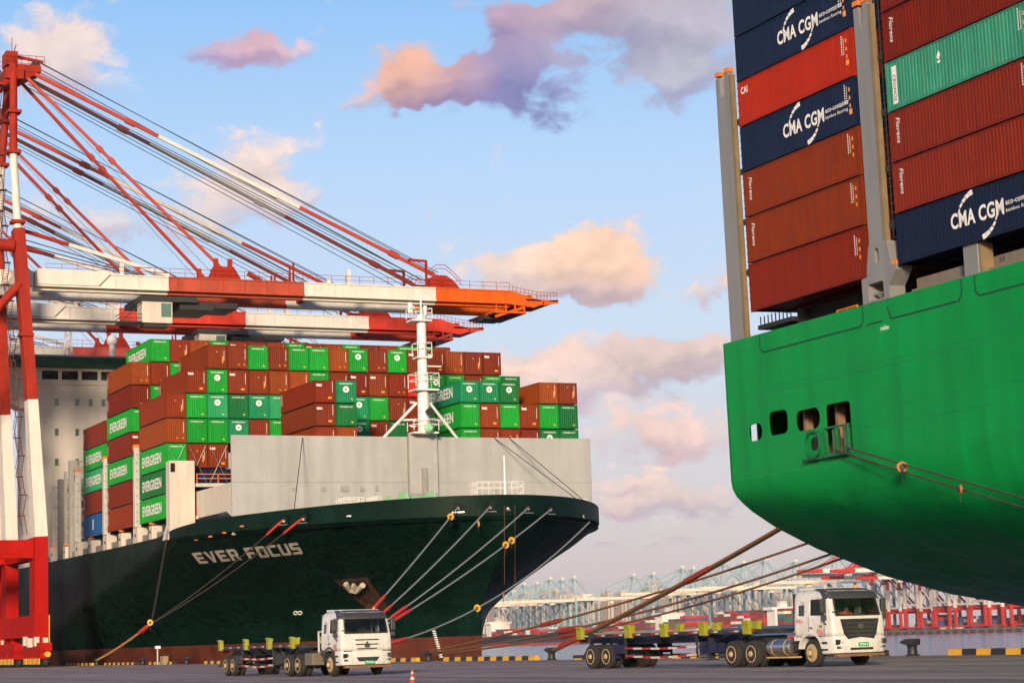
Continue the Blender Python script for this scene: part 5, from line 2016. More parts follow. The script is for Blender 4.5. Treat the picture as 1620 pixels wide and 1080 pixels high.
    for k in range(4):
        np_.bar((4.4, 64.0 + k * 1.4, 46.3), (4.4, 64.0 + k * 1.4, 47.4), 0.18)
    no_ = np_.build('nose_platform', M_ORANGE, t)
    nr = MB()
    for zz in (48.7, 49.2):
        nr.bar((4.6, 66.4, zz + 0.6), (4.6, 70.2, zz), 0.05)
        nr.bar((4.6, 70.2, zz), (4.6, 73.3, zz), 0.05)
        nr.bar((-4.6, 70.2, zz), (-4.6, 73.3, zz), 0.05)
    for k in range(7):
        nr.bar((4.6, 70.2 + k * 0.5, 48.1), (4.6, 70.2 + k * 0.5, 49.2), 0.05)
        nr.bar((4.6, 66.4 + k * 0.6, 49.2 - k * 0.2), (4.6, 66.4 + k * 0.6, 49.9 - k * 0.13), 0.05)
    nr.build('nose_rail', M_RED, no_)
    ns = MB()
    for x in (-1.6, 0, 1.6):
        ns.box((x - 0.5, 63.2, 45.6), (x + 0.5, 66.4, 46.1))
    ns.build('buffer_block', M_DARK, no_)
    # housing with bowed stair over the outer stay pins
    for sx in (1, -1):
        x = sx * 4
        hb = MB()
        pr = [(54.2, 49.25), (58.6, 49.25), (57.6, 50.4), (56.6, 51.0), (55.4, 51.0), (54.2, 50.6)]
        hb.plate(pr, [], (x + 0.5, 0, 0), (0, 1, 0), (0, 0, 1), 1.0)
        ho_ = hb.build('stay_bracket', M_RED, t)
        for dz in (0.0, -0.5):
            MB().tube([(sx * 4.6, 54.0, 51.6 + dz), (sx * 4.6, 55.2, 52.4 + dz), (sx * 4.6, 56.4, 52.4 + dz), (sx * 4.6, 57.6, 51.5 + dz), (sx * 4.6, 58.8, 50.3 + dz)], 0.05, 5).build('bracket_rail', M_RED, ho_)
        hr = MB()
        hr.bar((sx * 4.2, 53.8, 49.25), (sx * 4.2, 53.8, 53.0), 0.3)
        hr.bar((sx * 4.2, 53.8, 52.9), (sx * 4.2, 51.2, 53.0), 0.3)
        hr.build('davit', M_RED, ho_)
        ib2 = MB()
        for y in (24.3, 26.2):
            ib2.bar((x, y, 49.2), (x, y, 52.0), 0.6, 0.35)
        ib2.plate([(23.2, 49.25), (27.6, 49.25), (26.6, 50.9), (24.0, 50.9)], [], (x + 0.45, 0, 0), (0, 1, 0), (0, 0, 1), 0.9)
        ib2.build('stay_bracket', M_RED, t)
        MB().bar((x, 30.5, 49.2), (x, 28.6, 50.2), 0.5).build('boom_latch', M_RED, t)
        MB().bar((x, 34.4, 49.2), (x, 34.4, 51.5), 0.22).build('boom_post', M_RED, t)
        MB().bar((x, 34.9, 49.2), (x, 34.9, 51.9), 0.22).build('boom_post', M_RED, t)
        for y in (42.6, 11.8):
            MB().bar((x, y, 49.2), (x, y, 51.3), 0.5).build('lamp_post', M_WHITE, t)
    # root cabin box on the boom
    rc = MB()
    rc.plate([(0.8, 47.6), (8.6, 47.6), (10.4, 49.45), (0.8, 49.6)], [], (4.85, 0, 0), (0, 1, 0), (0, 0, 1), 0.2)
    rc.build('root_panel', M_WHITE, t)
    # fore stays: jointed bars, red - white - red
    for sx in (1, -1):
        a, b = Vector((sx * 1.5, 0.2, 76.0)), Vector((sx * 4.0, 56.0, 50.6))
        for t0, t1, m in ((0.0, 0.305, M_STAY), (0.305, 0.645, M_WHITE), (0.645, 1.0, M_STAY)):
            MB().bar(a.lerp(b, t0), a.lerp(b, t1), 0.30, 0.46).build('fore_stay', m, t)
        for k in (0.24, 0.58, 0.88):
            MB().bar(a.lerp(b, k - 0.012), a.lerp(b, k + 0.012), 0.55, 0.68).build('stay_joint', M_STAY if k != 0.58 else M_WHITE, t)
        a, b = Vector((sx * 1.5, -0.2, 75.4)), Vector((sx * 4.0, 25.2, 50.6))
        MB().bar(a, b, 0.28, 0.38).build('inner_stay', M_STAY, t)
        for k in (0.38, 0.44):
            MB().bar(a.lerp(b, k - 0.012), a.lerp(b, k + 0.012), 0.5, 0.62).build('stay_joint', M_STAY, t)
        for dz, dy, dx in ((1.2, 1.3, 0.0), (0.9, 1.0, 0.5)):
            MB().cyl((sx * (1.2 + dx), 1.6, 76.2 + dz), (sx * (2.6 + dx), 57.0 - dy, 51.6), 0.055, 6).build('boom_hoist_rope', M_CABLE, t)
        for k in (0.0, 0.35, 0.7):
            MB().cyl((sx * (0.6 + k), 0.8, 75.2 - k), (sx * (2.0 + k), 55.2 - 4 * k, 50.2), 0.05, 6).build('boom_hoist_rope', M_CABLE, t)
        MB().cyl((sx * 1.4, 0.4, 74.6), (sx * 3.2, 24.0, 50.2), 0.03, 6).build('boom_hoist_rope', M_CABLE, t)
        a, b = Vector((sx * 4.3, -1.2, 54.5)), Vector((sx * 4.3, 18.0, 49.4))
        MB().bar(a, a.lerp(b, 0.32), 0.35, 0.45).build('root_stay', M_RED, t)
        MB().bar(a.lerp(b, 0.32), b, 0.35, 0.45).build('root_stay', M_WHITE, t)
    for k in range(3):
        MB().cyl((3.2, -1, 53.6 - k * 0.7), (3.8, 15.0 - k, 49.4), 0.07, 6).build('root_rope', M_CABLE, t)
    # trolley and driver cab
    tr_ = MB()
    tr_.box((-4.4, 14.2, 46.0), (4.4, 21.6, 46.7))
    tr_.box((-3.6, 19.5, 45.2), (3.6, 24.0, 46.2))
    tr_.box((-3.0, 23.5, 45.6), (3.0, 27.5, 46.3))
    to_ = tr_.build('trolley', M_DARK, t)
    cb = MB()
    cb.box((1.6, 14.4, 43.2), (4.2, 18.4, 46.3))
    co2 = cb.build('driver_cab', M_CREAM, to_, bevel=0.08)
    wq = MB()
    wq.box((4.202, 16.9, 44.0), (4.23, 18.2, 45.8))
    wq.box((1.8, 18.402, 43.9), (4.0, 18.43, 45.8))
    wq.build('cab_window', M_GLASS_G, co2)
    cr2 = MB()
    cr2.box((1.2, 11.6, 43.2), (4.3, 14.4, 43.35))
    for zz in (43.8, 44.3):
        cr2.bar((4.25, 11.6, zz), (4.25, 14.4, zz), 0.07)
        cr2.bar((1.25, 11.6, zz), (4.25, 11.6, zz), 0.07)
    cr2.bar((4.2, 11.8, 43.4), (4.2, 14.4, 45.8), 0.12)
    cr2.box((1.8, 14.6, 42.75), (4.0, 18.0, 43.1))
    cr2.build('cab_walkway', M_DARK, co2)
    MB().box((-5.5, -24, 49.4), (5.5, -10, 54.0)).build('machinery_house', M_WHITE, t)
    return t


crane1 = make_crane()
crane1.location = (-272.0, 54.3, 0)
crane1['label'] = 'nearest red and white quay crane, its leg at the frame edge and orange boom nose'
crane2 = copy_tree(crane1)
crane2.location = (-298.4, 54.3, 0)
crane2['label'] = 'second red and white quay crane, its boom passing just below the nearest boom'
crane3 = copy_tree(crane1)
crane3.location = (-331.0, 54.3, -1.0)
crane3['label'] = 'third quay crane, pinkish red boom just above the green deckhouse roof'
M_PINK = mat('sun_faded_red_paint', (0.42, 0.055, 0.045), 0.5, var=0.12, streak=0.12)
for cr_, mm in ((crane2, mat('crane_scarlet_paint', (0.56, 0.035, 0.008), 0.45, var=0.12, streak=0.15)), (crane3, M_PINK)):
    for ch in cr_.children_recursive:
        if ch.type == 'MESH' and ch.data.materials and ch.data.materials[0] in (M_ORANGE, M_OLDRED):
            ch.material_slots[0].link = 'OBJECT'
            ch.material_slots[0].material = mm
# shift the trolleys of the copies along their booms
for cr_, dy in ((crane2, 15.0), (crane3, 30.0)):
    for ch in cr_.children:
        if ch.name.startswith('trolley'):
            ch.location.y += dy

# ------------------------------------------------------------------ trucks
TR = 0.52


def wheel(parent, x, y, side, dual=False, front=False):
    """side -1: outer face towards -y"""
    mb = MB()
    w = 0.29
    prof = [(-w / 2, TR - 0.20), (-w / 2 + 0.01, TR - 0.07), (-w / 2 + 0.04, TR - 0.015), (-w / 2 + 0.08, TR), (w / 2 - 0.08, TR), (w / 2 - 0.04, TR - 0.015), (w / 2 - 0.01, TR - 0.07), (w / 2, TR - 0.20)]
    for yy in ((y, y - side * 0.33) if dual else (y,)):
        mb.lathe((x, yy, TR), (0, 1, 0), prof, 28)
    t = mb.build('wheel', M_TYRE, parent, smooth=True)
    rm = MB()
    d = 0.06 if front else -0.03
    f = y + side * w / 2
    rm.lathe((x, f - side * 0.05, TR), (0, side, 0), [(-0.05, 0.33), (0.06, 0.33), (0.065, 0.30), (0.03 + d * 0.5, 0.28), (0.01 + d, 0.21), (0.02 + d, 0.19), (0.03 + d, 0.12), (0.12 + d, 0.11), (0.15 + d, 0.08)], 24)
    ro = rm.build('rim', M_RIM, t, smooth=True)
    hb = MB()
    for k in range(10):
        a = 2 * math.pi * k / 10
        c = (x + 0.155 * math.cos(a), f - side * 0.05 + side * (0.03 + d), TR + 0.155 * math.sin(a))
        hb.cyl(c, (c[0], c[1] + side * 0.05, c[2]), 0.022, 6)
    hb.build('wheel_nuts', M_STEEL, ro)
    return t


CAB_Z = [1.12, 1.28, 1.55, 1.80, 1.90, 2.10, 2.30, 2.50, 2.60, 2.72, 2.80, 2.84]


def cab_front(z):
    return lerp_tab([(1.1, 1.40), (1.80, 1.36), (1.90, 1.33), (2.50, 1.16), (2.60, 1.12), (2.72, 1.02), (2.80, 0.90), (2.84, 0.74)], z)


def cab_ring(z):
    xf = cab_front(z)
    w = lerp_tab([(1.1, 1.235), (1.7, 1.235), (2.5, 1.17), (2.72, 1.12), (2.80, 1.04), (2.84, 0.92)], z)
    r = 0.15
    xb = -1.02 if z < 2.75 else -0.98 + (z - 2.75) * 1.0
    ys = [0.0, 0.35, 0.70, 1.0]
    right = [(xf + 0.03 * (1 - (v / 1.0) ** 2), -min(v, w - r)) for v in ys]
    for k in range(1, 5):
        a = R(90.0 * k / 5)
        right.append((xf - r + r * math.cos(a), -(w - r + r * math.sin(a))))
    for x in (min(0.94, xf - r - .002), 0.86, 0.45, 0.02, -0.06, -0.30, -0.36, -0.72, -0.80, xb + 0.10):
        right.append((x, -w))
    right += [(xb + 0.02, -w + 0.04), (xb, -w + 0.10), (xb, -0.5)]
    left = [(x, -y) for x, y in reversed(right[1:])]
    return right, left


def make_tractor(kind, name_lab, loc, rz, number):
    t = root('terminal_tractor', loc, name_lab, 'truck', 'terminal tractors on the quay', rz)
    rings = []
    for z in CAB_Z:
        a, b = cab_ring(z)
        rings.append([(x, y, z) for x, y in a + b])
    n = len(rings[0])
    nr = len(cab_ring(1.5)[0])
    win, sidew, smallw, shell = [], [], [], []
    for j in range(len(CAB_Z) - 1):
        z0, z1 = CAB_Z[j], CAB_Z[j + 1]
        inwin = z0 >= 1.895 and z1 <= 2.501
        for i in range(n):
            i2 = (i + 1) % n
            q_ = (j * n + i, j * n + i2, (j + 1) * n + i2, (j + 1) * n + i)
            # mirrored index so both sides read the same
            k = i if i < nr else (n - 1 - i)
            if i >= nr - 1 and i < nr:
                k = 99
            if inwin and (k in (0, 1, 2)):
                win.append(q_)
            elif inwin and k in (9, 10):
                sidew.append((i < nr, q_))
            elif inwin and k in (13, 14) and z1 < 2.4 and k == 14:
                smallw.append((i < nr, q_))
            else:
                shell.append(q_)
    flat = [p for r_ in rings for p in r_]
    sh = MB()
    sh.add(flat, shell + [tuple(range((len(CAB_Z) - 1) * n, len(CAB_Z) * n))])
    cab = sh.build('cab', M_CAB, t, smooth=True)
    md_ = cab.modifiers.new('thickness', 'SOLIDIFY')
    md_.thickness = 0.04
    md_.offset = -1
    g = MB()
    g.add([(p[0] - 0.012, p[1], p[2]) for p in flat], win)
    wsn = g.build('windscreen', M_WIND, cab, smooth=True)
    for s in (True, False):
        for lst, nm_ in ((sidew, 'door_window'), (smallw, 'rear_side_window')):
            g = MB()
            g.add([(p[0], p[1] * 0.992, p[2]) for p in flat], [q_ for b_, q_ in lst if b_ == s])
            g.build(nm_, M_WIND if nm_ == 'door_window' else M_GLASS_D, cab)
    # black seal round the windscreen
    se = MB()
    c = []
    for z, y in ((1.88, -1.02), (1.88, 1.02), (2.52, 0.98), (2.52, -0.98)):
        c.append((cab_front(z) + 0.012, y, z))
    c.insert(1, (cab_front(1.88) + 0.045, 0, 1.88))
    c.insert(4, (cab_front(2.52) + 0.045, 0, 2.52))
    for i in range(len(c)):
        se.bar(c[i], c[(i + 1) % len(c)], 0.05, 0.05)
    se.build('windscreen_seal', M_DARK, cab)
    # sun visor / roof fairing in dark grey
    v = MB()
    rws = []
    for z, dx in ((2.50, 0.05), (2.56, 0.07), (2.66, 0.06), (2.76, 0.05), (2.86, -0.02), (2.90, -0.14)):
        w = lerp_tab([(2.5, 1.16), (2.7, 1.14), (2.9, 1.02)], z)
        xf = cab_front(z) + dx
        row = [(xf - 0.45, -w - 0.01, z), (xf - 0.18, -w - 0.01, z), (xf - 0.05, -w + 0.06, z), (xf, -w + 0.2, z), (xf + 0.03, 0, z), (xf, w - 0.2, z), (xf - 0.05, w - 0.06, z), (xf - 0.18, w + 0.01, z), (xf - 0.45, w + 0.01, z)]
        rws.append(row)
    grid(v, rws)
    v.add(rws[-1], [tuple(range(9))])
    v.build('sun_visor', M_VISOR, cab, smooth=True)
    rp = MB()
    rp.plate([(-0.98, 2.845), (0.7, 2.845), (0.55, 2.93), (-0.9, 2.96)], [], (0, -0.95, 0), (1, 0, 0), (0, 0, 1), 1.9)
    rp.build('roof_panel', M_CAB, cab, bevel=0.03)
    # lower front: bumper block, rounded in plan
    bp_ = MB()
    rws = []
    for z, dx, w in ((0.46, -0.10, 1.16), (0.50, 0.02, 1.20), (0.72, 0.07, 1.225), (0.95, 0.06, 1.235), (1.115, 0.03, 1.235)):
        xf = 1.42 + dx
        row = [(0.66, -w, z), (xf - 0.26, -w, z), (xf - 0.10, -w + 0.06, z), (xf - 0.02, -w + 0.22, z), (xf, -0.5, z), (xf + 0.01, 0, z), (xf, 0.5, z), (xf - 0.02, w - 0.22, z), (xf - 0.10, w - 0.06, z), (xf - 0.26, w, z), (0.66, w, z)]
        rws.append(row)
    grid(bp_, rws)
    bp_.add(rws[-1], [tuple(range(11))])
    bp_.add(rws[0], [tuple(reversed(range(11)))])
    bm2 = bp_.build('bumper', M_CAB, t, smooth=True)
    MB().box((1.16, -1.05, 0.36), (1.42, 1.12, 0.455)).build('skid_bar', mat('dusty_brown_bar', (0.20, 0.11, 0.05), 0.7, var=0.3, scale=4), bm2)
    for s in (-1, 1):
        st_ = MB()
        st_.box((0.70, s * 1.23 - 0.02, 0.60), (1.02, s * 1.23 + 0.02, 0.66))
        st_.box((0.70, s * 1.23 - 0.02, 0.84), (1.02, s * 1.23 + 0.02, 0.92))
        st_.build('step', M_DARK, bm2)
        hl = MB()
        y0 = s * 0.98
        hl.plate([(-0.19, 0.80), (0.19, 0.82), (0.20, 0.97), (-0.19, 0.99)] if s < 0 else [(-0.19, 0.82), (0.19, 0.80), (0.19, 0.99), (-0.20, 0.97)], [], (1.475 if kind == 'A' else 1.47, y0, 0), (-0.22 * -s, 1, 0), (0, 0, 1), 0.06)
        ho_ = hl.build('headlight', M_DARK, bm2)
        for dy, rr in ((-0.08, 0.065), (0.08, 0.055)):
            MB().lathe((1.478 - 0.22 * abs(dy) * (1 if dy * s > 0 else -1), y0 + dy, 0.895), (1, 0, 0), [(-0.02, rr), (0.008, rr), (0.02, rr * 0.4)], 12).build('lamp', M_LAMP, ho_, smooth=True)
        fg = MB()
        fg.plate([(-0.16, 0.66), (0.16, 0.66), (0.14, 0.74), (-0.16, 0.74)], [], (1.478, s * 0.96, 0), (-0.15 * -s, 1, 0), (0, 0, 1), 0.05)
        fo2 = fg.build('fog_lamp', M_VISOR, bm2)
        MB().lathe((1.478, s * 0.94, 0.70), (1, 0, 0), [(-0.01, 0.035), (0.008, 0.035), (0.014, 0.015)], 10).build('lamp', M_LAMP, fo2, smooth=True)
    npt = MB().plate([(-0.24, 0.0), (0.24, 0.0), (0.24, 0.15), (-0.24, 0.15)], [], (1.515, 0.08, 0.52 if kind == 'A' else 0.72), (0, 1, 0), (0, 0, 1), 0.02).build('number_plate', M_PLATE, bm2)
    tx_ = MB()
    text_mb(tx_, number, (1.517, -0.10, (0.52 if kind == 'A' else 0.72) + 0.04), (0, 1, 0), (0, 0, 1), 0.36, 0.075, 0.01)
    tx_.build('plate_characters', M_LETTER, npt)
    if kind == 'A':
        gr_ = MB()
        gr_.plate([(-0.42, 0.62), (0.42, 0.62), (0.56, 0.80), (-0.56, 0.80)], [], (1.503, 0, 0.02), (0, 1, 0), (0, 0, 1), 0.02)
        gr_.build('air_intake', M_DARK, bm2)
        for z, w, x in ((1.58, 0.58, 1.425), (1.38, 0.55, 1.43), (1.19, 0.47, 1.44)):
            MB().plate([(-w + 0.03, z - 0.025), (w - 0.03, z - 0.025), (w, z + 0.025), (-w, z + 0.025)], [], (x, 0, 0), (0, 1, 0), (0, 0, 1), 0.03).build('grille_slot', M_DARK, cab)
        MB().plate([(-0.10, 1.24), (0.10, 1.24), (0.13, 1.34), (0, 1.52), (-0.13, 1.34)], [], (1.452, 0, 0), (0, 1, 0), (0, 0, 1), 0.02).build('badge', M_VISOR, cab)
        for s in (-1, 1):
            MB().box((1.36, min(s * 0.72, s * 1.12), 1.075), (1.455, max(s * 0.72, s * 1.12), 1.11)).build('panel_gap', M_DARK, cab)
    else:
        gz = [(-0.60, 0.98), (0.60, 0.98), (0.74, 1.20), (0.88, 1.74), (-0.88, 1.74), (-0.74, 1.20)]
        go = MB().plate(gz, [], (1.47, 0, 0), (0, 1, 0), (0, 0, 1), 0.06).build('grille', M_DARK, cab)
        for z, w in ((1.10, 0.62), (1.25, 0.68), (1.40, 0.73), (1.55, 0.78)):
            MB().plate([(-w, z), (w, z), (w, z + 0.06), (-w, z + 0.06)], [], (1.488, 0, 0), (0, 1, 0), (0, 0, 1), 0.02).build('grille_slat', M_VISOR, go)
        bd = MB()
        bd.plate([(0.14 * math.cos(R(20 * i)), 0.11 * math.sin(R(20 * i))) for i in range(18)], [], (1.512, 0.0, 1.46), (0, 1, 0), (0, 0, 1), 0.02)
        bd.build('badge', M_STEEL, go)
        MB().plate([(-0.52, 0.60), (0.52, 0.60), (0.52, 0.68), (-0.52, 0.68)], [], (1.508, 0, 0), (0, 1, 0), (0, 0, 1), 0.02).build('air_intake', M_DARK, bm2)
    # wipers, beacon, mirrors, door lines, handle
    for y in (-0.55, 0.45):
        w_ = MB()
        w_.bar((1.39, y, 1.86), (1.36, y - 0.42, 1.95), 0.03)
        w_.bar((1.375, y - 0.20, 1.90), (1.335, y - 0.62, 2.02), 0.035)
        w_.build('wiper', M_DARK, cab)
    for s in (-1, 1):
        mo = MB()
        mo.box((1.02, min(s * 1.30, s * 1.52), 1.98), (1.16, max(s * 1.30, s * 1.52), 2.48))
        mo.box((1.04, min(s * 1.30, s * 1.50), 1.72), (1.16, max(s * 1.30, s * 1.50), 1.92))
        mo_ = mo.build('mirror', M_VISOR, cab, bevel=0.03)
        ma = MB()
        ma.tube([(1.0, s * 1.17, 2.50), (1.10, s * 1.40, 2.54), (1.10, s * 1.42, 1.66), (1.02, s * 1.24, 1.55)], 0.022, 6)
        ma.build('mirror_arm', M_DARK, mo_)
        dl = MB()
        yy = s * 1.237
        for a, b in (((0.90, 1.13), (0.90, 1.82)), ((-0.08, 1.13), (-0.08, 1.88)), ((-0.08, 1.13), (0.90, 1.13))):
            dl.bar((a[0], yy, a[1]), (b[0], yy, b[1]), 0.014, 0.014)
        dl.build('door_gap', M_VISOR, cab)
        MB().box((0.0, min(s * 1.235, s * 1.262), 1.42), (0.16, max(s * 1.235, s * 1.262), 1.47)).build('door_handle', M_DARK, cab)
        # wheel arch and mud guard
        fa = MB()
        pr = []
        for k in range(13):
            a = R(8 + 164 * k / 12)
            pr.append((0.66 * math.cos(a), TR + 0.06 + 0.64 * math.sin(a)))
        po = [(x * 1.16, TR + 0.06 + (z - TR - 0.06) * 1.14) for x, z in pr]
        fa.plate(pr + list(reversed(po)), [], (0, min(s * 0.86, s * 1.25), 0), (1, 0, 0), (0, 0, 1), 0.39)
        fa.build('wheel_arch', M_CAB if kind == 'B' else M_VISOR, t, smooth=True)
        MB().box((-1.04, min(s * 0.6, s * 1.22), 0.98), (-0.70, max(s * 0.6, s * 1.22), 1.16)).build('cab_corner', M_CAB if kind == 'B' else M_VISOR, t)
    nx = MB()
    if kind == 'B':
        text_mb(nx, '9061', (0.42, -1.242, 1.17), (1, 0, 0), (0, 0, 1), 0.44, 0.24, 0.02)
        text_mb(nx, '9061', (-0.85, -1.242, 1.62), (1, 0, 0), (0, 0, 1), 0.40, 0.16, 0.015)
    else:
        text_mb(nx, '906', (0.56, -1.242, 1.17), (1, 0, 0), (0, 0, 1), 0.26, 0.26, 0.02)
    nx.build('fleet_number', M_TEXTRED, cab, raw=True)
    MB().lathe((1.0 if kind == 'A' else 0.6, 0.55, 2.90), (0, 0, 1), [(0, 0.06), (0.08, 0.06), (0.12, 0.03)], 12).build('beacon', M_AMBER, cab, smooth=True)
    if kind == 'B':
        MB().box((0.55, -1.24, 1.44), (0.78, -1.239, 1.54)).build('door_sticker', M_LIME, cab)
    # cab interior
    it = MB()
    it.box((0.85, -1.10, 1.13), (1.30, 1.10, 1.66))
    it.box((-0.95, -1.15, 1.13), (-0.90, 1.15, 2.4))
    it.build('dashboard', M_DARK, t)
    for y in (0.55, -0.6):
        sb = MB()
        sb.box((-0.35, y - 0.25, 1.16), (0.25, y + 0.25, 1.42))
        sb.bar((-0.30, y, 1.40), (-0.45, y, 2.15), 0.48, 0.14)
        sb.build('driver_seat', M_SEAT, t, bevel=0.04)
    sw = MB()
    sw.tube([(0.66 + 0.08 * math.sin(R(30 * k)), 0.55 + 0.22 * math.cos(R(30 * k)), 1.68 + 0.20 * math.sin(R(30 * k))) for k in range(13)], 0.018, 6)
    sw.build('steering_wheel', M_DARK, t)
    MB().box((-1.0, -1.15, 1.08), (1.1, 1.15, 1.13)).build('cab_floor', M_DARK, t)
    # chassis
    ch = MB()
    for s in (-1, 1):
        ch.box((-6.1, s * 0.43 - 0.05, 0.82), (1.1, s * 0.43 + 0.05, 1.08))
    for x in (-5.8, -4.5, -3.0, -1.6, 0.2):
        ch.box((x - 0.1, -0.4, 0.86), (x + 0.1, 0.4, 1.04))
    ch.box((-5.0, -0.55, 1.08), (-3.9, 0.55, 1.22))
    for x in (0, -3.9, -5.25):
        ch.cyl((x, -0.95, TR), (x, 0.95, TR), 0.11, 10)
    ch.box((-1.3, -0.9, 0.72), (-0.7, 0.9, 1.02))
    ch.box((-0.6, -0.8, 0.55), (1.2, 0.8, 1.1))
    ch.build('chassis', M_CHASSIS, t)
    for s in (-1, 1):
        wheel(t, 0.0, s * 1.05, s, front=True)
        wheel(t, -3.9, s * 1.08, s, dual=True)
        wheel(t, -5.25, s * 1.08, s, dual=True)
    if kind == 'B':
        tk = MB()
        tk.lathe((-2.85, -0.93, 0.74), (1, 0, 0), [(0, 0.05), (0.0, 0.26), (0.03, 0.32), (1.45, 0.32), (1.48, 0.26), (1.48, 0.05)], 24)
        tko = tk.build('fuel_tank', M_STEEL, t, smooth=True)
        bt = MB()
        for x in (-2.55, -1.75):
            bt.lathe((x, -0.93, 0.74), (1, 0, 0), [(0, 0.31), (0, 0.328), (0.07, 0.328), (0.07, 0.31)], 24)
        bt.box((-2.9, -1.2, 0.34), (-1.3, -0.7, 0.40))
        bt.build('tank_strap', M_RIM, tko, smooth=True)
        MB().box((-1.12, -1.2, 0.62), (-1.04, -0.7, 1.10)).build('mud_flap', M_DARK, t)
        MB().box((-1.0, -1.255, 1.30), (-0.88, -1.245, 1.36)).build('side_marker', M_AMBER, t)
    else:
        MB().box((-3.1, -1.2, 0.5), (-2.1, -0.6, 1.05)).build('fuel_tank', mat('dusty_tank', (0.16, 0.13, 0.095), 0.6, var=0.2), t, bevel=0.04)
        rk = MB()
        for y in (-1.15, -0.35):
            rk.bar((-1.45, y, 1.08), (-1.45, y, 2.0), 0.06)
        for z in (1.1, 1.55, 2.0):
            rk.bar((-1.45, -1.15, z), (-1.45, -0.35, z), 0.06)
            rk.bar((-1.45, -1.15, z), (-1.06, -1.15, z), 0.05)
        rk.build('ladder_rack', M_CAB, t)
        MB().box((-1.06, -1.24, 0.95), (-0.62, -0.75, 1.18)).build('mud_guard', M_VISOR, t, bevel=0.03)
    sn = MB()
    sn.box((-1.16, -1.12, 1.14), (-1.05, -0.95, 2.75))
    sn.build('intake_snorkel', M_DARK, t, bevel=0.02)
    bx2 = MB()
    bx2.box((-3.2, 0.6, 0.5), (-1.3, 1.2, 1.0))
    bx2.build('battery_box', M_CHASSIS, t)
    return t


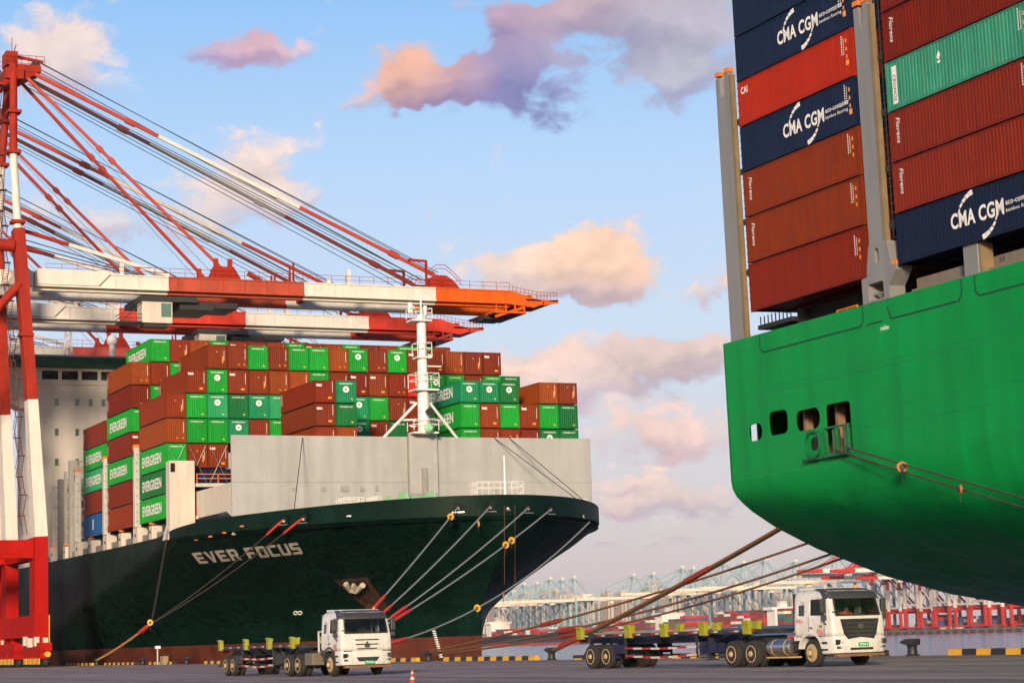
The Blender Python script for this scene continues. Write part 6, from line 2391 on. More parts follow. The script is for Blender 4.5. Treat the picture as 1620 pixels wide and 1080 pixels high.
def make_trailer(lab, loc, rz, beam_mat, variant):
    t = root('container_trailer', loc, lab, 'trailer', 'skeletal container trailers', rz)
    for s in (-1, 1):
        mb = MB()
        mb.plate([(1.2, 1.30), (1.2, 1.46), (-12.6, 1.46), (-12.6, 1.12), (-9.2, 1.02), (-2.6, 1.02), (-1.6, 1.30)], [], (0, s * 0.48 - 0.08, 0), (1, 0, 0), (0, 0, 1), 0.16)
        mb.build('main_beam', beam_mat, t)
        MB().box((-12.6, s * 1.22 - 0.05, 1.34), (1.2, s * 1.22 + 0.05, 1.48)).build('side_rail', M_CHASSIS, t)
        x = -11.0
        k = 0
        for i in range(37):
            if i % 4 in (0, 1):
                MB().box((-12.3 + i * 0.36, min(s * 1.272, s * 1.280), 1.39), (-12.3 + i * 0.36 + 0.30, max(s * 1.272, s * 1.280), 1.45)).build('reflector', M_REFLR if i % 4 == 0 else M_REFLW, t)
        for x in ((-12.2, -8.2, -5.4, -2.5, 0.55) if variant == 'B' else (-12.1, -7.4, -3.4, 0.4)):
            gd = MB()
            wx = 0.44 if variant == 'B' else 0.40
            pr = [(1.20, 1.28), (1.40, 1.28), (1.41, 1.66), (1.46, 1.80), (1.42, 1.84), (1.22, 1.80)]
            gd.plate([(s * y, z) for y, z in pr], [], (x + wx / 2, 0, 0), (0, 1, 0), (0, 0, 1), wx)
            gd.build('corner_guide', M_LIME, t, bevel=0.02)
    for x in (-12.5, -10.9, -8.2, -4.9, -2.3, -0.2, 1.1):
        MB().box((x - 0.12, -1.2, 1.30), (x + 0.12, 1.2, 1.455)).build('cross_member', M_CHASSIS, t)
    for x in (-9.4, -6.8, -3.8):
        for s in (-1, 1):
            MB().bar((x, s * 0.5, 1.05), (x + 0.7, s * 1.2, 1.38), 0.1).build('outrigger', M_CHASSIS, t)
    ax = MB()
    for x in (-10.3, -11.6):
        ax.cyl((x, -1.0, TR), (x, 1.0, TR), 0.10, 10)
        for s in (-1, 1):
            ax.bar((x - 0.6, s * 0.48, 0.72), (x + 0.6, s * 0.48, 0.72), 0.12, 0.14)
            ax.bar((x, s * 0.48, 0.7), (x, s * 0.48, 1.1), 0.16)
    ax.box((-13.2, -1.15, 0.46), (-13.05, 1.15, 0.60))
    for s in (-1, 1):
        ax.bar((-13.1, s * 0.6, 0.55), (-12.5, s * 0.5, 1.15), 0.1)
    ax.build('running_gear', M_CHASSIS, t)
    for s in (-1, 1):
        for x in (-10.3, -11.6):
            wheel(t, x, s * 1.06, s, dual=True)
        MB().box((-9.58, s * 1.1 - 0.10, 0.42), (-9.50, s * 1.1 + 0.15, 1.02)).build('mud_flap', beam_mat, t)
        sg_ = MB()
        sg_.box((-9.45, s * 1.18 - 0.02, 0.62), (-8.75, s * 1.18 + 0.02, 1.02))
        sg_.build('side_panel', beam_mat, t)
        # striped underrun bars
        for z in (0.50, 0.82):
            L = 8
            for i in range(L):
                x0 = -8.7 + i * 0.68
                sagz = -0.10 * math.sin(math.pi * (i + 0.5) / L) if z < 0.6 else -0.05 * math.sin(math.pi * (i + 0.5) / L)
                MB().box((x0, s * 1.20 - 0.02, z + sagz), (x0 + 0.678, s * 1.20 + 0.02, z + sagz + 0.085)).build('underrun_bar', M_REFLR if i % 2 == 0 else M_REFLW, t)
        for x in (-8.7, -3.25):
            MB().box((x - 0.05, s * 1.16 - 0.03, 0.4), (x + 0.05, s * 1.16 + 0.03, 1.32)).build('bar_hanger', M_CHASSIS, t)
        lg = MB()
        lg.box((-2.75, s * 0.85 - 0.09, 0.35), (-2.55, s * 0.85 + 0.09, 1.3))
        lg.box((-2.9, s * 0.85 - 0.16, 0.30), (-2.4, s * 0.85 + 0.16, 0.35))
        lg.build('landing_leg', M_CHASSIS, t)
    tb = MB()
    tb.box((-3.1, -1.15, 0.55), (-2.85, 1.0, 1.05))
    tb.box((-2.4, -1.15, 0.6), (-1.9, -0.7, 1.0))
    tb.build('tool_box', beam_mat, t)
    for s in (-1, 1):
        MB().box((-12.72, s * 0.9 - 0.2, 1.15), (-12.6, s * 0.9 + 0.2, 1.28)).build('tail_lamp', M_REFLR, t)
    return t


def local_to_world(loc, rz, p):
    c, s = math.cos(rz), math.sin(rz)
    return (loc[0] + c * p[0] - s * p[1], loc[1] + s * p[0] + c * p[1], 0.0)


T2_LOC, T2_RZ = (-70.0, 44.6, 0.0), R(5.0)
make_tractor('B', 'white tractor truck with dark trapezoid grille and red fleet number, nearer of the two', T2_LOC, T2_RZ, '9061')
make_trailer('dark blue empty container trailer behind the nearer white truck', local_to_world(T2_LOC, T2_RZ, (-4.5, 0)), R(5.0), M_BLUE, 'B')
T1_LOC, T1_RZ = (-92.0, 33.2, 0.0), R(3.0)
make_tractor('A', 'white tractor truck with slotted front panel, farther truck before the dark hull', T1_LOC, T1_RZ, '906')
make_trailer('dark grey empty container trailer behind the farther white truck', local_to_world(T1_LOC, T1_RZ, (-4.5, 0)), R(-1.0), M_CHASSIS, 'A')


# driver in the nearer truck
def make_driver():
    pts = {'pelvis': (-0.05, 0.55, 1.50, .17, .15), 'belly': (-0.08, 0.55, 1.66, .16, .13), 'chest': (-0.10, 0.55, 1.86, .185, .135), 'neck': (-0.07, 0.55, 2.03, .06, .06), 'head': (-0.03, 0.55, 2.15, .085, .10), 'crown': (-0.03, 0.55, 2.25, .07, .08),
           'lsh': (-0.10, 0.75, 1.94, .075, .075), 'lel': (0.12, 0.84, 1.70, .052, .052), 'lwr': (0.45, 0.74, 1.74, .038, .038), 'lha': (0.60, 0.72, 1.78, .042, .03),
           'rsh': (-0.10, 0.35, 1.94, .075, .075), 'rel': (0.12, 0.27, 1.70, .052, .052), 'rwr': (0.45, 0.36, 1.74, .038, .038), 'rha': (0.60, 0.38, 1.78, .042, .03),
           'lk': (0.42, 0.68, 1.50, .085, .085), 'la': (0.62, 0.68, 1.18, .055, .055), 'rk': (0.42, 0.42, 1.50, .085, .085), 'ra': (0.62, 0.42, 1.18, .055, .055)}
    ed = [('pelvis', 'belly'), ('belly', 'chest'), ('chest', 'neck'), ('neck', 'head'), ('head', 'crown'), ('chest', 'lsh'), ('lsh', 'lel'), ('lel', 'lwr'), ('lwr', 'lha'), ('chest', 'rsh'), ('rsh', 'rel'), ('rel', 'rwr'), ('rwr', 'rha'), ('pelvis', 'lk'), ('lk', 'la'), ('pelvis', 'rk'), ('rk', 'ra')]
    names = list(pts)
    me = bpy.data.meshes.new('person')
    me.from_pydata([pts[k][:3] for k in names], [(names.index(a), names.index(b)) for a, b in ed], [])
    o = bpy.data.objects.new('person', me)
    COL.objects.link(o)
    md_ = o.modifiers.new('skin', 'SKIN')
    for i, k in enumerate(names):
        me.skin_vertices[0].data[i].radius = pts[k][3:]
    me.skin_vertices[0].data[0].use_root = True
    sb_ = o.modifiers.new('sub', 'SUBSURF')
    sb_.levels = sb_.render_levels = 2
    me.materials.append(M_SKIN)
    o.location = T2_LOC
    o.rotation_euler.z = T2_RZ
    tag(o, 'person in an orange vest driving the nearer truck, seen through its windscreen', 'person')
    vs = MB()
    rows = []
    for z, rx, ry, cx_ in ((1.46, .16, .20, -0.05), (1.62, .155, .195, -0.08), (1.80, .16, .215, -0.10), (1.92, .15, .225, -0.10), (2.00, .10, .13, -0.09)):
        rows.append([(cx_ + rx * math.cos(R(20 * k)), 0.55 + ry * math.sin(R(20 * k)), z) for k in range(19)])
    grid(vs, rows)
    vs.build('vest', M_VEST, o, smooth=True)
    for s in (-1, 1):
        MB().tube([(-0.10, 0.55 + s * 0.20, 1.95), (0.0, 0.55 + s * 0.25, 1.84), (0.12, 0.55 + s * 0.285, 1.70), (0.28, 0.55 + s * 0.24, 1.72)], [.09, .08, .065, .055], 10).build('sleeve', M_VEST, o, smooth=True)
    hr = MB()
    hr.lathe((-0.045, 0.55, 2.19), (0, 0, 1), [(-0.02, .10), (0.03, .105), (0.08, .09), (0.12, .05)], 14)
    hr.build('hair', M_HAIR, o, smooth=True)
    fc = MB()
    fc.bar((0.055, 0.55, 2.17), (0.075, 0.55, 2.12), 0.03, 0.03)
    fc.build('nose', M_SKIN, o)
    ey = MB()
    for s in (-1, 1):
        ey.cbox((0.055, 0.55 + s * 0.035, 2.17), (0.012, 0.025, 0.012))
    ey.cbox((0.058, 0.55, 2.085), (0.01, 0.045, 0.01))
    ey.build('eye', M_HAIR, o)


make_driver()

# ------------------------------------------------------------------ mooring ropes and small things
def sag(a, b, s, n=18):
    a, b = Vector(a), Vector(b)
    return [a.lerp(b, i / n) - Vector((0, 0, s * 4 * (i / n) * (1 - i / n))) for i in range(n + 1)]


def rope(a, b, s, r, m, label, sleeves=(), n=20, group='mooring ropes', sm=None):
    """sleeves: (t0, t1, radius factor)"""
    pts = sag(a, b, s, n)
    off = tuple(pts[0])
    mb = MB(off)
    mb.tube(pts, r, 8)
    o = mb.build('mooring_rope', m, None, smooth=True)
    tag(o, label, 'rope', group)
    for t0, t1, k in sleeves:
        P_ = []
        for i in range(7):
            t = (t0 + (t1 - t0) * i / 6) * n
            j = min(int(t), n - 1)
            P_.append(pts[j].lerp(pts[j + 1], t - j))
        q_ = MB(off)
        q_.tube(P_, [r * (k if 0 < i < 6 else k * 0.7) for i in range(7)], 8)
        q_.build('chafe_sleeve', sm or M_SLEEVE, o, smooth=True)
    return pts


BY = QY - 0.55
B_HEAD = Vector((-173.6, BY, 0.6))
# bow lines of the dark ship
bow = []
bow.append(rope(FL[2], B_HEAD + Vector((0.2, 0, 0.1)), 0.35, 0.085, M_ROPE_GR, 'grey bow rope from the first fairlead, steepest of the five', [(0.62, 0.72, 1.9)]))
bow.append(rope(FL[3], B_HEAD + Vector((0.3, 0.2, 0)), 0.5, 0.085, M_ROPE_GR, 'grey bow rope second from the quay side, under a loose yellow disc', [(0.67, 0.76, 1.7)]))
bow.append(rope(FL[4], B_HEAD + Vector((0.5, 0.2, 0)), 0.6, 0.085, M_ROPE_GR, 'grey bow rope third from the quay side, crossing below the stem fairlead', [(0.67, 0.75, 1.9)]))
bow.append(rope(FL[5], B_HEAD + Vector((0.6, 0, 0)), 0.7, 0.085, M_ROPE_GR, 'grey bow rope fourth from the quay side, carrying a pair of yellow discs', [(0.69, 0.77, 1.9)]))
p5 = on_hull(930, 822, 0.3)[0]
bow.append(rope(p5, B_HEAD + Vector((0.8, -0.1, 0)), 2.6, 0.085, M_ROPE_GR, 'grey bow rope lowest of the five with one yellow disc at mid length', [(0.76, 0.83, 2.3)]))


def disc(p, d, lab, r=0.33, m=None):
    mb = MB(tuple(p))
    d = Vector(d).normalized()
    mb.lathe(p - d * 0.06, d, [(0, 0.12), (0.0, r), (0.05, r + 0.03), (0.12, r), (0.12, 0.12)], 20)
    o = mb.build('rat_guard', m or M_FLOAT, None, smooth=True)
    tag(o, lab, 'rat guard', 'yellow discs on the mooring ropes')
    h = MB(tuple(p))
    h.cyl(p - d * 0.14, p + d * 0.14, 0.16, 10)
    h.build('hub', M_DARK, o, smooth=True)
    c = MB(tuple(p))
    c.cyl(p - Vector((0, 0, r)), p - Vector((0, 0, r + 0.5)), 0.03, 5)
    c.build('tag_line', M_DARK, o)


def along(pts, t):
    n = len(pts) - 1
    j = min(int(t * n), n - 1)
    return pts[j].lerp(pts[j + 1], t * n - j), (pts[j + 1] - pts[j]).normalized()


for pts, t, lab in ((bow[0], 0.07, 'yellow disc high on the steepest bow rope, nearest the quay side'), (bow[3], 0.215, 'yellow disc of the pair below the bow rim, upper one'), (bow[3], 0.245, 'yellow disc of the pair below the bow rim, lower one'), (bow[4], 0.50, 'yellow disc halfway along the lowest bow rope')):
    p, d = along(pts, t)
    disc(p, d + Vector((0.5, -0.5, 0)), lab)
for px, py, lab in ((756, 822, 'yellow disc hanging edge-on by the second bow fairlead'), (789, 935, 'small yellow disc hanging edge-on low beside the stem')):
    p, nrm = on_hull(px, py, 0.6)
    disc(p, Vector((0.2, 1, 0.1)), lab, 0.34)
    top = Vector((p.x, p.y, 15.6)) + Vector((0.2, 0, 0))
    hg = MB(tuple(p)).cyl(p, (p.x + 0.3, p.y, 14.5), 0.02, 5).build('messenger_line', M_ROPE_BR, None)
    tag(hg, 'thin brown line dropping from the bow to ' + ('the upper' if py < 900 else 'the lowest') + ' edge-on disc', 'line', 'thin lines hanging at the bow')
for px, lab in ((796, 'thin brown line hanging straight down left of the stem fairlead'), (812, 'thin brown line hanging straight down beside the stem fairlead')):
    a, _ = on_hull(px, 800, 0.4)
    b = Vector((a.x + 0.3, a.y - 0.4, 7.0))
    tag(MB(tuple(a)).cyl(a, b, 0.025, 5).build('messenger_line', M_ROPE_BR, None), lab, 'line', 'thin lines hanging at the bow')
# forward spring lines leading aft
B_SPR = Vector((-258.5, BY, 0.6))
J = Vector((-238.0, 61.9, 4.6))
rope(FL[0], J, 0.5, 0.06, M_ROPE_DK, 'dark spring rope with red sleeve, nearer the bow name, upper strand', [(0.0, 0.12, 2.2)])
rope(FL[1], J + Vector((0.2, -0.1, -0.1)), 0.5, 0.06, M_ROPE_DK, 'dark spring rope with red sleeve, starting right of the other', [(0.0, 0.12, 2.2)])
rope(J, B_SPR, 0.25, 0.14, mat('yellow_brown_rope', (0.42, 0.24, 0.07), 0.8, var=0.4, scale=6), 'thick yellow-brown spring rope from the yellow blocks to the quay', [(0.06, 0.22, 1.7), (0.5, 0.53, 1.5)])
for dx, lab in ((0.35, 'yellow round block where the two spring ropes join, right one'), (-0.35, 'yellow round block where the two spring ropes join, left one')):
    disc(J + Vector((dx, -0.2 - dx * 0.2, 0.05 - dx * 0.1)), (0.8, -0.5, 0.1), lab, 0.30)
for dx in (0.0, 0.55):
    a = J + Vector((dx - 0.2, 0, 0.3))
    tag(MB(tuple(a)).cyl(a, (a.x - 0.6, a.y + 2.1, 15.0), 0.03, 5).build('messenger_line', M_ROPE_DK, None), 'thin dark line from the deck edge down to the yellow blocks, ' + ('left one' if dx == 0 else 'right one'), 'line', 'thin lines above the yellow blocks')
# stern lines of the bright ship
B1, B2 = Vector((-151.3, BY, 0.65)), Vector((-129.5, BY, 0.65))


def under(px, py, x=-109.9):
    """point on the stern underside near the transom"""
    d = view_dir(px, py)
    t = x / d.x
    return CAM_P + d * t


g2 = 'stern ropes of the bright green ship'
rope(under(1232, 835), B2 + Vector((0.3, 0, 0)), 0.15, 0.10, M_ROPE_BR, 'thick dark stern rope with long worn red sleeve, steepest one', [(0.28, 0.40, 1.6), (0.86, 0.97, 1.9)], group=g2, sm=M_SLEEVE_D)
rope(under(1238, 836), B2 + Vector((0.45, 0.1, -0.05)), 0.18, 0.075, M_ROPE_DK, 'thin dark stern rope running beside the thick steep one', [], group=g2)
rope(under(1280, 858), B1 + Vector((0.3, 0, 0.1)), 0.45, 0.075, M_ROPE_BR, 'brown stern rope of the shallow set, highest at the ship end', [(0.60, 0.66, 2.2)], group=g2, sm=M_SLEEVE_D)
rope(under(1325, 872), B1 + Vector((0.3, 0.1, 0.0)), 0.8, 0.075, M_ROPE_BR, 'brown stern rope of the shallow set, middle one', [(0.58, 0.64, 2.4)], group=g2, sm=M_SLEEVE_D)
rope(under(1340, 880), B1 + Vector((0.3, 0.2, -0.1)), 0.95, 0.07, M_ROPE_BR, 'brown stern rope of the shallow set, lowest one', [(0.585, 0.645, 2.4)], group=g2, sm=M_SLEEVE_D)
# spring lines from the stern fairlead
e1 = Vector((-52.0, BY, 0.7))
s1 = rope((-98.0, 62.9, 10.95), e1, 0.5, 0.05, M_ROPE_DK, 'dark stern spring rope, lower of the pair from the big opening', [(0.64, 0.68, 2.2)], group=g2)
s2_ = rope((-97.2, 62.9, 11.05), e1 + Vector((0.2, 0, 0.1)), 0.3, 0.05, M_ROPE_DK, 'dark stern spring rope, upper of the pair from the big opening', [], group=g2)
p, d = along(s2_, 0.13)
disc(p + Vector((0, 0, -0.15)), (0.9, -0.5, -0.2), 'orange disc on the stern spring ropes, nearest the opening', 0.26, M_FLOAT_D)
p, d = along(s1, 0.26)
disc(p, (0.3, 1, 0), 'small orange disc edge-on, farther along the stern spring ropes', 0.2, M_FLOAT_D)

# traffic cone
tc_ = MB((0, 0, 0))
cone = root('traffic_cone', (-66.8, 26.1, 0), 'red and white traffic cone standing on the open quay', 'cone')
cone.scale = (0.72, 0.72, 0.72)
MB().box((-0.2, -0.2, 0), (0.2, 0.2, 0.035)).build('base', M_SLEEVE, cone)
for h0, h1, m in ((0.035, 0.22, M_SLEEVE), (0.22, 0.34, M_REFLW), (0.34, 0.48, M_SLEEVE), (0.48, 0.58, M_REFLW), (0.58, 0.70, M_SLEEVE)):
    MB().cyl((0, 0, h0), (0, 0, h1), 0.15 - 0.17 * h0, 16, 0.15 - 0.17 * h1).build('band', m, cone, smooth=True)
# service post and box on the quay edge
pst = root('service_post', (-228.5, QY - 1.0, 0), 'white service post with small cabinet at the foot of the dark hull', 'post')
MB().bar((0, 0, 0), (0, 0, 1.7), 0.12).build('pole', M_CREAM, pst)
MB().box((-0.1, -0.25, 1.7), (0.2, 0.3, 2.0)).build('lamp_head', M_MAST, pst)
MB().box((0.3, 0.2, 0), (1.5, 0.8, 0.9)).build('cabinet', mat('cabinet_tan', (0.30, 0.20, 0.11), 0.6, var=0.2), pst)
# loose ladder end lying on the lowest bow rope

# ------------------------------------------------------------------ far shore
FY = 1150.0
M_FARQ = mat('far_quay_concrete', (0.26, 0.20, 0.17), 0.8, var=0.2, scale=0.05)
fq = MB().box((-5200, FY, -6), (900, 5200, 0.2)).build('far_ground', mat('far_ground_dust', (0.16, 0.135, 0.115), 0.9, var=0.25, scale=0.02))
fq['kind'] = 'structure'
fc_ = MB()
x = -1500.0
while x > -1900:
    fc_.box((x - 7, FY - 1.5, -5), (x, FY - 0.05, -1.2))
    x -= 13
fo3 = fc_.build('far_quay_fender', mat('far_fender', (0.07, 0.055, 0.045), 0.8))
fo3['kind'] = 'structure'
M_FBLUE = mat('far_crane_blue_paint', (0.28, 0.40, 0.43), 0.5, var=0.08, scale=0.1)
M_FCREAM = mat('far_crane_cream_paint', (0.78, 0.66, 0.52), 0.5, var=0.08, scale=0.1)
M_FRED = mat('far_crane_red_paint', (0.50, 0.035, 0.025), 0.5, var=0.08, scale=0.1)
M_FWHITE = mat('far_crane_white_paint', (0.80, 0.74, 0.66), 0.5, var=0.06, scale=0.1)


def far_crane(mA, mB, mC):
    """whole crane facing -y (water side), legs at y 0 and 30"""
    t = root('distant_crane', (0, 0, 0), '', 'crane', 'cranes on the far shore')
    for sx in (-1, 1):
        for y in (0, 30):
            if mA is M_FRED:
                for z0, z1, m in ((2, 17, mA), (17, 36, mB), (36, 50, mA)):
                    MB().bar((sx * 9, y, z0), (sx * 9, y, z1), 2.2).build('leg', m, t)
            else:
                MB().bar((sx * 9, y, 2), (sx * 9, y, 49), 2.0).build('leg', mA, t)
        MB().bar((sx * 9, 0, 16), (sx * 9, 30, 16), 1.6, 2.4).build('portal_beam', mA, t)
        MB().bar((sx * 9, 0, 48), (sx * 9, 30, 48), 1.4, 2.0).build('top_beam', mA, t)
        MB().bar((sx * 9, 1, 46), (sx * 9, 29, 18), 1.2).build('diagonal_brace', mA, t)
        MB().bar((sx * 7.5, 1, 50), (sx * 1.5, 3, 76), 1.2).build('mast_leg', mA, t)
        MB().bar((sx * 1.5, 3, 75.5), (sx * 6.5, 30, 50), 0.8).build('back_stay', mA, t)
        MB().bar((sx * 1.5, 3, 75.5), (sx * 3.5, -58, 50), 0.8).build('fore_stay', mA if mA is M_FRED else mC, t)
        MB().bar((sx * 1.5, 3, 75.0), (sx * 3.5, -26, 50), 0.7).build('inner_stay', mA, t)
        if mA is M_FRED:
            for y0, y1, m in ((30, -18, mB), (-18, -36, mA), (-36, -54, mB), (-54, -72, mA)):
                MB().box((sx * 3.6 - 0.9, min(y0, y1), 46.6), (sx * 3.6 + 0.9, max(y0, y1), 49.4)).build('boom_segment', m, t)
        else:
            MB().box((sx * 3.6 - 0.9, -72, 46.6), (sx * 3.6 + 0.9, 44, 49.4)).build('boom_segment', mB, t)
    if mA is not M_FRED:
        MB().box((-9, -0.9, 15), (9, 0.9, 17.4)).build('portal_beam', mA, t)
    else:
        MB().box((-9, -0.6, 19), (9, 0.6, 20.6)).build('portal_beam', mB, t)
        MB().bar((-8.5, 0, 21), (8.5, 0, 44), 0.9).build('cross_brace', mB, t)
        MB().bar((8.5, 0.4, 21), (-8.5, 0.4, 44), 0.9).build('cross_brace', mB, t)
    MB().box((-10.5, -0.7, 1.2), (10.5, 0.7, 2.6)).build('sill_beam', mA, t)
    MB().box((-10.5, 29.3, 1.2), (10.5, 30.7, 2.6)).build('sill_beam', mA, t)
    MB().box((-5, 12, 50), (5, 28, 55.5)).build('machinery_house', mB, t)
    MB().box((-3, 1.5, 75), (3, 4.5, 77.5)).build('apex_head', mB, t)
    MB().box((-3, -30, 43.4), (1, -25, 46.4)).build('driver_cab', mB, t)
    return t


FC_N = 0
blue0 = far_crane(M_FBLUE, M_FCREAM, M_FBLUE)
red0 = far_crane(M_FRED, M_FWHITE, M_FWHITE)
bl = [-2960, -2938, -2915, -2870, -2640, -2600, -2560, -2520, -2480, -2445, -2410, -2250, -2200, -2130, -2105, -2075, -2035, -1995, -1950, -1890, -1815, -1752]
for i, x in enumerate(bl):
    o = blue0 if i == 0 else copy_tree(blue0)
    o.location = (x, FY + 6, 0)
    sc_ = 1.12 if x > -1800 else random.uniform(0.96, 1.04)
    o.scale = (sc_, sc_, sc_)
    o['label'] = f'pale blue distant crane, {ORD[len(bl) - 1 - i]} of the blue row counted from the red cranes'
rd = [-1736, -1712, -1684, -1660, -1636, -1606, -1582, -1556, -1524, -1490, -1458]
for i, x in enumerate(rd):
    o = red0 if i == 0 else copy_tree(red0)
    o.location = (x, FY + 6, 0)
    sc_ = (1.20, 1.05, 1.16, 1.0, 1.22, 1.1)[i % 6]
    o.scale = (sc_, sc_, sc_)
    o['label'] = f'red and white distant crane, {ORD[i]} of the red row counted from the blue cranes'
# city towers
M_BLD = [mat('tower_pink', (0.50, 0.36, 0.28), 0.8, var=0.08, scale=0.02), mat('tower_cream', (0.55, 0.44, 0.34), 0.8, var=0.08, scale=0.02), mat('tower_grey', (0.34, 0.29, 0.27), 0.8, var=0.08, scale=0.02)]
M_BWIN = mat('tower_windows', (0.20, 0.19, 0.20), 0.3, var=0.15)
rng = random.Random(11)
SITE = ['behind the far left blue cranes', 'between the blue crane groups', 'behind the middle blue cranes', 'behind the last blue cranes']
n_b = 0
tower_meshes = {}
for i in range(46):
    px = 752 + i * 11.2 + rng.uniform(-4, 4)
    top = rng.choice([40, 55, 62, 70, 76, 48, 66]) + (10 if 1020 < px < 1045 else 0)
    if px > 1180:
        top *= 0.85
    Yb = rng.uniform(1750, 2500)
    d = view_dir(px, 1000)
    t_ = Yb / d.y
    X = d.x * t_
    Dp = -(_back.dot(Vector((X, Yb, 0))))
    Hb = top * Dp / 3400 + 3
    wd = rng.uniform(22, 40)
    key = (round(wd), round(Hb / 3) * 3, i % 3)
    if (1030 < px < 1042):
        Hb *= 1.15
    b0 = root('apartment_tower', (X, Yb, 0), f'hazy {"pink" if i % 3 == 0 else ("cream" if i % 3 == 1 else "grey")} apartment tower, {ORD[min(19, i // 3)]} of its colour along the far skyline', 'building', 'towers of the far skyline')
    MB().box((-wd / 2, -9, 0), (wd / 2, 9, Hb)).build('wall', M_BLD[i % 3], b0)
    MB().box((-wd / 6, -5, Hb), (wd / 6, 5, Hb + 4)).build('roof_house', M_BLD[(i + 1) % 3], b0)
    wn_ = MB()
    for k in range(4):
        xk = -wd / 2 + wd * (k + 0.5) / 4
        wn_.box((xk - wd / 18, -9.25, 6), (xk + wd / 18, -9.05, Hb - 4))
    for k in range(2):
        wn_.box((wd / 2 + 0.05, -6 + k * 8, 6), (wd / 2 + 0.25, -3 + k * 8, Hb - 4))
    wo3 = wn_.build('window_bands', M_BWIN, b0)
    wo3['kind'] = 'stuff'
# far ships at the far quay
def far_ship(x0, x1, hullm, lab, house_x, seed, box_h=(3, 6)):
    r_ = random.Random(seed)
    t = root('distant_ship', ((x0 + x1) / 2, FY - 18, WZ), lab, 'ship', 'ships at the far shore')
    of = ((x0 + x1) / 2, FY - 18, WZ)
    Y0, Y1 = FY - 36, FY - 6
    h = MB(of)
    h.add([(x0 + 4, Y0 + 5, WZ), (x1 - 8, Y0, WZ), (x1 - 3, FY - 20, WZ), (x1 - 8, Y1, WZ), (x0 + 4, Y1, WZ), (x0, Y0, 8), (x1 - 3, Y0, 9), (x1 + 6, FY - 20, 10.5), (x1 - 3, Y1, 9), (x0, Y1, 8)],
          [(0, 1, 6, 5), (1, 2, 7, 6), (2, 3, 8, 7), (3, 4, 9, 8), (4, 0, 5, 9), (5, 6, 7, 8, 9)])
    h.build('hull', hullm, t)
    bt = MB(of)
    bt.box((x0 + 4.2, Y0 - 0.6, WZ), (x1 - 8, Y0 + 1, WZ + 2.6))
    bt.build('boot_topping', M_FRED, t)
    ho = MB(of)
    ho.box((house_x - 8, Y0 + 2, 8), (house_x + 8, Y1 - 2, 24))
    ho.box((house_x - 10, Y0 - 1, 24), (house_x + 8, Y1 + 1, 27))
    ho.box((house_x - 4, FY - 24, 27), (house_x + 2, FY - 16, 33))
    ho.build('deckhouse', M_FWHITE, t)
    cols = [M_FRED, mat('far_box_brown', (0.22, 0.05, 0.03), 0.6), mat('far_box_blue', (0.05, 0.10, 0.22), 0.6), mat('far_box_green', (0.05, 0.20, 0.10), 0.6), M_FWHITE]
    x = x0 + 10
    while x < x1 - 26:
        if abs(x + 6 - house_x) > 16:
            n = r_.randint(*box_h)
            for k in range(n):
                MB(of).box((x, Y0 + 1, 9 + k * 2.7), (x + 12.2, Y1 - 1, 11.6 + k * 2.7)).build('container_row', cols[r_.choice([0, 0, 1, 1, 2, 3, 4, 1])], t)
        x += 13.4


M_NAVYH = mat('far_navy_hull', (0.018, 0.022, 0.04), 0.5)
M_CREAMH = mat('far_cream_hull', (0.40, 0.32, 0.26), 0.5)
far_ship(-2620, -2300, M_NAVYH, 'distant dark container ship with red waterline beyond the stern ropes', -2580, 3, (1, 3))
far_ship(-2270, -2020, M_CREAMH, 'distant pale ship behind the trailer guides, left of centre', -2110, 5, (2, 5))
far_ship(-2000, -1720, mat('far_blue_hull', (0.05, 0.12, 0.22), 0.5), 'distant ship stacked with red containers beyond the nearer truck', -1870, 8, (4, 6))
far_ship(-2960, -2680, mat('far_teal_hull', (0.10, 0.20, 0.24), 0.5), 'distant ship partly hidden by the dark bow', -2800, 9, (2, 4))
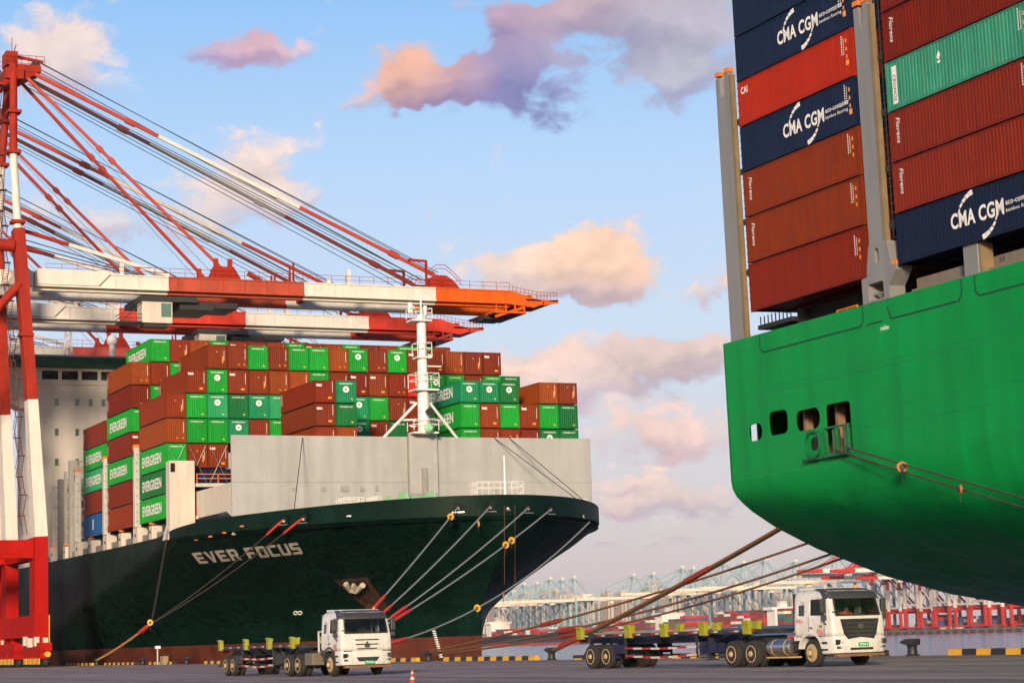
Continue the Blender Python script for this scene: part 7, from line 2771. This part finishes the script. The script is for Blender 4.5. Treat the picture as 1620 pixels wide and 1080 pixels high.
# yard stacks and sheds beside the red cranes
rg = random.Random(4)
yc = [M_FRED, mat('far_box_brown', (0, 0, 0)), mat('far_box_blue', (0, 0, 0)), M_FWHITE, mat('far_box_green', (0, 0, 0))]
YW = ['nearest the green shrubs', 'beside the sheds']
for i in range(30):
    x = -1720 + i * 15.5
    n = rg.randint(2, 5)
    st_ = root('yard_stack', (x, FY + 55, 0), f'distant yard stack of containers, {ORD[i % 20]} along the far quay {"past" if i >= 20 else "from"} the red cranes', 'container stack', 'yard stacks on the far shore')
    for k in range(n):
        MB().box((-6, -8, k * 2.7 + 0.2), (6, 8, k * 2.7 + 2.8)).build('container_row', yc[rg.choice([0, 1, 2, 2, 3, 4, 1, 2])], st_)
for i in range(26):
    x = -1740 + i * 13.5 + rg.uniform(-3, 3)
    st_ = root('quayside_load', (x, FY + 14 + rg.uniform(0, 9), 0), f'small distant load of boxes under the red cranes, {ORD[i % 20]} along {"the farther half" if i >= 20 else "the nearer half"}', 'container stack', 'loads under the far red cranes')
    for k in range(rg.randint(1, 4)):
        MB().box((-5 + rg.uniform(-1, 1), -3, k * 2.7 + 0.2), (5 + rg.uniform(-1, 1), 3, k * 2.7 + 2.8)).build('container_row', yc[rg.choice([0, 1, 2, 2, 3, 4, 3, 2])], st_)
for i, (x, w_, h_) in enumerate(((-1290, 50, 24), (-1230, 40, 30), (-1180, 60, 22), (-1330, 30, 16))):
    b0 = root('warehouse', (x, FY + 120, 0), f'pale distant warehouse block, {ORD[i]} from the end of the container yard', 'building', 'warehouses on the far shore')
    MB().box((-w_ / 2, -15, 0), (w_ / 2, 15, h_)).build('wall', M_FWHITE, b0)
    MB().prism([(-w_ / 2 - 1, h_), (w_ / 2 + 1, h_), (0, h_ + 5)], (0, -16, 0), (1, 0, 0), (0, 0, 1), 32).build('roof', M_BLD[1], b0)
# dark green shrubs along the far bank
sh = MB()
rs_ = random.Random(6)
for i in range(900):
    c = (rs_.uniform(-1420, -1180), FY + rs_.uniform(2, 10), rs_.uniform(0.3, 6.0))
    s_ = rs_.uniform(0.6, 1.6)
    a = rs_.uniform(0, 3)
    sh.add([(c[0] - s_, c[1] - s_ * math.cos(a), c[2] - s_ * 0.5), (c[0] + s_, c[1] + s_ * math.sin(a), c[2] - s_ * 0.3), (c[0] + 0.2, c[1], c[2] + s_)], [(0, 1, 2)])
so3 = sh.build('far_shrubs', mat('shrub_green', (0.045, 0.10, 0.035), 0.8, var=0.3), None, raw=True)
so3['kind'] = 'stuff'
so3['label'] = 'dark green bushes along the far bank'

# ------------------------------------------------------------------ evening air
hz = MB().box((-5150, -390, -7), (590, 5150, 130)).build('haze', mat('unused_haze', (1, 1, 1)))
hz['kind'] = 'stuff'
hm = bpy.data.materials.new('evening_haze')
hm.use_nodes = True
hn_, hl_ = hm.node_tree.nodes, hm.node_tree.links
hn_.clear()
pv = hn_.new('ShaderNodeVolumePrincipled')
pv.inputs['Color'].default_value = (0.90, 0.86, 0.86, 1)
pv.inputs['Density'].default_value = 0.000045
pv.inputs['Anisotropy'].default_value = 0.2
out_ = hn_.new('ShaderNodeOutputMaterial')
hl_.new(pv.outputs[0], out_.inputs['Volume'])
hz.data.materials.clear()
hz.data.materials.append(hm)
SC.cycles.volume_bounces = 0
